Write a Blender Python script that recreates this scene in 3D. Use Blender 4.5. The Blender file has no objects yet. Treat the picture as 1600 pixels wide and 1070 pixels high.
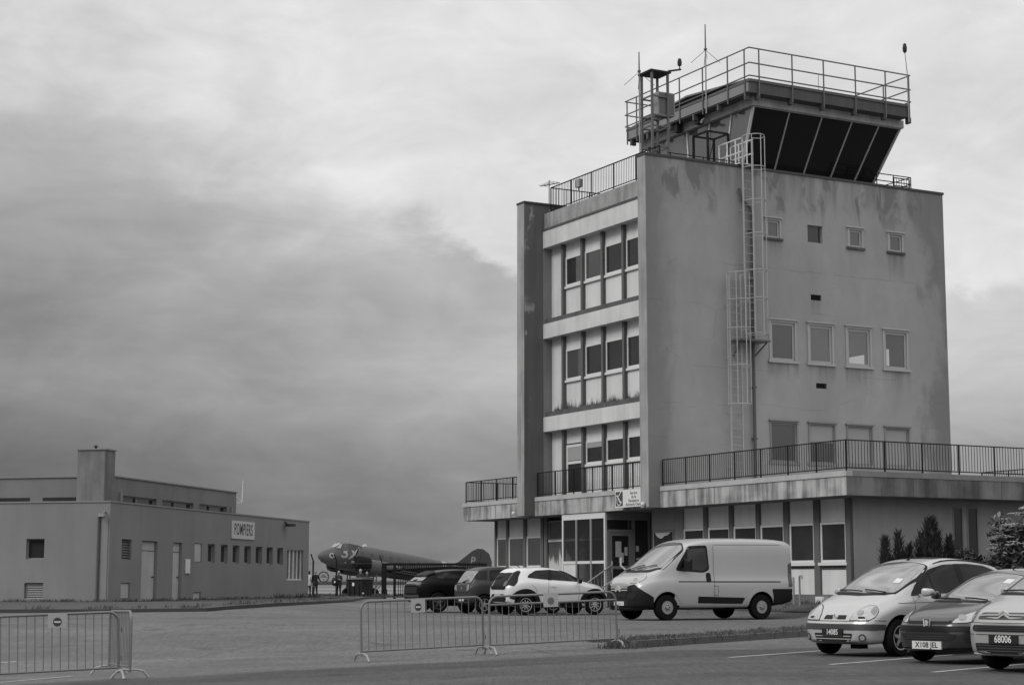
import bpy, bmesh, math, random
from math import sin, cos, tan, pi, radians, sqrt, atan2, floor
from mathutils import Vector, Matrix, noise
from mathutils.bvhtree import BVHTree

SC = bpy.context.scene
COL = SC.collection
rnd = random.Random(7)

# ------------------------------------------------------------------ camera
CZ = 1.6
cam_d = bpy.data.cameras.new('camera')
cam_d.sensor_width = 36.0
cam_d.lens = 36.0 * 2772.0 / 1600.0
cam_d.clip_start = 0.5
cam_d.clip_end = 20000
cam = bpy.data.objects.new('camera', cam_d)
COL.objects.link(cam)
cam.location = (0, 0, CZ)
cam.rotation_euler = (radians(90 + 7.741), 0, 0)
SC.camera = cam

# ------------------------------------------------------------------ view
SC.view_settings.view_transform = 'Standard'
SC.view_settings.look = 'None'
SC.view_settings.exposure = 0.0
SC.view_settings.gamma = 1.0

# ------------------------------------------------------------------ sun
SUN_DIR = Vector((-0.80, -0.42, 0.80)).normalized()      # towards the sun
sun_d = bpy.data.lights.new('sun', 'SUN')
sun_d.energy = 1.55
sun_d.angle = radians(22)
sun_d.color = (1, 0.995, 0.985)
sun = bpy.data.objects.new('sun', sun_d)
COL.objects.link(sun)
sun.rotation_euler = SUN_DIR.to_track_quat('Z', 'Y').to_euler()
SUN_EL = math.asin(SUN_DIR.z)
SUN_AZ = atan2(SUN_DIR.x, SUN_DIR.y)

# ------------------------------------------------------------------ world
W = bpy.data.worlds.new('World')
SC.world = W
W.use_nodes = True
nt = W.node_tree
for n in list(nt.nodes):
    nt.nodes.remove(n)


class NG:
    """small helper to wire math nodes"""
    def __init__(s, tree):
        s.t = tree

    def n(s, kind, **kw):
        nd = s.t.nodes.new(kind)
        for k, v in kw.items():
            setattr(nd, k, v)
        return nd

    def put(s, sock, v):
        if isinstance(v, bpy.types.NodeSocket):
            s.t.links.new(v, sock)
        else:
            sock.default_value = v

    def m(s, op, a, b=0.0, c=None, clamp=False):
        nd = s.n('ShaderNodeMath', operation=op)
        nd.use_clamp = clamp
        s.put(nd.inputs[0], a)
        s.put(nd.inputs[1], b)
        if c is not None:
            s.put(nd.inputs[2], c)
        return nd.outputs[0]

    def ramp(s, fac, pts, interp='LINEAR'):
        nd = s.n('ShaderNodeValToRGB')
        cr = nd.color_ramp
        cr.interpolation = interp
        while len(cr.elements) > 1:
            cr.elements.remove(cr.elements[-1])
        cr.elements[0].position = pts[0][0]
        cr.elements[0].color = (pts[0][1],) * 3 + (1,)
        for p, v in pts[1:]:
            e = cr.elements.new(p)
            e.color = (v,) * 3 + (1,)
        s.put(nd.inputs[0], fac)
        bw = s.n('ShaderNodeRGBToBW')
        s.t.links.new(nd.outputs[0], bw.inputs[0])
        return bw.outputs[0]

    def noise(s, vec, scale=1.0, detail=4.0, rough=0.5, dist=0.0, w=None):
        nd = s.n('ShaderNodeTexNoise')
        if vec is not None:
            s.put(nd.inputs['Vector'], vec)
        s.put(nd.inputs['Scale'], scale)
        s.put(nd.inputs['Detail'], detail)
        s.put(nd.inputs['Roughness'], rough)
        s.put(nd.inputs['Distortion'], dist)
        return nd.outputs['Fac']

    def xyz(s, x, y, z):
        nd = s.n('ShaderNodeCombineXYZ')
        for i, v in enumerate((x, y, z)):
            s.put(nd.inputs[i], v)
        return nd.outputs[0]

    def mapping(s, vec, scale=(1, 1, 1), loc=(0, 0, 0), rot=(0, 0, 0)):
        nd = s.n('ShaderNodeMapping')
        s.put(nd.inputs['Vector'], vec)
        nd.inputs['Scale'].default_value = scale
        nd.inputs['Location'].default_value = loc
        nd.inputs['Rotation'].default_value = rot
        return nd.outputs[0]

    def lerp(s, a, b, t):
        return s.m('ADD', s.m('MULTIPLY', a, s.m('SUBTRACT', 1.0, t)), s.m('MULTIPLY', b, t))

    def sstep(s, x, e0, e1):
        nd = s.n('ShaderNodeMapRange', interpolation_type='SMOOTHSTEP')
        s.put(nd.inputs[0], x)
        s.put(nd.inputs[1], e0)
        s.put(nd.inputs[2], e1)
        nd.inputs[3].default_value = 0.0
        nd.inputs[4].default_value = 1.0
        return nd.outputs[0]


def build_world():
    g = NG(nt)
    tc = g.n('ShaderNodeTexCoord')
    sep = g.n('ShaderNodeSeparateXYZ')
    nt.links.new(tc.outputs['Generated'], sep.inputs[0])
    X, Y, Z = sep.outputs
    DEG = 180 / pi
    az = g.m('MULTIPLY', g.m('ARCTAN2', X, Y), DEG)
    el = g.m('MULTIPLY', g.m('ARCSINE', Z), DEG)
    # stretched cloud noise in direction space
    v1 = g.xyz(g.m('MULTIPLY', az, 0.10), g.m('MULTIPLY', el, 0.24), 3.1)
    n1 = g.noise(v1, 1.0, 4.0, 0.55, 0.35)
    v2 = g.xyz(g.m('MULTIPLY', az, 0.035), g.m('MULTIPLY', el, 0.55), 8.7)
    n2 = g.noise(v2, 1.0, 3.0, 0.5, 0.6)
    v3 = g.xyz(g.m('MULTIPLY', az, 0.25), g.m('MULTIPLY', el, 0.5), 1.3)
    n3 = g.noise(v3, 1.0, 7.0, 0.58, 0.5)
    # upper edge of the dark cloud bank as an elevation over azimuth
    a01 = g.m('MULTIPLY_ADD', az, 1 / 60.0, 0.5, clamp=True)          # -30..30 deg
    def ap(a): return a / 60.0 + 0.5
    eb = g.ramp(a01, [(0, .93), (ap(-16), .86), (ap(-13.5), .80), (ap(-10.2), .645), (ap(-6.2), .605), (ap(-3), .575),
                      (ap(-1.2), .50), (ap(1), .47), (ap(8), .47), (ap(16), .467), (1, .46)], 'B_SPLINE')
    eb = g.m('MULTIPLY', eb, 20.0)
    wd = g.ramp(a01, [(0, .42), (ap(-12), .34), (ap(-6.5), .22), (ap(-3), .10), (ap(-1), .03), (ap(13), .03), (1, .05)])
    wd = g.m('MULTIPLY', wd, 10.0)
    edge = g.m('ADD', el, g.m('MULTIPLY', g.m('SUBTRACT', n1, 0.5), g.m('MULTIPLY_ADD', wd, 1.6, 0.9)))
    edge = g.m('ADD', edge, g.m('MULTIPLY', g.m('SUBTRACT', n3, 0.5), 3.2))
    mask = g.sstep(edge, g.m('ADD', eb, wd), g.m('SUBTRACT', eb, wd))   # 1 inside the dark bank
    # tones (display values)
    e01 = g.m('MULTIPLY', el, 1 / 20.0, clamp=True)
    dark = g.ramp(e01, [(0, .55), (.05, .53), (.13, .515), (.20, .54), (.255, .62), (.31, .69), (.36, .68), (.42, .705), (.47, .73), (.58, .75), (.75, .80), (1, .85)], 'B_SPLINE')
    tilt = g.ramp(a01, [(0, .74), (ap(-16), .80), (ap(-9), .92), (ap(-2), 1.0), (ap(6), 1.05), (ap(13), 1.14), (1, 1.16)])
    tilt2 = g.lerp(tilt, 1.0, g.sstep(el, 7.0, 17.0))
    dark = g.m('MULTIPLY', dark, tilt2)
    dark = g.m('ADD', dark, g.m('MULTIPLY', g.m('SUBTRACT', n2, 0.5), 0.10))
    dark = g.m('ADD', dark, g.m('MULTIPLY', g.m('SUBTRACT', n1, 0.5), 0.22))
    dark = g.m('ADD', dark, g.m('MULTIPLY', g.m('SUBTRACT', n3, 0.5), 0.17))
    bright = g.m('ADD', g.m('MULTIPLY_ADD', g.m('SUBTRACT', n3, 0.5), 0.20, 0.88), g.m('MULTIPLY', g.m('SUBTRACT', n1, 0.5), 0.10))
    bright = g.m('ADD', bright, g.m('MULTIPLY', g.m('MULTIPLY', g.m('SUBTRACT', n1, 0.5), g.sstep(el, 19.0, 35.0)), 0.8))
    d = g.lerp(bright, dark, mask)
    d = g.m('MAXIMUM', d, 0.05)
    lin = g.m('POWER', d, 2.2)
    # the part of the dome behind and above the photographer: thin bright overcast
    back = g.sstep(Y, 0.35, -0.75)
    up = g.sstep(el, 22.0, 60.0)
    gain = g.m('ADD', 1.0, g.m('ADD', g.m('MULTIPLY', back, 0.35), g.m('MULTIPLY', up, 0.55)))
    lin = g.m('MULTIPLY', lin, gain)
    # physical clear sky behind the clouds, seen in black and white
    sky = g.n('ShaderNodeTexSky', sky_type='NISHITA')
    sky.sun_disc = False
    sky.sun_elevation = SUN_EL
    sky.sun_rotation = SUN_AZ
    bw = g.n('ShaderNodeRGBToBW')
    nt.links.new(sky.outputs[0], bw.inputs[0])
    tot = g.m('ADD', g.m('MULTIPLY', lin, 9.6), g.m('MULTIPLY', bw.outputs[0], 0.02))
    comb = g.n('ShaderNodeCombineColor')
    for i in range(3):
        nt.links.new(tot, comb.inputs[i])
    bg = g.n('ShaderNodeBackground')
    nt.links.new(comb.outputs[0], bg.inputs['Color'])
    bg.inputs['Strength'].default_value = 0.1
    out = g.n('ShaderNodeOutputWorld')
    nt.links.new(bg.outputs[0], out.inputs['Surface'])


build_world()

# ------------------------------------------------------------------ materials
MATS = {}


def mat(name, v, rough=0.6, var=0.12, scale=2.5, streak=0.0, sscale=3.0, fine=0.0, fscale=60.0, bump=0.0, metal=0.0,
        ior=1.45, coat=0.0, spec=0.5, edge=None):
    """grey procedural surface: cloudy variation, optional vertical rain streaks, fine grain, bump"""
    if name in MATS:
        return MATS[name]
    m = bpy.data.materials.new(name)
    m.use_nodes = True
    t = m.node_tree
    g = NG(t)
    bsdf = t.nodes['Principled BSDF']
    tc = g.n('ShaderNodeTexCoord')
    vec = tc.outputs['Object']
    val = v
    if var:
        n1 = g.noise(vec, scale, 5.0, 0.6)
        val = g.m('MULTIPLY', v, g.m('MULTIPLY_ADD', n1, 2 * var, 1 - var))
    if streak:
        sv = g.mapping(vec, (sscale, sscale, sscale * 0.10))
        n2 = g.noise(sv, 1.0, 5.0, 0.65)
        n2 = g.m('ADD', n2, g.m('MULTIPLY', g.m('SUBTRACT', g.noise(vec, .8, 4.0, .6), .5), .55))
        k = g.ramp(n2, [(.34, 1 - streak), (.46, 1 - .45 * streak), (.53, 1.0), (.66, 1 + .45 * streak)])
        val = g.m('MULTIPLY', val, k)
    if fine:
        n3 = g.noise(vec, fscale, 2.0, 0.5)
        val = g.m('MULTIPLY', val, g.m('MULTIPLY_ADD', n3, 2 * fine, 1 - fine))
    if isinstance(val, float) or isinstance(val, int):
        bsdf.inputs['Base Color'].default_value = (v, v, v, 1)
    else:
        cc = g.n('ShaderNodeCombineColor')
        for i in range(3):
            t.links.new(val, cc.inputs[i])
        t.links.new(cc.outputs[0], bsdf.inputs['Base Color'])
    bsdf.inputs['Roughness'].default_value = rough
    bsdf.inputs['Metallic'].default_value = metal
    bsdf.inputs['IOR'].default_value = ior
    bsdf.inputs['Coat Weight'].default_value = coat
    bsdf.inputs['Coat Roughness'].default_value = 0.05
    bsdf.inputs['Specular IOR Level'].default_value = spec
    if bump:
        bp = g.n('ShaderNodeBump')
        bp.inputs['Strength'].default_value = bump
        bp.inputs['Distance'].default_value = 0.02
        t.links.new(g.noise(vec, fscale if fine else scale * 8, 3.0, 0.6), bp.inputs['Height'])
        t.links.new(bp.outputs[0], bsdf.inputs['Normal'])
    MATS[name] = m
    return m


# ------------------------------------------------------------------ mesh helper
class MB:
    def __init__(s, fn=None):
        s.v, s.f, s.mi, s.sm = [], [], [], []
        s.fn = fn
        s.cur = 0
        s.smooth = False

    def pt(s, p):
        return tuple(s.fn(*p)) if s.fn else tuple(p)

    def add(s, vs, fs, raw=False):
        o = len(s.v)
        s.v += [tuple(p) if raw else s.pt(p) for p in vs]
        for f in fs:
            s.f.append([i + o for i in f])
            s.mi.append(s.cur)
            s.sm.append(s.smooth)
        return o

    def box(s, a, b):
        x0, x1 = sorted((a[0], b[0])); y0, y1 = sorted((a[1], b[1])); z0, z1 = sorted((a[2], b[2]))
        s.add([(x0, y0, z0), (x1, y0, z0), (x1, y1, z0), (x0, y1, z0), (x0, y0, z1), (x1, y0, z1), (x1, y1, z1), (x0, y1, z1)],
              [(0, 3, 2, 1), (4, 5, 6, 7), (0, 1, 5, 4), (1, 2, 6, 5), (2, 3, 7, 6), (3, 0, 4, 7)])
        return s

    def hexa(s, p):
        """eight corners, bottom ring then top ring"""
        s.add(p, [(0, 3, 2, 1), (4, 5, 6, 7), (0, 1, 5, 4), (1, 2, 6, 5), (2, 3, 7, 6), (3, 0, 4, 7)])
        return s

    def quad(s, *p):
        s.add(p, [tuple(range(len(p)))])
        return s

    def tube(s, pts, r, n=6, cap=True, closed=False):
        P = [Vector(p) for p in pts]
        rr = r if isinstance(r, (list, tuple)) else [r] * len(P)
        rings = []
        prev = None
        N = len(P)
        for i, p in enumerate(P):
            if closed:
                d = P[(i + 1) % N] - P[i - 1]
            else:
                d = (P[min(i + 1, N - 1)] - P[max(i - 1, 0)])
            if d.length < 1e-9:
                d = Vector((0, 0, 1))
            d.normalize()
            if prev is None:
                a = Vector((0, 0, 1)) if abs(d.z) < 0.9 else Vector((1, 0, 0))
                a = (a - d * a.dot(d)).normalized()
            else:
                a = prev - d * prev.dot(d)
                a = a.normalized() if a.length > 1e-6 else d.orthogonal().normalized()
            prev = a
            b = d.cross(a)
            rings.append([p + (a * cos(2 * pi * k / n) + b * sin(2 * pi * k / n)) * rr[i] for k in range(n)])
        vs = [q for r_ in rings for q in r_]
        fs = []
        for i in range(N if closed else N - 1):
            j = (i + 1) % N
            for k in range(n):
                k2 = (k + 1) % n
                fs.append((i * n + k, i * n + k2, j * n + k2, j * n + k))
        if cap and not closed:
            fs.append(tuple(range(n - 1, -1, -1)))
            fs.append(tuple((N - 1) * n + k for k in range(n)))
        sm = s.smooth
        s.smooth = n > 4
        s.add(vs, fs)
        s.smooth = sm
        return s

    def bar(s, p, q, w, h=None, up=(0, 0, 1)):
        """rectangular bar from p to q"""
        h = h or w
        p, q = Vector(p), Vector(q)
        d = (q - p).normalized()
        u = Vector(up)
        if abs(d.dot(u)) > 0.95:
            u = Vector((1, 0, 0))
        sd = d.cross(u).normalized()
        u = sd.cross(d)
        c = [(-1, -1), (1, -1), (1, 1), (-1, 1)]
        vs = [p + sd * (a * w / 2) + u * (b * h / 2) for a, b in c] + [q + sd * (a * w / 2) + u * (b * h / 2) for a, b in c]
        s.add(vs, [(0, 1, 2, 3), (7, 6, 5, 4), (0, 4, 5, 1), (1, 5, 6, 2), (2, 6, 7, 3), (3, 7, 4, 0)])
        return s

    def prism(s, poly, f, d0, d1):
        """poly of 2D points, f(a,b,d)->3D"""
        n = len(poly)
        vs = [f(a, b, d0) for a, b in poly] + [f(a, b, d1) for a, b in poly]
        fs = [tuple(range(n - 1, -1, -1)), tuple(range(n, 2 * n))]
        for i in range(n):
            j = (i + 1) % n
            fs.append((i, j, n + j, n + i))
        s.add(vs, fs)
        return s

    def lathe(s, prof, n, o=(0, 0, 0), ax=(0, 0, 1), cap=True):
        """prof: (radius, height) along ax"""
        o = Vector(o); ax = Vector(ax).normalized()
        a = ax.orthogonal().normalized(); b = ax.cross(a)
        vs, fs = [], []
        for r, h in prof:
            for k in range(n):
                t = 2 * pi * k / n
                vs.append(o + ax * h + (a * cos(t) + b * sin(t)) * r)
        for i in range(len(prof) - 1):
            for k in range(n):
                k2 = (k + 1) % n
                fs.append((i * n + k, i * n + k2, (i + 1) * n + k2, (i + 1) * n + k))
        if cap:
            fs.append(tuple(range(n - 1, -1, -1)))
            fs.append(tuple((len(prof) - 1) * n + k for k in range(n)))
        sm = s.smooth
        s.smooth = True
        s.add(vs, fs)
        s.smooth = sm
        return s

    def build(s, name, mats, parent=None, recalc=True, sharp=35):
        me = bpy.data.meshes.new(name)
        me.from_pydata(s.v, [], s.f)
        if not isinstance(mats, (list, tuple)):
            mats = [mats]
        for m in mats:
            me.materials.append(m)
        for i, p in enumerate(me.polygons):
            p.material_index = s.mi[i]
            p.use_smooth = s.sm[i]
        if recalc:
            bm = bmesh.new()
            bm.from_mesh(me)
            bmesh.ops.recalc_face_normals(bm, faces=bm.faces)
            bm.to_mesh(me)
            bm.free()
        if any(s.sm):
            me.set_sharp_from_angle(angle=radians(sharp))
        me.update()
        o = bpy.data.objects.new(name, me)
        COL.objects.link(o)
        if parent is not None:
            o.parent = parent
        return o


def tag(o, label=None, cat=None, group=None, kind=None):
    if label: o['label'] = label
    if cat: o['category'] = cat
    if group: o['group'] = group
    if kind: o['kind'] = kind
    return o


def empty(name, loc=(0, 0, 0), rz=0.0, label=None, cat=None, group=None):
    o = bpy.data.objects.new(name, None)
    o.empty_display_size = 0.3
    COL.objects.link(o)
    o.location = loc
    o.rotation_euler = (0, 0, rz)
    return tag(o, label, cat, group)


def kids(o):
    return [c for c in bpy.data.objects if c.parent == o]


def copy_tree(o, parent=None):
    c = o.copy()
    COL.objects.link(c)
    if parent is not None:
        c.parent = parent
    for ch in kids(o):
        copy_tree(ch, c)
    return c


def text_mesh(txt, size=1.0, bold=0.0, xscale=1.0, align='CENTER', space=1.0):
    """mesh of flat lettering in the XY plane, centred"""
    cu = bpy.data.curves.new('lettering', 'FONT')
    cu.body = txt
    cu.size = size
    cu.align_x = align
    cu.align_y = 'CENTER'
    cu.offset = bold
    cu.space_character = space
    cu.resolution_u = 3
    ob = bpy.data.objects.new('lettering', cu)
    COL.objects.link(ob)
    dg = bpy.context.evaluated_depsgraph_get()
    dg.update()
    me = bpy.data.meshes.new_from_object(ob.evaluated_get(dg))
    bpy.data.objects.remove(ob)
    vs = [(v.co.x * xscale, v.co.y) for v in me.vertices]
    fs = [tuple(p.vertices) for p in me.polygons]
    bpy.data.meshes.remove(me)
    return vs, fs


def add_text(mb, txt, f, size, bold=0.0, xscale=1.0, lift=0.0, space=1.0):
    """f(a,b,d): a along the line, b up, d outwards"""
    vs, fs = text_mesh(txt, size, bold, xscale, space=space)
    mb.add([f(a, b, lift) for a, b in vs], fs)


def sm01(a, b, x):
    if a == b:
        return 0.0 if x < a else 1.0
    t = max(0.0, min(1.0, (x - a) / (b - a)))
    return t * t * (3 - 2 * t)


def lerp(a, b, t):
    return a + (b - a) * t


# ------------------------------------------------------------------ frames of reference
YAW = radians(28.6)
AV = Vector((-sin(YAW), cos(YAW), 0))      # along the long front, to the left
BV = Vector((cos(YAW), sin(YAW), 0))       # into the building
C0 = Vector((9.69, 51.5, 0))               # right front corner of the terrace


def uvw(u, v, z=0.0):
    p = C0 + AV * u + BV * v
    return Vector((p.x, p.y, z))


def to_uv(x, y):
    d = Vector((x, y, 0)) - C0
    return d.dot(AV), d.dot(BV)


P0 = Vector((-14.89, 66.0, 0))             # near corner of the fire station
PANG = radians(12.98)
PD = Vector((sin(PANG), cos(PANG), 0))
PN = Vector((-PD.y, PD.x, 0))


def G(x, y):
    """height of the ground"""
    near = max(-0.03, min(0.42, 0.33 + 0.035 * x))
    t = sm01(32, 47, y)
    z = near * (1 - t) + 0.62 * t
    z += 0.22 * sm01(50, 62, y) * (1 - sm01(92, 122, y)) * sm01(-5, -9, x)
    u, v = to_uv(x, y)
    if -8 < u < 30:
        m = sm01(-8, -3, u) * (1 - sm01(26, 30, u))
        z += 0.36 * sm01(-2.3, 0.6, v) * m
    return z

# ------------------------------------------------------------------ material library
M_conc = mat('weathered_render', .215, .85, .20, .55, .16, 1.6, .05, 40, .25)
M_pier = mat('pale_render', .29, .85, .16, .7, .28, 2.2, .04, 40, .25)
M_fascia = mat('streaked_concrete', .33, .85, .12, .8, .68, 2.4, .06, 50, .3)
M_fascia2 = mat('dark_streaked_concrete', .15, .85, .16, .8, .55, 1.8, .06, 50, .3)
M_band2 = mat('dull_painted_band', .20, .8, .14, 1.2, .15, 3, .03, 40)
M_band = mat('painted_band', .38, .8, .12, 1.2, .10, 3, .03, 40)
M_white = mat('white_enamel_panel', .60, .45, .09, .9, .10, 2.2)
M_slab = mat('white_slab_render', .53, .8, .14, .9, .12, 2.0, .03, 40)
M_frame = mat('white_window_frame', .60, .45, .04, 2)
M_alu = mat('grey_mullion', .11, .6, .10, 2, spec=.25)
M_gfr2 = mat('pale_window_frame', .36, .5, .10, 3)
M_gfr = mat('grey_window_frame', .22, .5, .10, 3)
M_dark = mat('dark_metal', .025, .6, .1, 3, spec=.25)
M_rail = mat('dark_railing_paint', .012, .7, .1, 3, spec=.2)
M_ledge = mat('mossy_ledge', .085, .95, .35, 3, .2, 5, .1, 40, .3)
M_coping = mat('coping_felt', .055, .8, .15, 2)
M_roof = mat('roof_felt', .10, .9, .15, 1)
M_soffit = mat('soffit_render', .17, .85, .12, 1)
M_cabroof = mat('cab_roof_felt', .075, .7, .15, 1.5, .2, 3)
M_cabband = mat('cab_cornice', .40, .7, .2, 1.2, .25, 2.5)
M_galv = mat('galvanised_steel', .30, .45, .12, 6, 0, 3, 0, 60, 0, .25)
M_ladder = mat('ladder_galvanised', .36, .45, .12, 6, 0, 3, 0, 60, 0, .15)
M_steel = mat('grey_steel', .115, .5, .12, 6, 0, 3, 0, 60, 0, .2)
M_plinth = mat('plinth_concrete', .14, .9, .25, 1.2, .25, 3, .08, 50, .3)
M_pipe = mat('dark_downpipe', .09, .6, .15, 3)
M_blind = mat('window_blind', .30, .6, .05, 2)
M_paper = mat('notice_paper', .55, .7, .08, 8)
M_signw = mat('sign_white', .62, .5, .04, 3)
M_signd = mat('sign_dark', .055, .5, .05, 3)
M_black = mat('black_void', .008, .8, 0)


def glass(name, v, rough=.06, ior=1.5, spec=.5, var=.0, scale=.8, streak=0):
    return mat(name, v, rough, var, scale, streak, 1.5, 0, 60, 0, 0, ior, 0, spec)


def clear_glass():
    m = bpy.data.materials.new('porch_clear_glass')
    m.use_nodes = True
    t = m.node_tree
    p = t.nodes['Principled BSDF']
    p.inputs['Base Color'].default_value = (.03, .03, .03, 1); p.inputs['Roughness'].default_value = .05
    tr = t.nodes.new('ShaderNodeBsdfTransparent'); tr.inputs[0].default_value = (.75, .75, .75, 1)
    mx = t.nodes.new('ShaderNodeMixShader'); mx.inputs[0].default_value = .48; p.inputs['IOR'].default_value = 1.9
    t.links.new(tr.outputs[0], mx.inputs[1]); t.links.new(p.outputs[0], mx.inputs[2])
    t.links.new(mx.outputs[0], t.nodes['Material Output'].inputs[0])
    return m


G_clear = clear_glass()
G_dark = glass('dark_window_glass', .030, .05, 1.5, .5, .6, .8)
G_mid = glass('grey_window_glass', .07, .06, 1.6, .6, .25, .9)
G_pale = glass('pale_window_glass', .085, .08, 1.7, .7, .2, .9)
G_cab = glass('cab_glass_dark_reflection', .009, .06, 1.4, .3, .5, .5)  # right panes only: dark ground reflection of the leaning glass put into the colour
G_cabf = glass('cab_side_glass', .07, .08, 1.7, .7, .1, .6)


def weathered_wall():
    """tower side wall: pale grey render, dark growth under the coping and along both corners, hairline cracks"""
    m = bpy.data.materials.new('stained_tower_render')
    m.use_nodes = True
    t = m.node_tree
    g = NG(t)
    b = t.nodes['Principled BSDF']
    tc = g.n('ShaderNodeTexCoord')
    vec = tc.outputs['Object']
    sp = g.n('ShaderNodeSeparateXYZ')
    t.links.new(vec, sp.inputs[0])
    y, z = sp.outputs[1], sp.outputs[2]
    big = g.noise(vec, .35, 5, .6, .4)
    mid = g.noise(g.mapping(vec, (1, 1, .45)), 1.3, 6, .62, .5)
    run = g.noise(g.mapping(vec, (2.2, 2.2, .14)), 1.0, 5, .6)
    val = g.m('MULTIPLY', .30, g.m('MULTIPLY_ADD', big, .50, .75))
    val = g.m('MULTIPLY', val, g.m('MULTIPLY_ADD', mid, .34, .83))
    # dirt below the coping
    top = g.m('ADD', g.m('SUBTRACT', z, 14.9), g.m('MULTIPLY', g.m('SUBTRACT', mid, .5), 3.4))
    top = g.m('MULTIPLY', g.sstep(top, -.3, .9), g.m('MAXIMUM', g.m('MULTIPLY', g.ramp(run, [(.40, .1), (.58, 1)]), .75), g.ramp(mid, [(.47, 0), (.58, 1)])))
    # growth on the far right corner and near corner
    fr = g.m('ADD', g.m('ADD', g.m('SUBTRACT', y, 11.5), g.m('MULTIPLY', g.sstep(z, 12.5, 15.5), .7)), g.m('MULTIPLY', g.m('SUBTRACT', big, .5), 4.5))
    fr = g.m('ADD', fr, g.m('MULTIPLY', g.m('SUBTRACT', mid, .5), 3.0))
    fr = g.sstep(fr, -.1, 1.2)
    nr = g.m('ADD', g.m('SUBTRACT', .75, y), g.m('MULTIPLY', g.m('SUBTRACT', mid, .5), 2.2))
    nr = g.m('MULTIPLY', g.sstep(nr, -.2, 1.0), .55)
    dirt = g.m('MAXIMUM', g.m('MAXIMUM', g.m('MULTIPLY', top, .75), g.m('MULTIPLY', fr, .6)), nr)
    val = g.m('MULTIPLY', val, g.m('MULTIPLY_ADD', dirt, -.66, 1.0))
    # day joints of the pours, and runs below the sills
    for zi, k in ((7.75, .5), (9.05, .4), (11.25, .6), (12.75, .75), (13.7, .45)):
        dz = g.m('ABSOLUTE', g.m('ADD', g.m('SUBTRACT', z, zi), g.m('MULTIPLY', g.m('SUBTRACT', mid, .5), .22)))
        j = g.m('MULTIPLY', g.sstep(dz, .035, .008), g.sstep(g.noise(g.mapping(vec, (1, .5, .5), (zi, 0, 0)), .9, 4, .6), .50, .60))
        val = g.m('MULTIPLY', val, g.m('MULTIPLY_ADD', j, -.20 * k - .03, 1.0))
    for v0, v1, z0, ln in ((4.6, 5.3, 13.8, .8), (8.3, 9.1, 13.8, .9), (10.2, 11.0, 13.8, 1.3), (4.6, 5.95, 9.4, .7), (6.35, 7.6, 9.4, .8), (8.1, 9.4, 9.4, 1.1), (9.85, 11.15, 9.4, 1.2), (6.55, 7.1, 11.75, .7)):
        my = g.m('MULTIPLY', g.sstep(y, v0 - .08, v0 + .05), g.sstep(y, v1 + .08, v1 - .05))
        mz = g.m('MULTIPLY', g.sstep(z, z0 + .02, z0 - .03), g.sstep(z, z0 - ln, z0 - .1))
        r = g.m('MULTIPLY', g.m('MULTIPLY', my, mz), g.ramp(run, [(.42, 0), (.6, 1)]))
        val = g.m('MULTIPLY', val, g.m('MULTIPLY_ADD', r, -.30, 1.0))
    # hairline cracks: mostly horizontal
    cv = g.mapping(vec, (1, .22, 1.1))
    wv = g.n('ShaderNodeTexVoronoi', feature='DISTANCE_TO_EDGE')
    t.links.new(cv, wv.inputs['Vector'])
    wv.inputs['Scale'].default_value = .55
    ck = g.m('MULTIPLY', g.sstep(wv.outputs['Distance'], .010, .002), g.sstep(mid, .5, .62))
    val = g.m('MULTIPLY', val, g.m('MULTIPLY_ADD', ck, -.13, 1.0))
    cc = g.n('ShaderNodeCombineColor')
    for i in range(3):
        t.links.new(val, cc.inputs[i])
    t.links.new(cc.outputs[0], b.inputs['Base Color'])
    b.inputs['Roughness'].default_value = .88
    bp = g.n('ShaderNodeBump')
    bp.inputs['Strength'].default_value = .25
    bp.inputs['Distance'].default_value = .02
    t.links.new(g.noise(vec, 35, 4, .6), bp.inputs['Height'])
    t.links.new(bp.outputs[0], b.inputs['Normal'])
    return m


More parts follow.
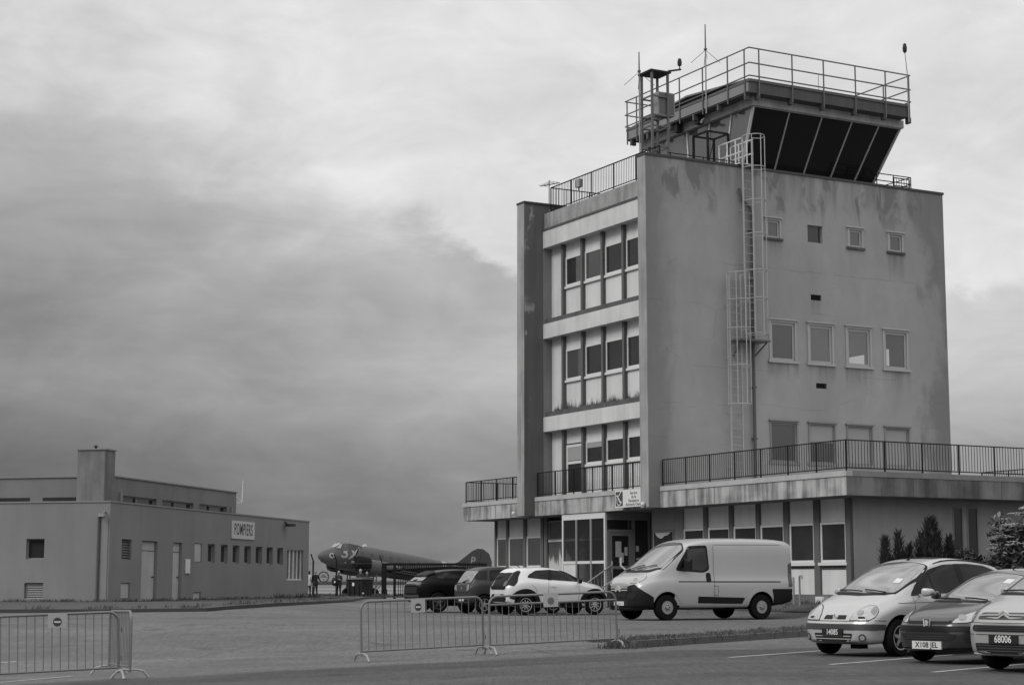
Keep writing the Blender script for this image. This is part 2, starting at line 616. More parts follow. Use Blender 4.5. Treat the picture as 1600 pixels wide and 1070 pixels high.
def asphalt(name, base, dark_band=True):
    m = bpy.data.materials.new(name)
    m.use_nodes = True
    t = m.node_tree
    g = NG(t)
    b = t.nodes['Principled BSDF']
    geo = g.n('ShaderNodeNewGeometry')
    vec = geo.outputs['Position']
    sp = g.n('ShaderNodeSeparateXYZ')
    t.links.new(vec, sp.inputs[0])
    x, y = sp.outputs[0], sp.outputs[1]
    big = g.noise(vec, .09, 5, .6, .5)
    mid = g.noise(vec, .7, 5, .65, .3)
    fin = g.noise(vec, 9, 3, .7)
    grit = g.noise(vec, 55, 2, .6)
    # worn wheel lanes run across the yard
    lane = g.noise(g.mapping(vec, (.05, .55, 1), (0, 0, 0), (0, 0, radians(-5))), 1.0, 5, .6, .3)
    val = g.m('MULTIPLY', base, g.m('MULTIPLY_ADD', big, .8, .60))
    val = g.m('MULTIPLY', val, g.m('MULTIPLY_ADD', lane, .85, .57))
    val = g.m('MULTIPLY', val, g.m('MULTIPLY_ADD', mid, .44, .78))
    val = g.m('MULTIPLY', val, g.m('MULTIPLY_ADD', fin, .9, .55))
    val = g.m('MULTIPLY', val, g.m('MULTIPLY_ADD', grit, .9, .55))
    # coarse chippings standing proud of the binder
    gr = g.noise(g.mapping(vec, (24, 1.7, 1)), 1.0, 3, .7)
    val = g.m('MULTIPLY', val, g.m('MULTIPLY_ADD', gr, 1.05, .475))
    gr2 = g.noise(g.mapping(vec, (7, .8, 1)), 1.0, 3, .6)
    val = g.m('MULTIPLY', val, g.m('MULTIPLY_ADD', gr2, .22, .89))
    # cracks and old trench repairs
    vo = g.n('ShaderNodeTexVoronoi', feature='DISTANCE_TO_EDGE')
    t.links.new(g.mapping(g.m('ADD', 0, 0) if 0 else vec, (.16, .30, 1)), vo.inputs['Vector'])
    vo.inputs['Scale'].default_value = 1.0
    ck = g.m('MULTIPLY', g.sstep(g.m('ADD', vo.outputs['Distance'], g.m('MULTIPLY', fin, .012)), .016, .004), g.sstep(big, .42, .55))
    val = g.m('MULTIPLY', val, g.m('MULTIPLY_ADD', ck, -.45, 1.0))
    vc = g.n('ShaderNodeTexVoronoi', feature='F1')
    t.links.new(g.mapping(vec, (.10, .22, 1), (3.3, 1.7, 0)), vc.inputs['Vector'])
    bwv = g.n('ShaderNodeSeparateColor'); t.links.new(vc.outputs['Color'], bwv.inputs[0])
    val = g.m('MULTIPLY', val, g.m('MULTIPLY_ADD', bwv.outputs[0], .22, .89))
    # dark drip stains
    sp2 = g.noise(vec, .9, 2, .5, .4)
    val = g.m('MULTIPLY', val, g.m('MULTIPLY_ADD', g.sstep(sp2, .66, .74), -.35, 1.0))
    if dark_band:
        # resurfaced strip of darker tarmac along the road edge
        q = g.m('ADD', y, g.m('ADD', g.m('MULTIPLY', x, -.42), g.m('MULTIPLY', g.m('SUBTRACT', mid, .5), 1.0)))
        s1 = g.m('MULTIPLY', g.sstep(q, 27.6, 28.5), g.sstep(q, 31.6, 30.4))
        val = g.m('MULTIPLY', val, g.m('MULTIPLY_ADD', s1, -.50, 1.0))
        nearr = g.sstep(q, 28.6, 27.6)
        val = g.m('MULTIPLY', val, g.m('MULTIPLY_ADD', nearr, -.36, 1.0))
    cc = g.n('ShaderNodeCombineColor')
    for i in range(3):
        t.links.new(val, cc.inputs[i])
    t.links.new(cc.outputs[0], b.inputs['Base Color'])
    b.inputs['Roughness'].default_value = .9
    b.inputs['Specular IOR Level'].default_value = .25
    bp = g.n('ShaderNodeBump')
    bp.inputs['Strength'].default_value = .5
    bp.inputs['Distance'].default_value = .012
    t.links.new(g.m('ADD', g.noise(vec, 40, 3, .7), g.m('MULTIPLY', mid, 2.0)), bp.inputs['Height'])
    t.links.new(bp.outputs[0], b.inputs['Normal'])
    return m


def field_mat():
    m = bpy.data.materials.new('airfield_grass')
    m.use_nodes = True
    t = m.node_tree
    g = NG(t)
    b = t.nodes['Principled BSDF']
    geo = g.n('ShaderNodeNewGeometry')
    vec = geo.outputs['Position']
    sp = g.n('ShaderNodeSeparateXYZ')
    t.links.new(vec, sp.inputs[0])
    y = sp.outputs[1]
    n1 = g.noise(vec, .03, 5, .6)
    n2 = g.noise(vec, 1.2, 4, .6)
    val = g.m('MULTIPLY', .115, g.m('MULTIPLY_ADD', n1, .5, .75))
    val = g.m('MULTIPLY', val, g.m('MULTIPLY_ADD', n2, .3, .85))
    # paved strips crossing the field
    for a, c, k in ((148, 205, .55), (240, 300, .5), (420, 560, .6)):
        s_ = g.m('MULTIPLY', g.sstep(y, a - 2, a + 2), g.sstep(y, c + 2, c - 2))
        val = g.m('MULTIPLY', val, g.m('MULTIPLY_ADD', s_, k, 1.0))
    cc = g.n('ShaderNodeCombineColor')
    for i in range(3):
        t.links.new(val, cc.inputs[i])
    t.links.new(cc.outputs[0], b.inputs['Base Color'])
    b.inputs['Roughness'].default_value = .95
    return m


M_wall = weathered_wall()
M_asphalt = asphalt('worn_asphalt', .112)
M_field = field_mat()
M_pave = mat('pavement_concrete', .050, .9, .5, .35, 0, 3, .12, 30, .3)
M_kerb = mat('kerb_stone', .085, .9, .3, 3, 0, 3, .12, 40, .3)
M_verge = mat('verge_soil', .075, .95, .4, 2, 0, 3, .2, 30, .5)
M_grass = mat('grass_blades', .07, .7, .45, .8)
M_drygrass = mat('dry_grass_blades', .125, .7, .35, .8)
M_line = mat('worn_line_paint', .40, .8, .40, 4, 0, 3, .25, 25)
M_hill = mat('far_tree_line', .07, .95, .3, .02)


# ------------------------------------------------------------------ setting: ground sheets
def frange(a, b, s):
    n = int(round((b - a) / s))
    return [a + (b - a) * i / n for i in range(n + 1)]


def sheet(name, xs, ys, zf, m, kind='structure'):
    mb = MB()
    mb.smooth = True
    vs = [(x, y, zf(x, y)) for y in ys for x in xs]
    nx = len(xs)
    fs = [(j * nx + i, j * nx + i + 1, (j + 1) * nx + i + 1, (j + 1) * nx + i) for j in range(len(ys) - 1) for i in range(nx - 1)]
    mb.add(vs, fs)
    o = mb.build(name, m, None, recalc=False, sharp=60)
    tag(o, kind=kind)
    return o


XS = frange(-48, 48, 1.0)
YS = frange(-16, 122, 1.0)
far = [250, 400, 700, 1200, 2000, 3500, 6000]
GX = [-6000, -3500, -2000, -1200, -700, -400, -250, -150, -90, -60] + XS + [60, 90, 150, 250, 400, 700, 1200, 2000, 3500, 6000]
GY = [-6000, -2000, -600, -200, -80, -40] + YS + [128, 135, 145, 160, 180, 210] + far
sheet('ground', GX, GY, lambda x, y: G(x, y) - .07 - .25 * sm01(122, 145, y), M_field)
sheet('car_park', XS, YS, lambda x, y: G(x, y), M_asphalt)


def drape(name, poly, off, m, step=1.0, skirt=0.0, kind='structure', parent=None, zf=None):
    """polygon laid over the ground, with an optional vertical edge"""
    zf = zf or G
    bm = bmesh.new()
    vs = [bm.verts.new((x, y, 0)) for x, y in poly]
    bm.faces.new(vs)
    for ax in (0, 1):
        lo = min(p[ax] for p in poly); hi = max(p[ax] for p in poly)
        k = math.ceil(lo / step)
        while k * step < hi:
            co = [0, 0, 0]; no = [0, 0, 0]
            co[ax] = k * step; no[ax] = 1
            bmesh.ops.bisect_plane(bm, geom=bm.verts[:] + bm.edges[:] + bm.faces[:], plane_co=co, plane_no=no)
            k += 1
    bmesh.ops.triangulate(bm, faces=bm.faces[:])
    for v in bm.verts:
        v.co.z = zf(v.co.x, v.co.y) + off
    if skirt:
        be = [e for e in bm.edges if e.is_boundary]
        r = bmesh.ops.extrude_edge_only(bm, edges=be)
        for v in [q for q in r['geom'] if isinstance(q, bmesh.types.BMVert)]:
            v.co.z -= skirt
    bmesh.ops.recalc_face_normals(bm, faces=bm.faces[:])
    me = bpy.data.meshes.new(name)
    bm.to_mesh(me); bm.free()
    me.materials.append(m)
    o = bpy.data.objects.new(name, me)
    COL.objects.link(o)
    if parent: o.parent = parent
    if kind: o['kind'] = kind
    return o


KERB = [(-47, 55.0), (-16, 55.4), (-12.6, 55.5), (-9.6, 56.4), (-8.5, 60), (-8.0, 69), (-7.5, 84), (-8.3, 110), (-8.6, 121.5)]
drape('pavement', KERB + [(-47, 121.5)], .11, M_pave, 1.0, .13)

# parking bay lines of the near row (start, end)
BAYS = [((3.51, 29.08), (5.9, 32.6)), ((4.69, 26.56), (7.4, 30.2)), ((5.67, 24.27), (8.6, 28.0))]
for i, (a, b) in enumerate(BAYS):
    d = (Vector(b) - Vector(a)).normalized()
    n = Vector((-d.y, d.x)) * .045
    a, b = Vector(a), Vector(b)
    drape('parking_line', [tuple(a - n), tuple(b - n), tuple(b + n), tuple(a + n)], .006, M_line, .5)
for (a, b) in (((-8.6, 27.9), (-7.33, 30.1)), ((-12, 34.6), (-9.8, 35.6)), ((-1.6, 52.9), (2.2, 54.4))):
    a, b = Vector(a), Vector(b)
    d = (b - a).normalized()
    n = Vector((-d.y, d.x)) * .05
    drape('road_line', [tuple(a - n), tuple(b - n), tuple(b + n), tuple(a + n)], .006, M_line, .5)

# kerbed verge between the near bays and the yard
VK0, VK1 = Vector((2.32, 33.55)), Vector((9.2, 41.6))
vd = (VK1 - VK0).normalized()
vn = Vector((-vd.y, vd.x))
VW = 1.15
drape('verge', [tuple(VK0 + vn * .12 + vd * .1), tuple(VK1 + vn * .12), tuple(VK1 + vn * VW), tuple(VK0 + vn * (VW - .2) + vd * .35)], .115, M_verge, .5, .14)
nk = 11
for i in range(nk):
    a = VK0 + vd * ((VK1 - VK0).length * i / nk + .012)
    b = VK0 + vd * ((VK1 - VK0).length * (i + 1) / nk - .012)
    mb = MB()
    ca, cb = a, b
    n2 = vn * .15
    za, zb = G(a.x, a.y), G(b.x, b.y)
    lip = .012 * rnd.random()
    mb.hexa([(ca.x, ca.y, za - .1), (cb.x, cb.y, zb - .1), (cb.x + n2.x, cb.y + n2.y, zb - .1), (ca.x + n2.x, ca.y + n2.y, za - .1),
             (ca.x + n2.x * .12, ca.y + n2.y * .12, za + .125 + lip), (cb.x + n2.x * .12, cb.y + n2.y * .12, zb + .125 + lip), (cb.x + n2.x, cb.y + n2.y, zb + .125 + lip), (ca.x + n2.x, ca.y + n2.y, za + .125 + lip)])
    o = mb.build('kerb', M_kerb)
    tag(o, kind='structure')

# planted strip along the foot of the main building
drape('planting_bed', [tuple(uvw(-6.5, -1.1)[:2]), tuple(uvw(9.0, -.9)[:2]), tuple(uvw(9.0, 1.0)[:2]), tuple(uvw(-.2, 1.0)[:2]), tuple(uvw(-.2, 13)[:2]), tuple(uvw(-6.5, 13)[:2])], .05, M_verge, .5, .12)


def blades(mb, x, y, z, h, n, spread, lean=.35, w=.012):
    for _ in range(n):
        a = rnd.uniform(0, 2 * pi); r = spread * sqrt(rnd.random())
        bx, by = x + r * cos(a), y + r * sin(a)
        t = rnd.uniform(0, 2 * pi); hh = h * rnd.uniform(.45, 1.1); l = lean * hh * rnd.random()
        dx, dy = cos(t), sin(t)
        px, py = -dy * w, dx * w
        mb.add([(bx - px, by - py, z), (bx + px, by + py, z), (bx + px * .7 + dx * l * .4, by + py * .7 + dy * l * .4, z + hh * .6), (bx + dx * l, by + dy * l, z + hh), (bx - px * .7 + dx * l * .4, by - py * .7 + dy * l * .4, z + hh * .6)],
               [(0, 1, 2, 3, 4)])


mb = MB()
L = (VK1 - VK0).length
for i in range(300):
    t = rnd.random() ** 1.1 * L
    p = VK0 + vd * t + vn * rnd.uniform(.05, VW)
    blades(mb, p.x, p.y, G(p.x, p.y) + .10, rnd.choice((.04, .06, .08)), 18, .20, .8, .007)
for i in range(40):                     # tall growth where the kerb ends
    p = VK0 + vd * rnd.uniform(-.3, 1.3) + vn * rnd.uniform(-.12, .7)
    blades(mb, p.x, p.y, G(p.x, p.y) - .01, .13, 16, .14, .6, .008)
mb.cur = 1
for i in range(120):
    p = VK0 + vd * rnd.random() * L + vn * rnd.uniform(.1, VW)
    blades(mb, p.x, p.y, G(p.x, p.y) + .10, .09, 9, .15, .9, .006)
for cx, cy in ((2.05, 35.6), (2.3, 36.4)):
    for k in range(3):
        blades(mb, cx + rnd.uniform(-.2, .2), cy + rnd.uniform(-.2, .2), G(cx, cy), .16, 7, .1, .9, .010)
o = mb.build('verge_grass', [M_grass, M_drygrass], recalc=False)
tag(o, kind='stuff')

mb = MB()                               # weeds at the foot of the main building
for i in range(190):
    u = rnd.uniform(-6, 9)
    v = rnd.uniform(-1.2, .9) if u > 0 else rnd.uniform(-1.2, 6)
    p = uvw(u, v)
    blades(mb, p.x, p.y, G(p.x, p.y) + .03, rnd.choice((.05, .08, .14)), 14, .2, .8, .010)
o = mb.build('bed_weeds', [M_grass], recalc=False)
tag(o, kind='stuff')

mb = MB()                               # weeds at the foot of the fire station and along the kerb
for i in range(330):
    if rnd.random() < .45:
        p = P0 + PD * rnd.uniform(0, 23) - PN * rnd.uniform(.02, .5) * (2.2 if rnd.random() < .2 else 1)
    elif rnd.random() < .5:
        p = P0 + PN * rnd.uniform(0, 7) - PD * rnd.uniform(.02, .6)
    else:
        k = rnd.randrange(1, len(KERB) - 2)
        a, b = Vector(KERB[k]), Vector(KERB[k + 1])
        q = a.lerp(b, rnd.random())
        p = Vector((q.x - rnd.uniform(.1, 1.0), q.y + .3, 0))
    blades(mb, p.x, p.y, G(p.x, p.y) + .1, rnd.choice((.05, .07, .14)), 14, .25, .8, .010)
for d in (17.3, 20.2):
    p = P0 + PD * d - PN * .5
    for k in range(5):
        blades(mb, p.x + rnd.uniform(-.4, .4), p.y + rnd.uniform(-.4, .4), G(p.x, p.y) + .1, .26, 12, .25, .9, .014)
o = mb.build('yard_weeds', [M_grass], recalc=False)
tag(o, kind='stuff')

mb = MB()                               # grass edge by the airfield fence
for i in range(260):
    x = rnd.uniform(-14.5, -7.3); y = rnd.uniform(118.5, 123)
    blades(mb, x, y, G(x, y) + .08, rnd.choice((.12, .18, .3)), 14, .3, .5, .025)
o = mb.build('field_edge_grass', [M_grass], recalc=False)
tag(o, kind='stuff')

# low tree line far beyond the runway
mb = MB()
rh = random.Random(3)
xs = frange(-1400, 1400, 20)
top = [7 + 2.5 * noise.noise((x * .006, 1.2, 0)) + 1.6 * noise.noise((x * .03, 7.2, 0)) for x in xs]
vs = []
for x, h in zip(xs, top):
    vs += [(x, 2300, -2), (x, 2300, h * .7), (x, 2325, h), (x, 2400, -2)]
fs = []
for i in range(len(xs) - 1):
    for k in range(3):
        fs.append((i * 4 + k, (i + 1) * 4 + k, (i + 1) * 4 + k + 1, i * 4 + k + 1))
mb.smooth = True
mb.add(vs, fs)
o = mb.build('hills', M_hill, recalc=False)
tag(o, kind='structure')


# ------------------------------------------------------------------ main building with control cab
BLD = empty('control_tower_building', (C0.x, C0.y, 0), radians(-61.4),
            'four storey rendered airfield building with glazed control cab on its roof and a railed terrace', 'building')


def UM():
    return MB(lambda u, v, z: (-u, v, z))


def ubox(name, m, parent, *boxes):
    mb = UM()
    for b in boxes:
        mb.box((b[0], b[2], b[4]), (b[1], b[3], b[5]))
    return mb.build(name, m, parent)


def holed(mb, f, a0, a1, z0, z1, holes, depth):
    """wall face with rectangular recesses; f(a, z, d) -> point, d = depth behind the face"""
    As = sorted({a0, a1} | {h[0] for h in holes} | {h[1] for h in holes})
    Zs = sorted({z0, z1} | {h[2] for h in holes} | {h[3] for h in holes})
    for i in range(len(As) - 1):
        for j in range(len(Zs) - 1):
            ca, cz = (As[i] + As[i + 1]) / 2, (Zs[j] + Zs[j + 1]) / 2
            if any(h[0] < ca < h[1] and h[2] < cz < h[3] for h in holes):
                continue
            mb.quad(f(As[i], Zs[j], 0), f(As[i + 1], Zs[j], 0), f(As[i + 1], Zs[j + 1], 0), f(As[i], Zs[j + 1], 0))
    for h in holes:
        p = [(h[0], h[2]), (h[1], h[2]), (h[1], h[3]), (h[0], h[3])]
        for k in range(4):
            q, r = p[k], p[(k + 1) % 4]
            mb.quad(f(q[0], q[1], 0), f(r[0], r[1], 0), f(r[0], r[1], depth), f(q[0], q[1], depth))
        mb.quad(*[f(a, z, depth) for a, z in p])


def fbox(mb, f, a0, a1, z0, z1, d0, d1):
    P = [f(a0, z0, d0), f(a1, z0, d0), f(a1, z0, d1), f(a0, z0, d1), f(a0, z1, d0), f(a1, z1, d0), f(a1, z1, d1), f(a0, z1, d1)]
    mb.hexa(P)


def window(parent, mk, f, a0, a1, z0, z1, d, fw, m_frame, m_glass, proud=0.0, sill=0.0, name='window', mid=None, blind=0.0, m_sill=None, surround=0.0):
    """frame (window) > pane, sill, blind; d = depth of the frame front"""
    mb = mk()
    t = .05
    d1 = d + t
    fbox(mb, f, a0, a0 + fw, z0, z1, d, d1); fbox(mb, f, a1 - fw, a1, z0, z1, d, d1)
    fbox(mb, f, a0 + fw, a1 - fw, z0, z0 + fw, d, d1); fbox(mb, f, a0 + fw, a1 - fw, z1 - fw, z1, d, d1)
    if mid:
        for z in mid:
            fbox(mb, f, a0 + fw, a1 - fw, z - fw / 2, z + fw / 2, d + .002, d1)
    if surround:
        s_ = surround; dp = -.035
        fbox(mb, f, a0 - s_, a0 - .002, z0 - .0, z1 + s_, dp, d + .02); fbox(mb, f, a1 + .002, a1 + s_, z0, z1 + s_, dp, d + .02)
        fbox(mb, f, a0 - .0, a1, z1 + .002, z1 + s_, dp, d + .02)
        fbox(mb, f, a0 - s_ - .05, a1 + s_ + .05, z1 + s_ + .002, z1 + s_ + .05, dp - .06, 0.002)
    w = mb.build(name, m_frame, parent)
    mb = mk()
    fbox(mb, f, a0 + fw * .6, a1 - fw * .6, z0 + fw * .6, z1 - fw * .6, d + .025, d + .04)
    mb.build('pane', m_glass, w)
    if blind:
        mb = mk()
        zb = z1 - fw - (z1 - z0 - 2 * fw) * blind
        fbox(mb, f, a0 + fw, a1 - fw, zb, z1 - fw, d + .012, d + .02)
        mb.build('blind', M_blind, w)
    if sill:
        mb = mk()
        fbox(mb, f, a0 - .06 - surround, a1 + .06 + surround, z0 - .09, z0 - .004, d - sill, d + .03)
        mb.build('sill', m_sill or m_frame, w)
    return w


# --- side wall facing right, with its windows and vents
U1 = 9.78
fB = lambda a, z, d: (U1 + d, a, z)
wins = []
for v0, v1 in ((4.67, 5.22), (6.50, 7.18), (8.40, 8.98), (10.30, 10.90)):
    wins.append((v0, v1, 13.86, 14.50, 'r1'))
for v0, v1 in ((4.75, 5.80), (6.46, 7.48), (8.20, 9.24), (9.94, 10.98)):
    wins.append((v0, v1, 9.46, 10.82, 'r2'))
for v0, v1 in ((4.68, 5.80), (6.38, 7.50), (8.10, 9.22), (9.86, 10.96)):
    wins.append((v0, v1, 5.86, 7.24, 'r3'))
vents = [(6.58, 7.06, 11.74, 11.95), (6.73, 7.21, 8.55, 8.74)]
ZT, ZG = 16.28, 0.7
mb = UM()
holed(mb, fB, -.45, 13.0, 4.15, ZT, [w[:4] for w in wins] + vents, .16)
mb.box((U1 + .49, -.45, 4.15), (U1 + .5, 13.0, ZT))
mb.quad((U1, -.45, 4.15), (U1 + .49, -.45, 4.15), (U1 + .49, 13, 4.15), (U1, 13, 4.15))
mb.quad((U1, -.45, 4.15), (U1 + .49, -.45, 4.15), (U1 + .49, -.45, ZT), (U1, -.45, ZT))
mb.quad((U1, 13, 4.15), (U1 + .49, 13, 4.15), (U1 + .49, 13, ZT), (U1, 13, ZT))
mb.quad((U1, -.45, ZT), (U1 + .49, -.45, ZT), (U1 + .49, 13, ZT), (U1, 13, ZT))
wall = mb.build('side_wall', M_wall, BLD, recalc=False)
mb = UM()
mb.box((U1 - .035, -.49, ZT + .002), (U1 + .55, 13.04, ZT + .09))
mb.build('coping', M_coping, BLD)
mb = UM()
mb.box((U1 - .004, -.474, 4.16), (U1 + .492, -.452, ZT - .01))
mb.build('pier_face', M_pier, BLD)

r2g = [G_mid, G_pale, G_pale, G_mid]
r3g = [G_mid, G_mid, M_blind, M_blind]
cnt = {'r1': 0, 'r2': 0, 'r3': 0}
for v0, v1, z0, z1, k in wins:
    i = cnt[k]; cnt[k] += 1
    if k == 'r1':
        if i == 1:
            w = window(BLD, UM, fB, v0, v1, z0, z1, .10, .035, M_gfr, G_dark, sill=.0)
        else:
            w = window(BLD, UM, fB, v0, v1, z0, z1, .02, .075, M_gfr2, G_mid, sill=.09, m_sill=M_ledge, surround=.07)
    elif k == 'r2':
        w = window(BLD, UM, fB, v0, v1, z0, z1, .02, .085, M_gfr2, r2g[i], sill=.10, m_sill=M_gfr2, surround=.08)
        if i == 2:
            mb = UM(); mb.quad((U1 + .03, v0 + .09, z0 + .09), (U1 + .03, v0 + .80, z0 + .09), (U1 + .03, v0 + .80, z0 + .44), (U1 + .03, v0 + .09, z0 + .30))
            mb.build('white_board', M_signw, w, recalc=False)
        if i == 3:
            mb = UM(); mb.box((U1 + .028, v0 + .10, z0 + .10), (U1 + .034, v0 + .23, z0 + .72)); mb.build('white_board', M_signw, w)
    else:
        w = window(BLD, UM, fB, v0, v1, z0, z1, .03, .06, M_gfr, r3g[i], sill=.06, m_sill=M_gfr, surround=.05,
                   mid=[6.62] if i == 1 else None, blind=.42 if i == 1 else 0)
for v0, v1, z0, z1 in vents:
    mb = UM()
    for k in range(4):
        z = z0 + (k + .5) * (z1 - z0) / 4
        mb.box((U1 + .05, v0, z - .006), (U1 + .12, v1, z + .012))
    mb.box((U1 + .13, v0 + .002, z0 + .002), (U1 + .15, v1 - .002, z1 - .002))
    mb.build('vent_grille', M_dark, BLD)

# --- left side wall and pier


def peeling_wall():
    m = bpy.data.materials.new('dark_peeling_render')
    m.use_nodes = True
    t = m.node_tree
    g = NG(t)
    tc = g.n('ShaderNodeTexCoord')
    vec = tc.outputs['Object']
    run = g.noise(g.mapping(vec, (2.4, 2.4, .22)), 1.0, 6, .65)
    big = g.noise(vec, .45, 4, .6)
    mid = g.noise(g.mapping(vec, (1, 1, .5)), 1.6, 6, .65)
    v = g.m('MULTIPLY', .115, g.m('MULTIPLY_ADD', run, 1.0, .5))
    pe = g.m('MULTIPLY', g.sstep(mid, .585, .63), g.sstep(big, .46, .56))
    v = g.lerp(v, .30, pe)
    cc = g.n('ShaderNodeCombineColor')
    for i in range(3): t.links.new(v, cc.inputs[i])
    t.links.new(cc.outputs[0], t.nodes['Principled BSDF'].inputs['Base Color'])
    t.nodes['Principled BSDF'].inputs['Roughness'].default_value = .88
    return m


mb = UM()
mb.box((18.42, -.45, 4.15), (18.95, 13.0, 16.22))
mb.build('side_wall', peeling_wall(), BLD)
ubox('pier_reveal', M_conc, BLD, (18.408, 18.418, .38, .74, 4.87, 15.1))
mb = UM(); mb.box((18.38, -.49, 16.222), (18.99, 13.04, 16.30)); mb.build('coping', M_coping, BLD)
mb = UM(); mb.box((18.416, -.474, 4.16), (18.954, -.452, 16.21)); mb.build('pier_face', M_pier, BLD)
# --- back wall, core and roof deck
ubox('rear_wall', M_conc, BLD, (U1 + .51, 18.41, 12.6, 12.98, ZG, 16.2))
ubox('roof_deck', M_roof, BLD, (U1 + .51, 18.41, .95, 12.6, 15.5, 15.7))

# --- front: slabs, ledges, panels and windows per storey
VF = .75
fF = lambda a, z, d: (a, VF + d, z)
MUL = [17.36, 15.92, 14.47, 13.02, 11.55]
SL = [(14.50, 15.17), (10.95, 11.52), (7.36, 7.92)]
for z0, z1 in SL:
    ubox('floor_slab', M_slab, BLD, (U1 + .5, 18.41, .37, VF + .3, z0, z1))
ubox('parapet', mat('parapet_render', .26, .88, .2, .8, .35, 2.4, .05, 40, .3), BLD, (U1 + .5, 18.41, .42, .95, 15.172, 15.86))
ubox('parapet_ledge', M_ledge, BLD, (U1 + .5, 18.41, .34, .44, 15.172, 15.25))
for z1 in (11.52, 7.92):
    ubox('ledge', M_ledge, BLD, (U1 + .5, 18.41, .47, VF - .01, z1 + .002, z1 + .20))
for fl, (zb, zt) in enumerate(((11.73, 14.50), (8.13, 10.95), (4.86, 7.36))):
    door_floor = fl == 2
    # mullions
    mb = UM()
    for a in MUL:
        mb.box((a - .07, VF - .14, zb), (a + .07, VF + .06, zt))
    mb.build('mullion', M_alu, BLD)
    # blank panel at the left end
    ubox('blank_panel', M_white, BLD, (17.445, 18.405, VF, VF + .05, zb, zt))
    zs0 = zb + 1.12                       # sill
    zw1 = zt - .52                        # window head
    ubox('core_wall', M_dark, BLD, (U1 + .5, 18.41, VF + .12, VF + .3, zb - .2, zt))
    edges = [17.36, 15.92, 14.47, 13.02, 11.55, 10.27]
    for b in range(5):
        a1_, a0_ = edges[b] - .07, edges[b + 1] + (.07 if b < 4 else 0)
        ubox('head_panel', M_white, BLD, (a0_, a1_, VF, VF + .05, zw1 + .002, zt))
        if door_floor and b == 0:
            w = window(BLD, UM, fF, a0_, a1_, zb + .05, zw1 - .05, -.02, .10, M_frame, G_dark, name='balcony_door', mid=[zb + 1.25], blind=.30)
            continue
        ubox('spandrel_panel', M_white, BLD, (a0_, a1_, VF, VF + .05, zb, zs0 - .07))
        bl = .26 if (door_floor and b == 1) else 0
        gl = [G_dark, G_mid, G_dark, G_dark, G_dark][(b + fl) % 5]
        w = window(BLD, UM, fF, a0_, a1_, zs0, zw1, -.02, .075, M_frame, gl, blind=bl, sill=.06, m_sill=M_frame)
        if not door_floor:                # net curtain standing behind the pane
            k = rnd.choice((.25, .35, .5))
            mb = UM()
            x0 = a0_ + .1; x1 = x0 + (a1_ - a0_) * k
            mb.box((x0, VF + .003, zs0 + .09), (x1, VF + .008, zw1 - .09))
            if rnd.random() < .7:
                mb.build('curtain', mat('dim_curtain', .10, .8, .3, 3), w)

# --- weeds on the first ledge
mb = UM()
for i in range(150):
    u = 17.9 - 7.5 * (rnd.random() ** 1.3); hgt = rnd.choice((.08, .15, .3)) * (1.3 - .06 * (17.9 - u))
    x, y = u, rnd.uniform(.5, .72)
    for _ in range(6):
        a = rnd.uniform(-.12, .12); l = rnd.uniform(-.1, .1); hh = hgt * rnd.uniform(.5, 1.2)
        mb.add([(x + a - .012, y, 8.11), (x + a + .012, y, 8.11), (x + a + l, y - .02, 8.11 + hh)], [(0, 1, 2)])
o = mb.build('ledge_weeds', M_verge, None, recalc=False)
o.location = BLD.location; o.rotation_euler = BLD.rotation_euler
tag(o, kind='stuff')

# --- terrace slab with fascia, pale band and soffit
TU, TV = 24.4, 14.6
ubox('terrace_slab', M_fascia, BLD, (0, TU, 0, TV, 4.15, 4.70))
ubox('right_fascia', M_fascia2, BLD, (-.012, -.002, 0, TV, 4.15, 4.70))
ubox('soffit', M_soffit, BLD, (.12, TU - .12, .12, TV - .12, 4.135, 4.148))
ubox('terrace_kerb', M_band, BLD, (-.03, U1 - .02, -.03, .22, 4.702, 4.86), (18.97, TU + .03, -.03, .22, 4.702, 4.86), (U1 + .5, 18.40, -.03, .22, 4.702, 4.86),
     (TU - .22, TU + .03, .223, TV, 4.702, 4.86))
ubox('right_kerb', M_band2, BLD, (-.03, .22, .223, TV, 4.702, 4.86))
# drip pipes / joints on the fascia
mb = UM()
for u in (3.5, 6.6, 21.6):
    mb.box((u, -.006, 4.16), (u + .02, -.001, 4.69))
for v in (2.5, 6.0, 9.5):
    mb.box((-.018, v, 4.16), (-.013, v + .02, 4.69))
mb.build('fascia_joint', M_ledge, BLD)


def railing(name, pts, z0, h, post=1.45, bar=.115, parent=BLD, r_post=.018, r_bar=.0065, base=.0):
    mb = UM()
    for (p, q) in zip(pts[:-1], pts[1:]):
        p, q = Vector((p[0], p[1], 0)), Vector((q[0], q[1], 0))
        L = (q - p).length
        n = max(1, round(L / post))
        mb.bar(p + Vector((0, 0, z0 + h)), q + Vector((0, 0, z0 + h)), .045, .03)
        mb.bar(p + Vector((0, 0, z0 + .09)), q + Vector((0, 0, z0 + .09)), .03, .03)
        for i in range(n + 1):
            x = p.lerp(q, i / n)
            mb.bar(x + Vector((0, 0, z0 - base)), x + Vector((0, 0, z0 + h)), 2 * r_post)
        m_ = round(L / bar)
        for i in range(1, m_):
            x = p.lerp(q, i / m_)
            mb.bar(x + Vector((0, 0, z0 + .09)), x + Vector((0, 0, z0 + h - .01)), 2 * r_bar)
    return mb.build(name, M_rail, parent)


railing('terrace_railing', [(U1 - .05, .08), (.08, .08), (.08, TV - .1), (U1, TV - .1)], 4.86, .90)
railing('terrace_railing', [(19.0, .08), (TU - .08, .08), (TU - .08, TV - .1)], 4.86, .86)
railing('balcony_railing', [(18.38, .10), (U1 + .52, .10)], 4.86, .92)
railing('roof_railing', [(U1 + .55, .5), (18.0, .5), (18.0, 4.0), (14.0, 4.6)], 15.86, .98, base=.02)

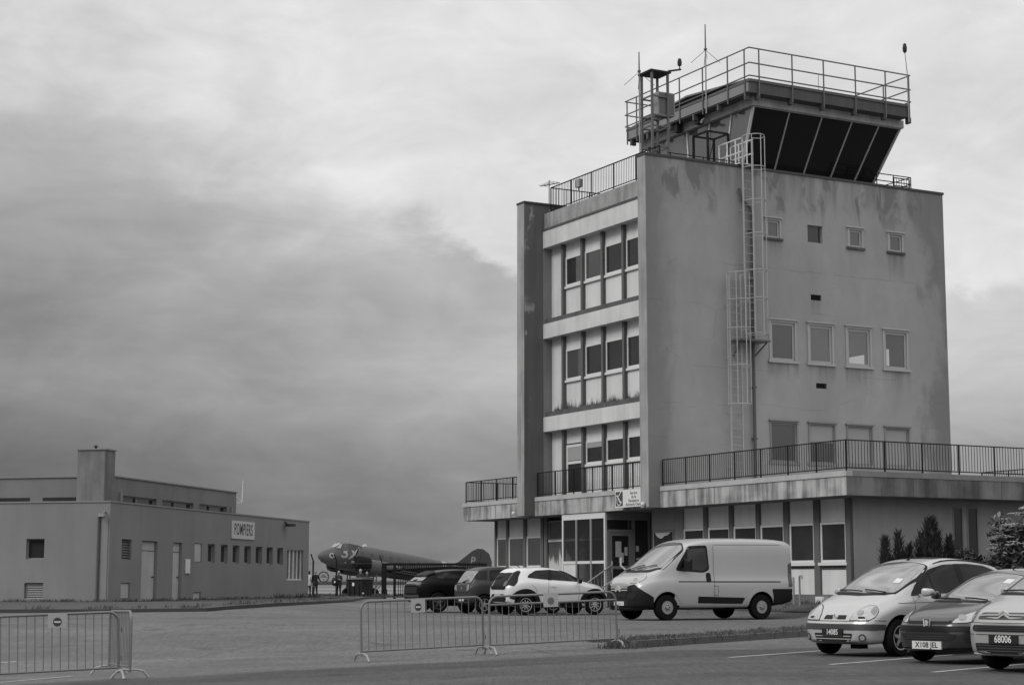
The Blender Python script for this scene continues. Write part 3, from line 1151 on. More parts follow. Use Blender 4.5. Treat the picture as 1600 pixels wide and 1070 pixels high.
# --- ground floor
gz0, gz1 = .75, 4.135
VG = 1.02
fG = lambda a, z, d: (a, VG + d, z)
M_gfw = mat('ground_floor_render', .33, .88, .16, .5, .12, 1.6, .04, 40, .2)
# right return wall with two tall windows
fR = lambda a, z, d: (1.05 + d, a, z)
tall = [(5.00, 5.36, 1.9, 3.92), (5.58, 5.98, 1.9, 3.92)]
mb = UM()
holed(mb, fR, VG, 13.4, gz0, gz1, tall, .12)
mb.build('return_wall', M_gfw, BLD, recalc=False)
for h in tall:
    window(BLD, UM, fR, h[0] - .03, h[1] + .03, h[2] - .03, h[3] + .03, -.012, .05, M_gfr, G_dark)
ubox('left_wall', M_gfw, BLD, (23.36, 23.42, VG, 13.4, gz0, gz1))
ubox('rear_ground_wall', M_gfw, BLD, (1.06, 23.36, 13.3, 13.4, gz0, gz1))
ubox('plinth', M_plinth, BLD, (1.0, 11.84, VG - .06, VG + .1, gz0, 1.27), (16.6, 23.44, VG - .06, VG + .1, gz0, 1.27))
ubox('ground_core_wall', M_dark, BLD, (1.07, 11.85, VG + .13, VG + .3, gz0, gz1), (13.5, 23.35, VG + .13, VG + .3, gz0, gz1))
me_edges = [(1.05, 1.27), (2.50, 2.78), (4.02, 4.28), (5.52, 5.72), (6.98, 7.19), (8.43, 8.65), (9.87, 10.37), (19.15, 19.33), (19.48, 19.68), (20.86, 21.07), (22.34, 22.50), (23.76 - .42, 23.76 - .28)]
for a, b in me_edges:
    ubox('mullion', M_alu if b - a < .4 else M_conc, BLD, (a, b, VG - .07, VG + .05, 1.27, gz1))
bays = [(1.27, 2.50), (2.78, 4.02), (4.28, 5.52), (5.72, 6.98), (7.19, 8.43), (8.65, 9.87), (19.68, 20.86), (21.07, 22.34), (22.50, 23.34)]
for i, (a, b) in enumerate(bays):
    ubox('head_panel', M_white if i < 6 else M_white, BLD, (a, b, VG, VG + .05, 3.46, gz1))
    ubox('spandrel_panel', M_white, BLD, (a, b, VG, VG + .05, 1.28, 2.13))
    window(BLD, UM, fG, a, b, 2.24, 3.45, -.03, .075, M_frame, G_dark if i < 6 else G_pale, sill=.07, m_sill=M_frame)
ubox('mould_band', M_ledge, BLD, *[(a + .02, b - .02, VG - .004, VG, 2.02 + .03 * (i % 2), 2.125) for i, (a, b) in enumerate(bays[:3])])
# bays next to the porch
ubox('head_panel', M_gfr, BLD, (10.37, 11.86, VG, VG + .05, 3.44, gz1))
window(BLD, UM, fG, 10.50, 11.80, 2.05, 3.43, -.02, .06, M_gfr, G_dark)
mb = UM(); mb.quad((10.7, VG - .0, 3.36), (11.7, VG - .0, 3.36), (11.55, VG - .0, 3.22), (11.3, VG - .0, 3.15), (11.1, VG - .0, 3.24), (10.9, VG - .0, 3.27))
mb.build('torn_paper', M_paper, BLD, recalc=False)
ubox('spandrel_panel', M_white, BLD, (10.42, 11.86, VG, VG + .05, 1.28, 2.03))
window(BLD, UM, fG, 16.6, 19.15, 3.25, 4.0, -.01, .06, M_gfr, G_mid)


def dripped():
    m = bpy.data.materials.new('algae_dripped_panel')
    m.use_nodes = True
    t = m.node_tree
    g = NG(t)
    tc = g.n('ShaderNodeTexCoord')
    vec = tc.outputs['Object']
    sp = g.n('ShaderNodeSeparateXYZ'); t.links.new(vec, sp.inputs[0])
    n = g.noise(g.mapping(vec, (5, 5, .5)), 1, 5, .6)
    e = g.m('ADD', sp.outputs[2], g.m('MULTIPLY', g.m('SUBTRACT', n, .5), 1.9))
    e = g.m('ADD', e, g.m('MULTIPLY', g.m('SUBTRACT', g.noise(vec, .7, 3, .5), .5), 1.6))
    e = g.m('ADD', e, g.m('MULTIPLY', g.m('ADD', sp.outputs[0], 18.6), .22))
    k = g.sstep(e, 2.55, 2.8)
    v = g.lerp(.52, .085, k)
    cc = g.n('ShaderNodeCombineColor')
    for i in range(3): t.links.new(v, cc.inputs[i])
    t.links.new(cc.outputs[0], t.nodes['Principled BSDF'].inputs['Base Color'])
    t.nodes['Principled BSDF'].inputs['Roughness'].default_value = .6
    return m


M_drip = dripped()
ubox('stained_panel', M_drip, BLD, (13.44, 19.15, VG, VG + .05, 1.0, 3.19))
ubox('blank_panel', M_white, BLD, (19.335, 19.475, VG, VG + .05, 1.28, gz1))
ubox('panel_rail', M_frame, BLD, (13.5, 19.15, VG - .03, VG + .03, 3.195, 3.26))
ubox('head_panel', M_gfr, BLD, (13.44, 16.59, VG, VG + .05, 3.27, gz1))
ubox('alcove_wall', M_gfr, BLD, (11.86, 13.4, 1.97, 2.0, gz0, gz1), (11.86, 11.9, VG + .06, 1.965, gz0, gz1))

# --- entrance porch
PO = UM()
pu0, pu1, pv = 13.42, 16.46, .04
zt_ = 4.13
PO.box((pu0, pv, 3.92), (pu1, pv + .08, zt_))
for u in (pu0, pu1 - .09):
    PO.box((u, pv, 1.0), (u + .09, pv + .08, 3.918))
porch = PO.build('entrance_porch', M_frame, BLD)
for u in (14.40, 15.42):
    ubox('porch_post', M_gfr, porch, (u - .05, u + .05, pv - .01, pv + .08, 1.0, 3.918))
ubox('porch_rail', M_frame, porch, *[(a, b, pv + .005, pv + .07, 2.32, 2.42) for a, b in ((13.51, 14.35), (14.45, 15.37), (15.47, 16.37))])
for a, b in ((13.51, 14.35), (14.45, 15.37), (15.47, 16.37)):
    ubox('pane', G_clear, porch, (a, b, pv + .03, pv + .04, 2.42, 3.918))
    ubox('lower_panel', M_white if a > 15.4 else G_clear, porch, (a, b, pv + .03, pv + .04, 1.0, 2.32))
# side with the door (faces right)
fP = lambda a, z, d: (pu0 + d, a, z)
mb = UM()
mb.box((pu0, pv + .09, 3.86), (pu0 + .07, 1.95, zt_)); mb.box((pu0, pv + .09, 3.42), (pu0 + .07, 1.3, 3.52)); mb.box((pu0, .09 + pv, 1.0), (pu0 + .07, .22, 3.418))
mb.box((pu0, 1.17, 1.0), (pu0 + .07, 1.30, 3.858)); mb.box((pu0, 1.86, 1.0), (pu0 + .07, 1.95, 3.858))
mb.build('porch_side_frame', M_gfr, porch)
ubox('transom_pane', G_dark, porch, (pu0 + .02, pu0 + .03, pv + .2, 1.17, 3.52, 3.86))
ubox('side_pane', G_dark, porch, (pu0 + .02, pu0 + .03, 1.3, 1.86, 1.0, 3.86))
ubox('notice', M_paper, porch, (pu0 + .004, pu0 + .012, 1.34, 1.46, 2.75, 2.95))
ubox('notice', M_paper, porch, (pu0 + .004, pu0 + .012, 1.36, 1.55, 2.45, 2.52))
dr = window(porch, UM, fP, .23, 1.16, 1.18, 3.41, .01, .11, M_gfr, G_dark, name='door', mid=[2.18])
ubox('notice', M_paper, dr, (pu0 + .004, pu0 + .012, .48, .72, 2.55, 3.1), (pu0 + .008, pu0 + .014, .62, .82, 2.35, 2.7), (pu0 + .008, pu0 + .014, .86, .98, 2.6, 2.9))
ubox('door_handle', M_frame, dr, (pu0 - .05, pu0 - .02, .29, .32, 2.0, 2.4))
# entrance steps with two sloping handrails
mb = UM()
for k in range(4):
    mb.box((11.85, .05 - .3 * (k + 1), .7), (13.4, 1.0 if k == 0 else .05 - .3 * k - .002, 1.16 - .15 * k))
mb.build('entrance_steps', M_plinth, BLD)
for u in (13.36, 11.90):
    mb = UM()
    a, b = (u, -1.05, 1.45), (u, .30, 2.27)
    mb.tube([a, b], .024, 6); mb.tube([(u, .3, 2.27), (u, .3, 1.16)], .02, 6); mb.tube([(u, -1.05, 1.45), (u, -1.05, .65)], .02, 6)
    for k in range(1, 9):
        t = k / 9
        mb.tube([(u, lerp(-1.05, .3, t), lerp(1.45, 2.27, t)), (u, lerp(-1.05, .3, t), lerp(.72, 1.3, t))], .009, 4)
    mb.build('handrail', M_galv, BLD)

# --- downpipe down the side wall
mb = UM()
mb.tube([(9.70, 3.44, 15.5), (9.66, 3.5, 15.1), (9.66, 3.86, 14.85), (9.66, 3.9, 14.4), (9.66, 3.9, 4.75)], .055, 8)
for z in (14.0, 12.2, 10.6, 8.4, 6.6):
    mb.box((9.60, 3.82, z), (9.78, 3.98, z + .05))
mb.build('downpipe', M_pipe, BLD)
# small lamps and brackets under the terrace edge
for u in (10.0, 19.1):
    mb = UM()
    mb.lathe([(.03, 0), (.07, .03), (.07, .10), (.04, .13)], 8, (u, -.56, 4.2))
    mb.bar((u, -.5, 4.3), (u, -.45, 4.3), .03)
    mb.build('soffit_lamp', M_signw, BLD)

# --- control cab
CU0, CU1, CV0, CV1 = 10.60, 17.70, 4.80, 11.70
cz0, cz1 = 16.75, 18.90
LEAN = .78
ubox('cab_base', mat('cab_base_render', .20, .8, .2, 1), BLD, (CU0 + LEAN + .05, CU1 - LEAN - .05, CV0 + .06, CV1 - LEAN - .05, 15.7, cz0))
cab = UM()


def cabp(iu, iv, t):
    """corner of the leaning glass box, t = 0 bottom .. 1 top"""
    l = LEAN * (1 - t)
    u = CU0 + l if iu == 0 else CU1 - l
    v = CV0 if iv == 0 else CV1 - l
    return Vector((u, v, lerp(cz0, cz1, t)))


faces = {'right': ((0, 0), (0, 1), 5), 'front': ((0, 0), (1, 0), 5), 'left': ((1, 0), (1, 1), 5), 'back': ((0, 1), (1, 1), 5)}
for nm, (c0, c1, n) in faces.items():
    b0, b1, t0, t1 = cabp(*c0, 0), cabp(*c1, 0), cabp(*c0, 1), cabp(*c1, 1)
    nrm = (b1 - b0).cross(t0 - b0).normalized()
    mid = Vector(((CU0 + CU1) / 2, (CV0 + CV1) / 2, 17.5))
    if nrm.dot(b0 - mid) < 0: nrm = -nrm
    fr = [0, .236, .455, .662, .85, 1] if nm == 'right' else ([0, .19, .39, .605, .80, 1] if nm == 'front' else [0, .2, .4, .6, .8, 1])
    for i in range(n):
        q = [b0.lerp(b1, fr[i]), b0.lerp(b1, fr[i + 1]), t0.lerp(t1, fr[i + 1]), t0.lerp(t1, fr[i])]
        mb = UM()
        mb.hexa([q[0], q[1], q[1] - nrm * .02, q[0] - nrm * .02, q[3], q[2], q[2] - nrm * .02, q[3] - nrm * .02])
        mb.build('cab_pane', G_cab if nm in ('right',) else G_cabf, BLD)
    for i in range(n + 1):
        p, q = b0.lerp(b1, fr[i]), t0.lerp(t1, fr[i])
        mb = UM()
        w_ = .055 if 0 < i < n else .10
        mb.bar(p + nrm * .012, q + nrm * .012, w_, .05, up=tuple(nrm))
        mb.build('cab_mullion', M_frame if nm == 'front' else M_galv, BLD)
    mb = UM()
    mb.bar(t0 + nrm * .02, t1 + nrm * .02, .07, .06); mb.bar(b0 + nrm * .02, b1 + nrm * .02, .07, .06)
    mb.build('cab_rail', M_galv, BLD)
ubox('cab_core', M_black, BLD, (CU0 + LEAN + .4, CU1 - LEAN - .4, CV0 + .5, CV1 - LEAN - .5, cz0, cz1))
ubox('cab_cornice', M_cabband, BLD, (CU0 - .12, CU1 + .12, CV0 - .14, CV1 + .1, cz1, 19.20))
RU0, RU1, RV0, RV1 = 10.02, 18.28, 4.22, 11.66
ubox('cab_roof', M_cabroof, BLD, (RU0, RU1, RV0, RV1, 19.202, 19.66))
ubox('roof_edge', M_pipe, BLD, (RU0 - .04, RU1 + .04, RV0 - .04, RV0, 19.60, 19.70), (RU0 - .04, RU0, RV0 + .002, RV1 + .04, 19.60, 19.70),
     (RU1, RU1 + .04, RV0 + .002, RV1 + .04, 19.60, 19.70))
ubox('front_fascia_board', mat('grey_fascia_board', .20, .7, .12, 1), BLD, (RU0 + .05, RU1 - .05, RV0 - .03, RV0 - .002, 19.25, 19.58))
mb = UM()
mb.prism([(RU0 + .1, 19.662), (14.15, 19.98), (RU1 - .1, 19.662)], lambda a, b, d: (a, d, b), RV0 + .35, RV1 - .2)
mb.build('roof_gable', M_roof, BLD)
mb = UM()
for s_ in (1, -1):
    e = RU0 + .1 if s_ > 0 else RU1 - .1
    mb.hexa([(e, RV0 + .05, 19.70), (14.15, RV0 + .05, 20.02), (14.15, RV1, 20.02), (e, RV1, 19.70), (e, RV0 + .05, 19.75), (14.15, RV0 + .05, 20.09), (14.15, RV1, 20.09), (e, RV1, 19.75)])
mb.build('roof_sheet', mat('pale_roof_sheet', .17, .6, .15, 1), BLD)
# brackets and lamps under the roof edge
for v in (4.6, 6.1, 7.55, 9.05, 10.5, 11.7):
    ubox('bracket', M_pipe, BLD, (RU0 - .03, RU0 + .2, v - .05, v + .05, 18.98, 19.20))
for u in (10.3, 12.0, 13.6, 15.2, 16.8, 18.0):
    ubox('bracket', M_pipe, BLD, (u - .05, u + .05, RV0 - .03, RV0 + .2, 18.98, 19.20))
for u in (15.0, 13.6):
    mb = UM(); mb.box((u - .12, RV0 + .1, 18.85), (u + .12, RV0 + .35, 19.19)); mb.build('speaker_box', M_dark, BLD)
mb = UM(); mb.tube([(13.3, 4.5, 19.0), (13.3, 4.35, 18.86), (13.15, 4.25, 18.82)], .06, 6); mb.build('floodlight', M_galv, BLD)


def tube_rail(pts, z0, heights, posts, name, base, parent=BLD, r=.028, m=M_steel):
    mb = UM()
    for h in heights:
        mb.tube([(p[0], p[1], z0 + h) for p in pts], r, 6)
    for (x, y) in posts:
        mb.tube([(x, y, z0 - base), (x, y, z0 + max(heights))], r, 6)
    return mb.build(name, m, parent)


e = .06
P_ = [(RU1 + e, RV1 + e), (RU1 + e, RV0 - e), (RU0 - e, RV0 - e), (RU0 - e, RV1 + e), (RU1 + e, RV1 + e)]
posts = [(RU0 - e, v) for v in (4.6, 6.1, 7.55, 9.05, 10.5, 11.65)] + [(u, RV0 - e) for u in (10.25, 11.3, 12.9, 14.45, 16.0, 17.5, 18.2)] + [(RU1 + e, v) for v in (6, 8, 10, 11.6)] + [(u, RV1 + e) for u in (11.5, 13.5, 15.5, 17.5)]
tube_rail(P_, 19.66, (1.18, .62, .14), posts, 'cab_roof_railing', .62)
tube_rail([(9.9, 9.8), (9.9, 11.55), (14, 11.55)], 16.2, (.62, .36), [(9.9, 9.9), (9.9, 10.7), (9.9, 11.55), (11.5, 11.55), (13, 11.55)], 'rear_roof_railing', .2, m=M_rail, r=.02)
railing('roof_edge_grille', [(9.93, 10.75), (9.93, 11.5)], 16.36, .38, 1.2, .12)
tube_rail([(10.4, .9), (10.4, 4.4)], 15.7, (.95, .7), [(10.4, 1.0), (10.4, 2.4), (10.4, 4.3)], 'inner_roof_railing', 0, m=M_rail, r=.018)
# hand rail by the roof hatch
tube_rail([(11.9, 9.2), (11.9, 10.6)], 19.66, (.62,), [(11.9, 9.2), (11.9, 10.6)], 'hatch_rail', 0, r=.022)


def onbld(name, label, cat, group=None):
    """a thing standing on the building, sharing its frame"""
    o = empty(name, BLD.location, radians(-61.4), label, cat, group)
    return o


# --- lattice mast with cabinet on the roof
MA = onbld('lattice_mast', 'square steel lattice mast with flat top plate beside the control cab', 'mast')
mu, mv, ms = 11.62, 1.05, .68
mz = 20.0
mb = UM()
for du in (0, ms):
    for dv in (0, ms):
        mb.bar((mu + du, mv + dv, 15.7), (mu + du, mv + dv, mz - .06), .075)
mb.build('mast_frame', M_steel, MA)
for z in (16.3, 17.2, 17.95, 18.35, 19.05):
    mb = UM()
    for du in (0, ms):
        mb.bar((mu + du, mv, z), (mu + du, mv + ms, z), .05)
    for dv in (0, ms):
        mb.bar((mu, mv + dv, z), (mu + ms, mv + dv, z), .05)
    mb.build('brace', M_steel, MA)
mb = UM()
mb.box((mu - .1, mv - .1, mz - .058), (mu + ms + .1, mv + ms + .1, mz))
mb.build('top_plate', M_dark, MA)
mb = UM()
mb.bar((mu - .05, mv + ms, mz + .02), (mu - .05, mv + ms + .55, mz + .16), .06)
mb.lathe([(.02, 0), (.02, .12), (.075, .14), (.085, .28), (.05, .40)], 8, (mu - .05, mv + ms + .5, mz + .16))
mb.build('wind_sensor', M_dark, MA)
CA = onbld('equipment_cabinet', 'pale grey equipment cabinet hung inside the lattice mast', 'cabinet')
mb = UM(); mb.box((mu + .06, mv + .30, 18.40), (mu + .50, mv + 1.02, 19.25)); mb.build('cabinet_body', mat('cabinet_grey', .25, .5, .08), CA)
mb = UM(); mb.box((mu + .045, mv + .36, 18.45), (mu + .058, mv + .98, 19.2)); mb.build('cabinet_door', mat('cabinet_grey_door', .11, .5, .08), CA)
# open dark frame box
FR = onbld('antenna_frame', 'black open box frame standing behind the parapet beside the mast', 'frame')
mb = UM()
fu0, fu1, fv0, fv1, fz0, fz1 = 10.75, 11.65, 2.85, 3.75, 16.45, 17.75
for u in (fu0, fu1):
    for v in (fv0, fv1):
        mb.bar((u, v, 15.7), (u, v, fz1), .07)
for z in (fz0, fz1):
    mb.bar((fu0, fv0, z), (fu1, fv0, z), .06); mb.bar((fu0, fv1, z), (fu1, fv1, z), .06)
    mb.bar((fu0, fv0, z), (fu0, fv1, z), .06); mb.bar((fu1, fv0, z), (fu1, fv1, z), .06)
mb.bar((fu0, fv0, fz0), (fu1, fv1, fz1), .03)
mb.build('frame_bars', M_rail, FR)


def whip(name, label, u, v, z0, z1, zc, radials=True, lean=0):
    o = onbld(name, label, 'antenna', None)
    mb = UM()
    mb.tube([(u, v, z0), (u, v + lean * .5, (z0 + zc) / 2), (u, v + lean, zc)], .027, 6)
    mb.build('mast_tube', M_galv, o)
    mb = UM()
    mb.tube([(u, v + lean, zc), (u, v + lean, z1)], [.03, .02], 6)
    if radials:
        mb.lathe([(.06, 0), (.07, .03), (.06, .06)], 8, (u, v + lean, zc))
        for k in range(4):
            a = k * pi / 2 + .5
            mb.tube([(u, v + lean, zc), (u + .55 * cos(a), v + lean + .55 * sin(a), zc - .5)], .010, 4)
    mb.build('radiator', M_steel, o)
    return o


whip('ground_plane_antenna', 'slim ground plane antenna rising beside the lattice mast', 12.38, 1.0, 15.7, 20.85, 20.1)
whip('ground_plane_antenna', 'tallest whip antenna, clamped to the cab roof railing', 12.62, 4.12, 19.0, 22.45, 21.45)
o = onbld('weather_sensor', 'thin pole with dark sensor head at the far corner of the cab roof railing', 'sensor')
mb = UM(); mb.tube([(9.96, 11.6, 19.0), (9.96, 11.6, 20.9), (9.96, 11.51, 21.7)], [.025, .02, .015], 6); mb.build('pole', M_galv, o)
mb = UM(); mb.lathe([(.03, 0), (.075, .06), (.085, .2), (.06, .34), (.03, .38)], 8, (9.96, 11.51, 21.7)); mb.build('sensor_head', M_dark, o)
o = onbld('rod_antenna', 'short thin rod standing on the flat cab roof behind the railing', 'antenna')
mb = UM(); mb.tube([(11.2, 8.3, 19.7), (11.2, 8.3, 20.75)], .015, 5); mb.build('rod', M_galv, o)
o = onbld('yagi_antenna', 'small aerial on the left corner of the roof railing', 'antenna')
mb = UM(); mb.tube([(18.05, .45, 16.2), (18.05, .45, 17.15)], .02, 5); mb.tube([(18.55, .35, 17.0), (17.5, .6, 16.95)], .02, 5)
for k in range(5): mb.tube([(18.45 - .2 * k, .2, 17.0), (18.45 - .2 * k, .62, 17.0)], .01, 4)
mb.build('aerial_boom', M_steel, o)
o = onbld('roof_floodlight', 'small boxy floodlight fixed to the roof railing', 'lamp')
mb = UM(); mb.box((15.75, .44, 16.45), (16.05, .60, 16.75)); mb.bar((15.9, .5, 16.3), (15.9, .5, 16.46), .04); mb.build('lamp_housing', M_galv, o)


# --- caged ladders
def ladder(name, label, v0, v1, zb, zt, hoops, u=9.55, cage_z0=None, cage_side=0.0, top_ext=0):
    o = onbld(name, label, 'ladder')
    mb = UM()
    for v in (v0, v1):
        mb.bar((u, v, zb), (u, v, zt + top_ext), .045, .06)
    mb.build('stringer', M_ladder, o)
    mb = UM()
    z = zb + .15
    while z < zt:
        mb.tube([(u, v0, z), (u, v1, z)], .014, 5); z += .29
    mb.build('rungs', M_ladder, o)
    vm, r = (v0 + v1) / 2 + cage_side, .40
    mb = UM()
    ang = [radians(a) for a in range(-15, 196, 15)]
    for z in hoops:
        mb.tube([(u, v0, z)] + [(u - .08 - r * 1.35 * max(0, sin(a)) - .02, vm + r * cos(a) * 1.0, z) for a in reversed(ang)] + [(u, v1, z)], .019, 5)
    for a in (0, 45, 90, 135, 180):
        a = radians(a)
        mb.tube([(u - .10 - r * 1.35 * max(0, sin(a)), vm + r * cos(a), min(hoops)), (u - .10 - r * 1.35 * max(0, sin(a)), vm + r * cos(a), max(hoops))], .016, 5)
    mb.build('safety_cage', M_ladder, o)
    mb = UM()
    z = zb + .8
    while z < zt:
        for v in (v0, v1):
            mb.bar((u, v, z), (9.77, v, z), .03)
        z += 1.9
    mb.build('wall_bracket', M_ladder, o)
    return o


ladder('cage_ladder', 'lower caged ladder climbing from the terrace to the small landing', 2.82, 3.30, 4.75, 12.35, [7.75, 9.1, 10.4, 11.4, 12.35])
UL = ladder('cage_ladder', 'upper caged ladder from the landing to the roof edge', 3.50, 3.92, 10.1, 16.3, [10.25, 11.5, 12.5, 13.8, 15.0, 16.2, 17.35], cage_side=.12, top_ext=.95)
mb = UM(); mb.box((9.1, 3.0, 9.98), (9.74, 4.25, 10.04)); mb.bar((9.2, 4.15, 9.97), (9.76, 4.0, 9.5), .04); mb.bar((9.2, 3.1, 9.97), (9.76, 3.1, 9.5), .04)
mb.build('landing', M_steel, UL)
mb = UM()
for v in (3.45, 3.95):
    for z in (16.80, 17.3):
        mb.tube([(9.55, v, z), (10.9, v, z)], .028, 5)
    for u in (9.9, 10.4, 10.9):
        mb.tube([(u, v, 16.3), (u, v, 17.3)], .026, 5)
mb.box((9.6, 3.4, 16.38), (10.95, 4.0, 16.41))
mb.build('roof_guard', M_frame, UL)

# --- sign above the entrance
SG = onbld('direction_sign', 'white board lettered Service de la Navigation with a dark bird emblem above the entrance', 'sign')
fS = lambda a, b, d: (12.62 - a, -.28 - d, 4.20 + b)
sw, sh = 1.90, .60
su0 = 12.18
fS = lambda a, b, d: (su0 - a, -.30 - d, 4.22 + b)
mb = UM()
fbox(mb, fS, 0, sw, 0, sh, 0, -.16)
mb.cur = 1
mb.build('sign_board', [M_signw], SG)
mb = UM(); fbox(mb, fS, .045, .50, .05, sh - .05, .001, .004); mb.build('emblem_panel', M_signd, SG)
mb = UM()
for pts, w_ in (([(.10, .40), (.16, .42), (.30, .22), (.44, .16)], .055), ([(.18, .34), (.30, .46), (.40, .55)], .035), ([(.13, .34), (.13, .16), (.20, .08), (.33, .10), (.42, .18)], .03)):
    for (p, q) in zip(pts[:-1], pts[1:]):
        mb.bar(fS(p[0], p[1], .007), fS(q[0], q[1], .007), w_, .004, up=(0, -1, 0))
mb.build('emblem', M_signw, SG)
mb = UM()
for tline, b in (('Service', .475), ('de la', .345), ('Navigation', .215), ('Aérienne Ouest', .085)):
    add_text(mb, tline, lambda a, c, d, b=b: fS(1.20 + a, b + c, .004), .150, .001, 1.05)
mb.build('lettering', M_signd, SG, recalc=False)

# things at the foot of the wall
o = onbld('wall_box', 'small white box fixed low on the concrete plinth', 'box')
mb = UM(); mb.box((2.15, .78, .98), (2.55, .955, 1.22)); mb.build('box_case', M_signw, o)
mb = UM(); mb.box((2.20, .768, 1.02), (2.50, .779, 1.18)); mb.build('box_lid', M_frame, o)
for i, (u, lab) in enumerate(((2.16, 'thin grey pipe post with bent top standing behind the van'), (2.45, 'plain thin grey pipe post standing closest to the back of the van'))):
    o = onbld('pipe_post', lab, 'post', None)
    mb = UM()
    pts = [(u, -.1, .8), (u, -.1, 1.80)]
    if i == 0: pts += [(u - .03, -.1, 1.84), (u - .11, -.1, 1.84), (u - .13, -.1, 1.75)]
    mb.tube(pts, .03, 6); mb.build('pipe', M_galv, o)


# ------------------------------------------------------------------ fire station
FS = empty('fire_station_building', P0, radians(90 - 12.98),
           'low grey rendered fire station with set back upper storey and square chimney block', 'building')
# local frame: x along the right wall (away), y to the left
M_fs = mat('grey_station_render', .20, .88, .20, .35, .06, 1.4, .05, 40, .25)
M_fs2 = mat('upper_station_render', .17, .88, .2, .4, .09, 1.4, .05, 40, .25)
M_fsedge = mat('station_roof_edge', .20, .7, .1, 2)
M_door = mat('pale_grey_door', .40, .55, .10, 1.5, .15, 2)
H, HL, HW, HG = 4.60, 22.0, 11.0, .35


def fbx(name, m, parent, *boxes):
    mb = MB()
    for b in boxes:
        mb.box((b[0], b[2], b[4]), (b[1], b[3], b[5]))
    return mb.build(name, m, parent)


fr_ = lambda a, z, d: (a, d, z)            # right wall, depth +y
fl_ = lambda a, z, d: (d, a, z)            # left wall, depth +x
rw = [(1.05, 1.92, 2.50, 3.27, 'louvre'), (1.08, 1.86, 1.05, 1.64, 'hatch'), (2.84, 4.28, .80, 3.25, 'door'), (5.78, 6.68, .80, 3.25, 'door'),
      (7.95, 8.70, 2.50, 3.27, 'blank'), (18.95, 21.2, 1.78, 3.22, 'big'), (7.92, 8.70, .90, 1.26, 'hatch')]
for a in (9.32, 10.75, 12.10, 13.48, 14.87, 16.24, 17.62):
    rw.append((a, a + .80, 2.48, 3.27, 'win'))
lw = [(2.62, 3.36, 2.52, 3.27, 'win'), (2.62, 3.38, 1.06, 1.64, 'louvre')]
mb = MB()
holed(mb, fr_, 0, HL, HG, H, [w[:4] for w in rw], .22)
holed(mb, fl_, 0, HW, HG, H, [w[:4] for w in lw], .22)
mb.quad((HL, 0, HG), (HL, HW, HG), (HL, HW, H), (HL, 0, H)); mb.quad((0, HW, HG), (HL, HW, HG), (HL, HW, H), (0, HW, H))
mb.build('wall', M_fs, FS, recalc=False)
fbx('flat_roof', M_roof, FS, (.05, HL - .05, .05, HW - .05, H - .1, H - .06))
fbx('roof_edge', M_fsedge, FS, (-.03, HL + .03, -.03, .12, H + .002, H + .06), (-.03, .12, .122, HW, H + .002, H + .06))
MK = MB
for (a, b, z0, z1, k) in rw:
    if k == 'louvre':
        mb = MB()
        for i in range(8):
            z = lerp(z0, z1, (i + .5) / 8)
            mb.hexa([(a, .06, z - .05), (b, .06, z - .05), (b, .075, z - .05), (a, .075, z - .05), (a, .13, z + .04), (b, .13, z + .04), (b, .145, z + .04), (a, .145, z + .04)])
        mb.build('louvre', M_steel, FS)
    elif k == 'hatch':
        fbx('hatch', M_door, FS, (a + .02, b - .02, .05, .09, z0 + .02, z1 - .02))
    elif k == 'blank':
        fbx('window_shutter', M_door, FS, (a + .02, b - .02, .04, .08, z0 + .02, z1 - .02))
    elif k == 'door':
        d = fbx('door', M_door, FS, (a + .04, b - .04, .12, .16, z0 + .02, 2.86))
        fbx('transom', M_door, d, (a + .04, b - .04, .12, .16, 2.89, z1 - .02))
        fbx('door_handle', M_dark, d, (b - .25, b - .12, .08, .118, 1.85, 1.89))
        fbx('door_step', M_plinth, d, (a, b, -.25, .118, HG, z0 - .004))
    elif k == 'win':
        window(FS, MB, fr_, a, b, z0, z1, .13, .06, M_gfr, G_dark, sill=.12, m_sill=M_band)
    else:
        w = fbx('window', M_frame, FS, *[(x, x + .10, .10, .15, z0 + .05, z1 - .04) for x in (a, lerp(a, b, .25), lerp(a, b, .48), lerp(a, b, .72), b - .10)], (a, b, .06, .16, z0, z0 + .048), (a, b, .10, .15, z1 - .038, z1))
        fbx('pane', G_mid, w, (a + .05, b - .05, .152, .16, z0 + .05, z1 - .04))
for (a, b, z0, z1, k) in lw:
    if k == 'win':
        window(FS, MB, fl_, a, b, z0, z1, .12, .04, M_gfr, M_black, sill=.10, m_sill=M_band)
    else:
        mb = MB()
        for i in range(7):
            z = lerp(z0, z1, (i + .5) / 7)
            mb.hexa([(.06, a, z - .05), (.06, b, z - .05), (.075, b, z - .05), (.075, a, z - .05), (.13, a, z + .04), (.13, b, z + .04), (.145, b, z + .04), (.145, a, z + .04)])
        mb.build('louvre', mat('light_louvre', .22, .5, .1, 3), FS)
fbx('vent_panel', M_signw, FS, (7.0, 7.42, -.05, -.002, 2.03, 2.60))
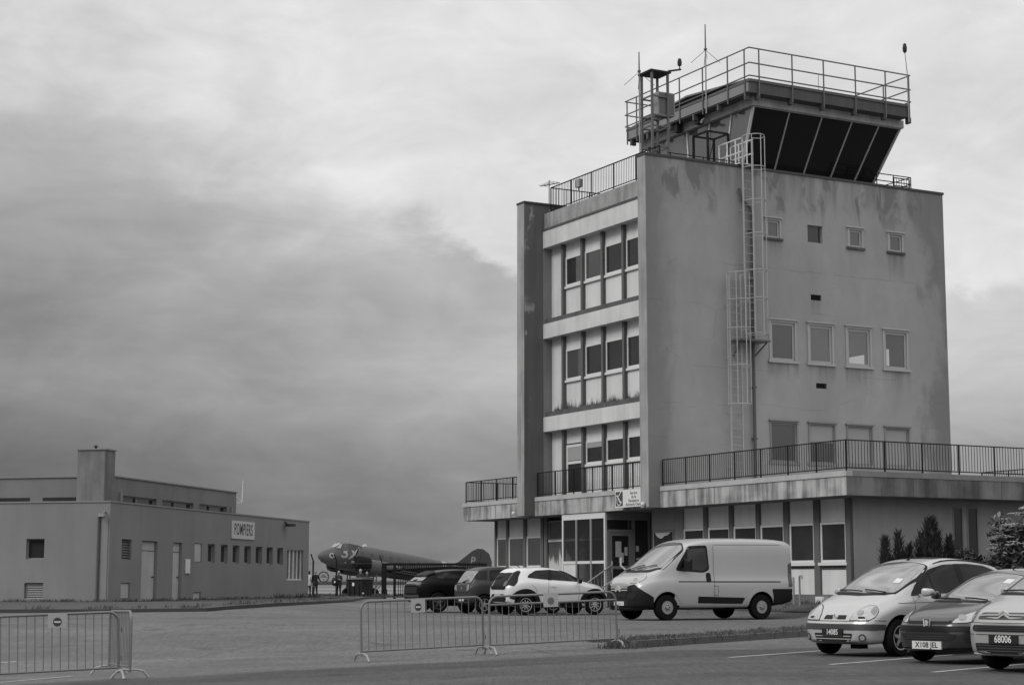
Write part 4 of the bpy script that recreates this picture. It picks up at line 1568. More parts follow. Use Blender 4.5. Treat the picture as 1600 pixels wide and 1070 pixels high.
# upper storey
mb = MB()
uh = [(2.75, 5.85, 4.66, 4.99), (6.4, 9.6, 4.66, 4.99), (10.2, 13.35, 4.66, 4.99)]
UY, UX0, UX1, UH = .80, 1.9, 14.4, 5.66
fu_ = lambda a, z, d: (a, UY + d, z)
ful = lambda a, z, d: (UX0 + d, a, z)
ulh = [(3.15, 4.6, 4.66, 4.84), (5.3, 9.0, 4.66, 4.84)]
holed(mb, fu_, UX0, UX1, H - .06, UH, uh, .25)
holed(mb, ful, UY, HW - .5, H - .06, UH, [], .25)
mb.quad((UX1, UY, H - .06), (UX1, HW - .5, H - .06), (UX1, HW - .5, UH), (UX1, UY, UH))
mb.box((UX0 + .02, UY + .02, UH - .06), (UX1 - .02, HW - .5, UH - .004))
mb.build('upper_wall', M_fs2, FS, recalc=False)
fbx('roof_edge', M_fsedge, FS, (UX0 - .05, UX1 + .05, UY - .05, UY + .15, UH, UH + .05), (UX0 - .05, UX0 + .15, UY + .152, HW - .4, UH, UH + .05))
for a, b, z0, z1 in uh:
    w = fbx('window', M_gfr, FS, (a, b, UY + .1, UY + .16, z1 - .05, z1), *[(x - .03, x + .03, UY + .1, UY + .16, z0, z1 - .052) for x in (a + .05, lerp(a, b, .45), b - .05)])
    fbx('pane', G_dark, w, (a + .02, b - .02, UY + .17, UY + .19, z0, z1 - .02))
for y0, y1 in ((2.3, 3.75), (4.3, 9.0)):
    fbx('window_slot', G_dark, FS, (UX0 - .012, UX0 - .002, y0, y1, 4.66, 4.90))
fbx('wall_pilaster', M_fsedge, FS, (2.35, 2.5, UY - .09, UY - .002, 4.55, 5.1))
fbx('wall_pilaster', M_fsedge, FS, (13.7, 13.85, UY - .09, UY - .002, 4.55, 5.0))
fbx('chimney', mat('chimney_render', .165, .88, .22, .8, .3, 1.8), FS, (.62, 1.5, .58, 1.70, H - .06, 6.60))
fbx('chimney_cap', M_fsedge, FS, (.58, 1.54, .54, 1.74, 6.602, 6.65))
mb = MB(); mb.lathe([(.05, 0), (.05, .1), (.12, .11), (.02, .17)], 8, (1.0, 1.15, 6.65)); mb.build('chimney_cowl', M_dark, FS)
mb = MB()
mb.tube([(-.06, .42, HG), (-.06, .42, 4.05), (-.06, .30, 4.2)], .05, 8)
mb.box((-.09, .36, .9), (-.002, .48, .95)); mb.box((-.09, .36, 2.5), (-.002, .48, 2.55))
mb.build('downpipe', M_pipe, FS)
fbx('corner_strip', M_fsedge, FS, (-.025, -.002, .06, .34, .85, 4.0))
mb = MB(); mb.bar((0, .2, 4.25), (-.22, .2, 4.2), .05); mb.box((-.36, .1, 4.06), (-.16, .3, 4.18)); mb.build('wall_lamp', M_galv, FS)
mb = MB(); mb.bar((18.55, 0, 4.5), (18.55, -.12, 4.42), .06); mb.box((18.4, -.5, 4.28), (18.7, -.08, 4.40)); mb.build('wall_lamp', M_dark, FS)
o = empty('whip_antenna', FS.location, radians(90 - 12.98), 'thin whip antenna on a bracket at the far end of the upper storey', 'antenna')
mb = MB(); mb.tube([(14.45, UY, 5.2), (14.75, UY - .15, 5.25), (14.8, UY - .15, 6.25)], [.03, .03, .012], 5); mb.tube([(14.8, UY - .15, 5.25), (14.6, UY + .1, 5.5)], .02, 4); mb.build('rod', M_signw, o)

SP = empty('fire_station_sign', FS.location, radians(90 - 12.98), 'white board lettered POMPIERS high on the right wall', 'sign')
sx0, sx1, sz0, sz1 = 11.88, 14.56, 3.56, 4.34
mb = MB(); mb.box((sx0, -.05, sz0), (sx1, -.004, sz1)); mb.build('sign_board', mat('sign_board_grey', .46, .5, .05, 3), SP)
mb = MB()
add_text(mb, 'POMPIERS', lambda a, b, d: ((sx0 + sx1) / 2 + a, -.056, (sz0 + sz1) / 2 + b - .0), .72, .006, .62, space=1.14)
mb.build('lettering', mat('sign_lettering', .022, .6, .05, 3), SP, recalc=False)

# ------------------------------------------------------------------ fence posts, gate, bin and round sign by the airfield
M_fence = mat('dark_fence_paint', .010, .7, .1, 3, spec=.2)


def at_px(px, Yd, z=None):
    """point on the ground at a forward distance, on a bearing measured from the photo"""
    x = (px - 800) / 2772.0 * Yd * 0.991
    return Vector((x, Yd, G(x, Yd) if z is None else z))


FY = 118.0
for i, (px, lab) in enumerate(((446, 'dark cranked fence post in front of the large fire station window'), (489, 'dark cranked fence post beside the far corner of the fire station'),
                               (525.5, 'dark cranked fence post rising behind the person with the shoulder bag'))):
    Yd = 84.5 if i == 0 else FY
    p = at_px(px, Yd)
    o = empty('fence_post', p, 0, lab, 'fence post', 'cranked fence posts')
    mb = MB()
    hh = 2.5 if i else 2.0
    mb.bar((0, 0, -.1), (0, 0, hh), .10); mb.bar((0, 0, hh - .03), (-.16, 0, hh + .42), .08)
    mb.build('post', M_fence, o)
wf = empty('wire_fence', at_px(489, FY), 0, 'thin wire fence strung between the posts behind the standing people', 'fence')
mb = MB()
x1 = at_px(598, FY).x - wf.location.x
for z in (.3, .7, 1.1, 1.5, 1.9, 2.3):
    mb.tube([(-1.2, 0, z), (x1, 0, z)], .006, 4)
mb.build('wires', M_steel, wf)

# round sign
p = at_px(505.5, FY - .25)
RS = empty('round_sign', p, 0, 'round white sign with a thick dark rim hung on the wire fence', 'sign')
mb = MB(); mb.lathe([(.37, 0), (.37, .02)], 40, (0, 0, 1.42), (0, -1, 0)); mb.build('rim', M_signd, RS)
mb = MB(); mb.lathe([(.285, .021), (.285, .03)], 40, (0, 0, 1.42), (0, -1, 0)); mb.build('disc', mat('dull_sign_face', .33, .6, .06, 4), RS)
mb = MB()
mb.box((-.25, -.036, 1.40), (.25, -.031, 1.435)); mb.box((-.13, -.036, 1.53), (.13, -.031, 1.57)); mb.box((-.16, -.036, 1.47), (.16, -.031, 1.495)); mb.box((-.03, -.036, 1.22), (.03, -.031, 1.29))
mb.build('sign_marking', M_signd, RS)
mb = MB(); mb.bar((-.1, .02, 1.1), (-.1, .02, 1.85), .03); mb.build('backing_bar', M_steel, RS)

# sliding gate
p = at_px(600, FY + 2)
GT = empty('sliding_gate', p, radians(4), 'dark sliding gate of upright bars with a heavy guide post', 'gate')
s_ = (FY + 2) / 2772.0
mb = MB(); mb.box((-.17, -.12, -.1), (.17, .12, 2.35)); mb.bar((-.1, 0, 2.3), (-.32, 0, 2.85), .07); mb.build('guide_post', M_fence, GT)
mb = MB(); mb.box((.62, -.08, -.1), (.80, .08, 2.3)); mb.build('second_post', M_fence, GT)
gx0, gx1 = .82, 6.9
mb = MB()
mb.box((.17, -.05, 2.20), (gx1, .05, 2.36)); mb.box((gx0, -.05, .12), (gx1, .05, .24)); mb.box((gx1 - .1, -.05, .24), (gx1, .05, 2.2))
mb.build('gate_frame', M_fence, GT)
mb = MB()
x = gx0 + .14
while x < gx1 - .12:
    mb.bar((x, 0, .24), (x, 0, 2.2), .045); x += .155
mb.build('gate_bars', M_fence, GT)
mb = MB(); mb.box((-.05, -.3, .3), (.22, -.12, .62)); mb.build('gate_motor', M_fence, GT)

# wheeled bin
p = at_px(562, 114.5)
BN = empty('wheeled_bin', p, radians(-38), 'large dark four wheeled waste container with flat lid by the gate', 'waste container')
M_bin = mat('dark_bin_plastic', .007, .7, .15, 3)
mb = MB()
mb.hexa([(-.60, -.46, .16), (.60, -.46, .16), (.60, .46, .16), (-.60, .46, .16), (-.68, -.53, 1.22), (.68, -.53, 1.22), (.68, .53, 1.22), (-.68, .53, 1.22)])
for x in (-.4, 0, .4):
    mb.box((x - .03, -.56, .3), (x + .03, -.50, 1.15))
mb.build('bin_body', M_bin, BN)
mb = MB(); mb.hexa([(-.74, -.60, 1.225), (.74, -.60, 1.225), (.74, .60, 1.225), (-.74, .60, 1.225), (-.70, -.52, 1.31), (.70, -.52, 1.31), (.70, .56, 1.36), (-.70, .56, 1.36)]); mb.build('lid', mat('grey_bin_lid', .035, .6, .1, 3), BN)
for x in (-.5, .5):
    for y in (-.36, .36):
        mb = MB(); mb.lathe([(.09, -.03), (.09, .03)], 12, (x, y, .09), (0, 1, 0)); mb.build('castor', M_fence, BN)
mb = MB(); mb.tube([(.69, -.3, 1.0), (.85, -.3, 1.0), (.85, .3, 1.0), (.69, .3, 1.0)], .025, 6); mb.build('handle', M_fence, BN)
mb = MB(); mb.box((-.12, -.575, .82), (.06, -.562, 1.02)); mb.build('sticker', M_signw, BN)

p = at_px(567.5, 108)
BO = empty('bollard', p, 0, 'short dark bollard with pale cap in front of the waste container', 'bollard')
mb = MB(); mb.lathe([(.09, -.1), (.09, .24), (.07, .28)], 12); mb.build('stub', M_fence, BO)
mb = MB(); mb.lathe([(.075, .281), (.07, .34), (.03, .37)], 12); mb.build('cap', M_galv, BO)

# ------------------------------------------------------------------ vintage transport aircraft beyond the gate
M_ac = mat('aircraft_drab_paint', .082, .55, .14, .35, .10, .8, spec=.3)
M_acd = mat('aircraft_dark_paint', .010, .7, .2, .6, spec=.15)
M_acw = mat('aircraft_white_marking', .27, .6, .15, 1)
M_acg = glass('aircraft_glazing', .30, .1, 1.6, .6)
NOSE = Vector((-19.05, 172.0, 0)); TAIL = Vector((-2.5, 182.2, 0))
hd = (NOSE - TAIL).normalized()
acz = G(-15, 170) - .25 + .02
AC = empty('transport_aircraft', (NOSE.x - hd.x * 4.9, NOSE.y - hd.y * 4.9, acz - .30), 0, 'twin engined tail wheel transport aircraft in drab paint lettered 3X and P', 'aircraft')
# local: x forward, origin on the ground under the main wheels; tail-down attitude
AC.rotation_euler = (0, radians(-8.2), atan2(hd.y, hd.x))
FX = 4.9            # nose is FX ahead of the wheels
FZ = 3.82           # thrust line over the wheel contact


def fpt(x, r, a, zc, rz=1.0):
    return (x, r * cos(a), FZ + zc + r * rz * sin(a))


fst = [(5.05, .05, -.30), (4.94, .24, -.30), (4.6, .48, -.28), (4.0, .74, -.22), (3.3, .96, -.12), (2.5, 1.10, -.05), (1.5, 1.20, 0), (0, 1.24, .02), (-3, 1.24, .02),
       (-5.5, 1.18, .06), (-8, .98, .18), (-10, .74, .32), (-12, .48, .46), (-13.4, .26, .56), (-14.3, .08, .60)]
mb = MB(); mb.smooth = True
n = 24
vs = [fpt(x, r, 2 * pi * k / n, zc, 1.08) for x, r, zc in fst for k in range(n)]
fs = [(i * n + k, i * n + (k + 1) % n, (i + 1) * n + (k + 1) % n, (i + 1) * n + k) for i in range(len(fst) - 1) for k in range(n)]
fs += [tuple(range(n)), tuple((len(fst) - 1) * n + k for k in range(n))]
mb.add(vs, fs)
fus = mb.build('fuselage', M_ac, AC)
bm = bmesh.new(); bm.from_mesh(fus.data); FUS_T = BVHTree.FromBMesh(bm); bm.free()
# stepped cockpit canopy
mb = MB(); mb.smooth = False
cst = [(3.55, .45, .70), (3.05, .72, 1.22), (2.3, .86, 1.40), (1.2, .80, 1.36), (.3, .3, 1.2)]
vs = []
for x, w, z in cst:
    vs += [(x, -w - .18, FZ + .45), (x, -w, FZ + z - .12), (x, -w * .5, FZ + z), (x, w * .5, FZ + z), (x, w, FZ + z - .12), (x, w + .18, FZ + .45)]
fs = [(i * 6 + k, i * 6 + k + 1, (i + 1) * 6 + k + 1, (i + 1) * 6 + k) for i in range(4) for k in range(5)]
mb.smooth = True
mb.add(vs, fs); mb.build('cockpit_roof', M_ac, AC, recalc=True)
mb = MB()
for s in (1, -1):
    mb.quad((3.56, s * .06, FZ + .74), (3.56, s * .40, FZ + .72), (3.10, s * .62, FZ + 1.16), (3.10, s * .06, FZ + 1.21))
    mb.quad((3.52, s * .58, FZ + .66), (3.12, s * .84, FZ + .66), (3.04, s * .80, FZ + 1.06), (3.10, s * .70, FZ + 1.12))
mb.v = [(x + .035, y * 1.03, z + .02) for x, y, z in mb.v]
mb.build('cockpit_window', M_acg, AC, recalc=False)
mb = MB(); mb.lathe([(.3, 0), (.27, .12), (.17, .22), (.02, .27)], 12, (.2, 0, FZ + 1.30)); mb.build('astrodome', M_acg, AC)
mb = MB(); mb.tube([(2.2, .1, FZ + 1.35), (2.1, .1, FZ + 1.75)], .05, 5); mb.build('mast', M_acw, AC)


def on_fus(mb, y_side, pts2, lift=.012):
    out = []
    for x, z in pts2:
        h = FUS_T.ray_cast(Vector((x, y_side * 4, z)), Vector((0, -y_side, 0)))
        out.append(Vector((x, h[0].y + y_side * lift, z)) if h[0] is not None else None)
    return out


# cabin windows, nose disc, lettering
for k in range(7):
    x = .9 - 1.05 * k
    mb = MB()
    q = on_fus(mb, 1, [(x - .2, FZ + .32), (x + .2, FZ + .32), (x + .2, FZ + .68), (x - .2, FZ + .68)])
    if all(q):
        mb.quad(*q); mb.build('cabin_window', G_dark, AC, recalc=False)
mb = MB()
vs = on_fus(mb, 1, [(3.95 + .27 * cos(2 * pi * k / 20), FZ - .12 + .27 * sin(2 * pi * k / 20)) for k in range(20)], .07)
if all(vs): mb.quad(*vs)
vs = on_fus(mb, 1, [(3.95 + .13 * cos(2 * pi * k / 5), FZ - .12 + .13 * sin(2 * pi * k / 5 + .4)) for k in range(5)], .09)
mb.cur = 1
if all(vs): mb.quad(*vs)
mb.build('nose_emblem', [M_acw, M_acd], AC, recalc=False)
tv, tf = text_mesh('3X', 1.55, .03, 1.05)
mb = MB()
bm = bmesh.new()
bv = [bm.verts.new((a, b, 0)) for a, b in tv]
for f in tf:
    try: bm.faces.new([bv[i] for i in f])
    except ValueError: pass
for ax in (0, 1):
    for k in range(-12, 13):
        co = [0, 0, 0]; no = [0, 0, 0]; co[ax] = k * .13; no[ax] = 1
        bmesh.ops.bisect_plane(bm, geom=bm.verts[:] + bm.edges[:] + bm.faces[:], plane_co=co, plane_no=no)
for v in bm.verts:
    h = FUS_T.ray_cast(Vector((2.15 - v.co.x, 4, FZ + .30 + v.co.y)), Vector((0, -1, 0)))
    v.co = (2.15 - v.co.x, (h[0].y if h[0] is not None else 1.0) + .03, FZ + .30 + v.co.y)
me = bpy.data.meshes.new('code_lettering'); bm.to_mesh(me); bm.free(); me.materials.append(M_acw)
o = bpy.data.objects.new('code_lettering', me); COL.objects.link(o); o.parent = AC
# invasion stripes round the rear fuselage
for k, x in enumerate((-8.3, -9.5)):
    mb = MB(); mb.smooth = True
    vs = []
    for xx in (x, x - .55):
        i = [j for j in range(len(fst) - 1) if fst[j][0] >= xx >= fst[j + 1][0]][0]
        t = (fst[i][0] - xx) / (fst[i][0] - fst[i + 1][0])
        r = lerp(fst[i][1], fst[i + 1][1], t) + .012; zc = lerp(fst[i][2], fst[i + 1][2], t)
        vs += [fpt(xx, r, 2 * pi * a / n, zc, 1.08) for a in range(n)]
    mb.add(vs, [(a, (a + 1) % n, n + (a + 1) % n, n + a) for a in range(n)])
    mb.build('white_stripe', M_acw, AC, recalc=False)


def wing(parent, name, m, sec, sgn, thick=.14):
    """sec: (y, x leading edge, chord, z)"""
    mb = MB(); mb.smooth = True
    prof = [(0, 0), (.05, .5), (.25, 1), (.5, .85), (.8, .35), (1, .02), (.8, -.1), (.5, -.3), (.2, -.35), (.05, -.28)]
    vs = []
    for y, xl, c, z in sec:
        for a, b in prof:
            vs.append((xl - a * c, sgn * y, z + b * thick * c * .6))
    k = len(prof)
    fs = [(i * k + j, i * k + (j + 1) % k, (i + 1) * k + (j + 1) % k, (i + 1) * k + j) for i in range(len(sec) - 1) for j in range(k)]
    fs += [tuple(range(k)), tuple((len(sec) - 1) * k + j for j in range(k))]
    mb.add(vs, fs)
    return mb.build(name, m, parent, sharp=50)


WZ = FZ - .98
for s in (1, -1):
    wing(AC, 'wing', M_acd, [(0.9, -.35, 4.4, WZ), (2.9, -.35, 4.3, WZ), (7.6, -1.7, 3.0, WZ + .42), (11.6, -3.1, 1.7, WZ + .74), (12.3, -3.9, .7, WZ + .80)], s)
    for k, y in enumerate((4.2, 5.3)):     # white bands under and over the wing
        mb = MB()
        for yy0, yy1 in ((y, y + .6),):
            def le(yv):
                t = (yv - 2.9) / 4.7
                return lerp(-.35, -1.7, t), lerp(4.3, 3.0, t), lerp(WZ, WZ + .42, t)
            a, b = le(yy0), le(yy1)
            for zz, c in ((-.052, 1), (.092, 1)):
                mb.quad((a[0] - .12, s * yy0, a[2] + zz * a[1] * .62), (b[0] - .12, s * yy1, b[2] + zz * b[1] * .62), (b[0] - b[1] * .9, s * yy1, b[2] + zz * b[1] * .62), (a[0] - a[1] * .9, s * yy0, a[2] + zz * a[1] * .62))
        mb.build('wing_stripe', M_acw, AC, recalc=False)
    # nacelle and cowling
    mb = MB()
    mb.lathe([(.35, 2.45), (.62, 2.40), (.74, 2.15), (.76, 1.15), (.70, .95)], 24, (0, s * 2.85, FZ - .62), (1, 0, 0))
    cw = mb.build('engine_cowling', M_acd, AC)
    mb = MB()
    mb.lathe([(.70, .94), (.72, 0), (.66, -1.2), (.48, -2.6), (.2, -3.9)], 20, (0, s * 2.85, FZ - .75), (1, 0, 0))
    mb.build('nacelle', M_ac, AC)
    pr = MB()
    pr.lathe([(.16, 2.5), (.17, 2.65), (.08, 2.8)], 12, (0, s * 2.85, FZ - .62), (1, 0, 0))
    prop = pr.build('propeller_hub', M_steel, AC)
    for k in range(3):
        a = 2 * pi * k / 3 + (pi / 3 if s > 0 else .9)
        mb = MB()
        d = Vector((0, cos(a), sin(a))); t = Vector((.35, -sin(a), cos(a))).normalized()
        c = Vector((2.62, s * 2.85, FZ - .62))
        pts = [(.12, .07), (.5, .09), (1.1, .095), (1.55, .08), (1.72, .03)]
        vs = []
        for r, w in pts:
            vs += [c + d * r - t * w, c + d * r + t * w]
        mb.add(vs, [(2 * i, 2 * i + 1, 2 * i + 3, 2 * i + 2) for i in range(4)])
        mb.cur = 1
        mb.add([c + d * 1.55 - t * .08 + Vector((.01, 0, 0)), c + d * 1.55 + t * .08 + Vector((.01, 0, 0)), c + d * 1.72 + t * .031 + Vector((.01, 0, 0)), c + d * 1.72 - t * .031 + Vector((.01, 0, 0))], [(0, 1, 2, 3)])
        mb.build('blade', [M_acd, M_acw], prop, recalc=False)
    mb = MB()
    for yy in (2.55, 3.15):
        mb.tube([(.1, s * yy, FZ - 1.0), (0, s * yy, .55)], .07, 8); mb.tube([(-1.4, s * yy, FZ - 1.0), (-.1, s * yy, .9)], .045, 6)
    mb.build('gear_leg', M_steel, AC)
    mb = MB(); mb.lathe([(.25, -.17), (.50, -.18), (.57, -.08), (.57, .08), (.50, .18), (.25, .17)], 24, (0, s * 2.85, .57), (0, 1, 0)); mb.build('main_wheel', M_acd, AC)
    wing(AC, 'tailplane', M_ac, [(.2, -10.9, 2.6, FZ + .22), (3.6, -11.8, 1.4, FZ + .28), (4.05, -12.2, .7, FZ + .30)], s, .10)
mb = MB()
poly = [(-9.4, FZ + .95), (-10.5, FZ + 1.45), (-11.9, FZ + 2.75), (-12.5, FZ + 3.1), (-13.1, FZ + 3.15), (-13.9, FZ + 2.8), (-14.35, FZ + 2.0), (-14.4, FZ + .9), (-14.2, FZ + .45), (-12, FZ + .7)]
mb.prism(poly, lambda a, b, d: (a, d, b), -.07, .07)
mb.build('tail_fin', mat('aircraft_fin_paint', .05, .6, .2, .6), AC)
mb = MB(); mb.box((-12.95, -.078, FZ + .8), (-12.90, .078, FZ + 2.8)); mb.build('rudder_hinge', M_black, AC)
mb = MB(); add_text(mb, 'P', lambda a, b, d: (-12.1 - a, .085, FZ + 1.75 + b), 1.15, .02, 1.0); mb.build('fin_lettering', M_acw, AC, recalc=False)
mb = MB(); mb.tube([(-12.2, 0, FZ + .2), (-12.6, 0, 1.65)], .06, 6); mb.lathe([(.1, -.08), (.22, -.07), (.22, .07), (.1, .08)], 14, (-12.7, 0, 1.56), (0, 1, 0)); mb.build('tail_wheel', M_acd, AC)


# ------------------------------------------------------------------ vehicles
def paint(name, v, rough=.32, coat=.6, metal=0.0):
    return mat(name, v, rough, .05, 1.2, 0, 3, .03, 220, 0, metal, 1.5, coat)


M_tyre = mat('tyre_rubber', .008, .9, .2, 6, spec=.15)
M_well = mat('wheel_well_black', .004, .95, 0)
M_trim = mat('black_plastic_trim', .009, .6, .12, 5, spec=.25)
M_trimg = mat('grey_plastic_trim', .045, .6, .1, 4)
M_chrome = mat('chrome_trim', .66, .3, .04, 4, 0, 3, 0, 60, 0, .45)
M_rim = mat('alloy_rim', .45, .4, .10, 6, 0, 3, 0, 60, 0, .5)
M_rimd = mat('dark_alloy_rim', .10, .45, .10, 6, 0, 3, 0, 60, 0, .4)
M_lamp = mat('headlamp_glass', .38, .12, .35, 14, 0, 3, 0, 60, 0, .25, 1.6, .6)
M_tail = mat('tail_lamp_glass', .05, .15, .25, 9, 0, 3, 0, 60, 0, 0, 1.5, .5)
M_plateb = mat('black_number_plate', .014, .4, 0)
M_platew = mat('white_number_plate', .58, .5, .03, 4)
M_platel = mat('plate_lettering_white', .62, .5, 0)
M_plated = mat('plate_lettering_black', .012, .5, 0)
M_seam = mat('panel_gap', .012, .8, 0)
G_wind = glass('windscreen_glass', .11, .05, 2.2, .9, .25, .8)
G_side = glass('car_side_glass', .010, .05, 1.45, .25, .3, 1.5)
G_sideg = glass('car_side_glass_grey', .030, .05, 1.5, .35, .3, 1.5)


def interp(tab, x):
    if x <= tab[0][0]: return tab[0][1]
    for (a, p), (b, q) in zip(tab[:-1], tab[1:]):
        if x <= b:
            return lerp(p, q, (x - a) / (b - a)) if b > a else q
    return tab[-1][1]


class Car:
    def __init__(s, name, label, loc, heading, spec, m_body, group=None, cat='car', tilt=True):
        s.sp = spec
        wb = spec['wb']
        s.root = empty(name, (0, 0, 0), 0, label, cat, group)
        hx, hy = cos(heading), sin(heading)
        lx, ly = -hy, hx
        x, y = loc[0], loc[1]
        t = spec['track'] / 2
        zf = G(x + hx * wb / 2, y + hy * wb / 2); zr = G(x - hx * wb / 2, y - hy * wb / 2)
        zl = G(x + lx * t, y + ly * t); zr2 = G(x - lx * t, y - ly * t)
        X = Vector((hx, hy, (zf - zr) / wb)).normalized()
        Yv = Vector((lx, ly, (zl - zr2) / (2 * t))).normalized()
        Z = X.cross(Yv).normalized(); Yv = Z.cross(X)
        M = Matrix((X, Yv, Z)).transposed().to_4x4()
        M.translation = (x, y, (zf + zr) / 2 + .004)
        s.root.matrix_world = M
        s.make_body(m_body)

    def make_body(s, m_body):
        sp = s.sp
        ys = sorted(sp['xs'])
        rows = []
        for x in ys:
            zl, zt = interp(sp['zl'], x), interp(sp['zt'], x)
            yb, zb = interp(sp['yb'], x), interp(sp['zb'], x)
            yr, zr = interp(sp['yr'], x), interp(sp['zr'], x)
            ysl = yb - interp(sp['sill'], x)
            half = [(0, zl), (.55 * ysl, zl), (.93 * ysl, zl + .01), (ysl, zl + .07), (yb - .015, lerp(zl, zb, .38)), (yb, lerp(zl, zb, .68)), (yb - .012, zb - .04), (yb - .05, zb + .015),
                    (lerp(yb - .06, yr, .5), lerp(zb + .015, zr, .5)), (yr, zr), (yr * .86, lerp(zr, zt, .72)), (yr * .45, zt - .004), (0, zt)]
            ring = [(x, y, z) for y, z in half] + [(x, -y, z) for y, z in reversed(half[1:-1])]
            rows.append(ring)
        n = len(rows[0])
        vs = [p for r in rows for p in r]
        fs = [(i * n + k, i * n + (k + 1) % n, (i + 1) * n + (k + 1) % n, (i + 1) * n + k) for i in range(len(rows) - 1) for k in range(n)]
        # end caps as quad strips between the two halves
        h = len(rows[0]) // 2
        for base, flip in ((0, False), ((len(rows) - 1) * n, True)):
            for k in range(h):
                a, b = k, k + 1
                c, d = (n - k - 1) % n, (n - k) % n
                q = [base + a, base + b, base + c, base + d]
                q = list(dict.fromkeys(q))
                if len(q) > 2:
                    fs.append(tuple(q if flip else reversed(q)))
        me = bpy.data.meshes.new('body'); me.from_pydata(vs, [], fs)
        bm = bmesh.new(); bm.from_mesh(me)
        bmesh.ops.recalc_face_normals(bm, faces=bm.faces)
        bm.to_mesh(me); bm.free()
        me.materials.append(m_body); me.materials.append(M_well)
        ob = bpy.data.objects.new('body', me); COL.objects.link(ob)
        md = ob.modifiers.new('s', 'SUBSURF'); md.levels = 2; md.render_levels = 2
        dg = bpy.context.evaluated_depsgraph_get(); dg.update()
        m1 = bpy.data.meshes.new_from_object(ob.evaluated_get(dg))
        bm = bmesh.new(); bm.from_mesh(m1); s.bvh = BVHTree.FromBMesh(bm); bm.free()
        bpy.data.meshes.remove(m1)
        # wheel housings
        cut = MB()
        r = sp['arch']
        for x in (sp['wb'] / 2, -sp['wb'] / 2):
            for sg in (1, -1):
                y0, y1 = sg * (sp['track'] / 2 - .24), sg * 1.4
                cut.lathe([(r, min(y0, y1)), (r, max(y0, y1))], 40, (x, 0, sp['wr'] + .01), (0, 1, 0))
        co = cut.build('cutter', [m_body, M_well])
        for p in co.data.polygons: p.material_index = 1
        bo = ob.modifiers.new('b', 'BOOLEAN'); bo.operation = 'DIFFERENCE'; bo.object = co; bo.solver = 'EXACT'
        dg = bpy.context.evaluated_depsgraph_get(); dg.update()
        m2 = bpy.data.meshes.new_from_object(ob.evaluated_get(dg))
        bpy.data.objects.remove(ob); bpy.data.objects.remove(co)
        for p in m2.polygons: p.use_smooth = True
        m2.set_sharp_from_angle(angle=radians(32))
        s.body = bpy.data.objects.new('body', m2); COL.objects.link(s.body); s.body.parent = s.root
        # floor of the body (unseen underside stays body coloured), inner wheel shadows are geometry

    # --- projections
    def ray(s, mode, a, b):
        if mode == 'L': o, d = Vector((a, 3, b)), Vector((0, -1, 0))
        elif mode == 'R': o, d = Vector((a, -3, b)), Vector((0, 1, 0))
        elif mode == 'top': o, d = Vector((a, b, 4)), Vector((0, 0, -1))
        elif mode == 'front': o, d = Vector((5, a, b)), Vector((-1, 0, 0))
        elif mode == 'rear': o, d = Vector((-5, a, b)), Vector((1, 0, 0))
        elif mode == 'cf':
            t = radians(a); o, d = Vector((s.sp['wb'] / 2 - .1, 0, b)), Vector((cos(t), sin(t), 0))
        elif mode == 'cr':
            t = radians(180 - a); o, d = Vector((-s.sp['wb'] / 2 + .1, 0, b)), Vector((cos(t), sin(t), 0))
        h = s.bvh.ray_cast(o, d)
        if h[0] is None: return None
        nn = h[1]
        if mode in ('cf', 'cr'):
            if nn.dot(d) < 0: nn = -nn
        elif nn.dot(d) > 0: nn = -nn
        return h[0], nn

    def patch(s, name, mode, poly, m, off=.006, step=None, parent=None, rim=True, smooth=True):
        sa, sb = step or ((5, .06) if mode in ('cf', 'cr') else (.07, .07))
        bm = bmesh.new()
        # rounded corners are given by the caller; fill and cut into a grid
        vs = [bm.verts.new((p[0], p[1], 0)) for p in poly]
        bm.faces.new(vs)
        for ax, st in ((0, sa), (1, sb)):
            lo = min(p[ax] for p in poly); hi = max(p[ax] for p in poly)
            k = math.ceil(lo / st + 1e-6)
            while k * st < hi - 1e-6:
                co = [0, 0, 0]; no = [0, 0, 0]; co[ax] = k * st; no[ax] = 1
                bmesh.ops.bisect_plane(bm, geom=bm.verts[:] + bm.edges[:] + bm.faces[:], plane_co=co, plane_no=no)
                k += 1
        dead = []
        nrm = {}
        for v in bm.verts:
            h = s.ray(mode, v.co.x, v.co.y)
            if h is None: dead.append(v); continue
            v.co = h[0] + h[1] * off
            nrm[v] = h[1].copy()
        if dead: bmesh.ops.delete(bm, geom=dead, context='VERTS')
        for f in bm.faces: f.smooth = smooth
        if rim:
            be = [e for e in bm.edges if e.is_boundary]
            # separate verts for the rim so that the face keeps its own shading
            new = {}
            for e in be:
                for v in e.verts:
                    if v not in new:
                        new[v] = (bm.verts.new(v.co), bm.verts.new(v.co - nrm[v] * (off + .006)))
            for e in be:
                a, b = e.verts
                bm.faces.new((new[a][0], new[b][0], new[b][1], new[a][1]))
        me = bpy.data.meshes.new(name); bm.to_mesh(me); bm.free()
        me.materials.append(m)
        o = bpy.data.objects.new(name, me); COL.objects.link(o); o.parent = parent or s.root
        return o

    def both(s, name, poly, m, **k):
        return [s.patch(name, 'L', poly, m, **k), s.patch(name, 'R', poly, m, **k)]

    def mirror_cyl(s, name, mode, poly, m, **k):
        return [s.patch(name, mode, poly, m, **k), s.patch(name, mode, [(-a, b) for a, b in poly], m, **k)]

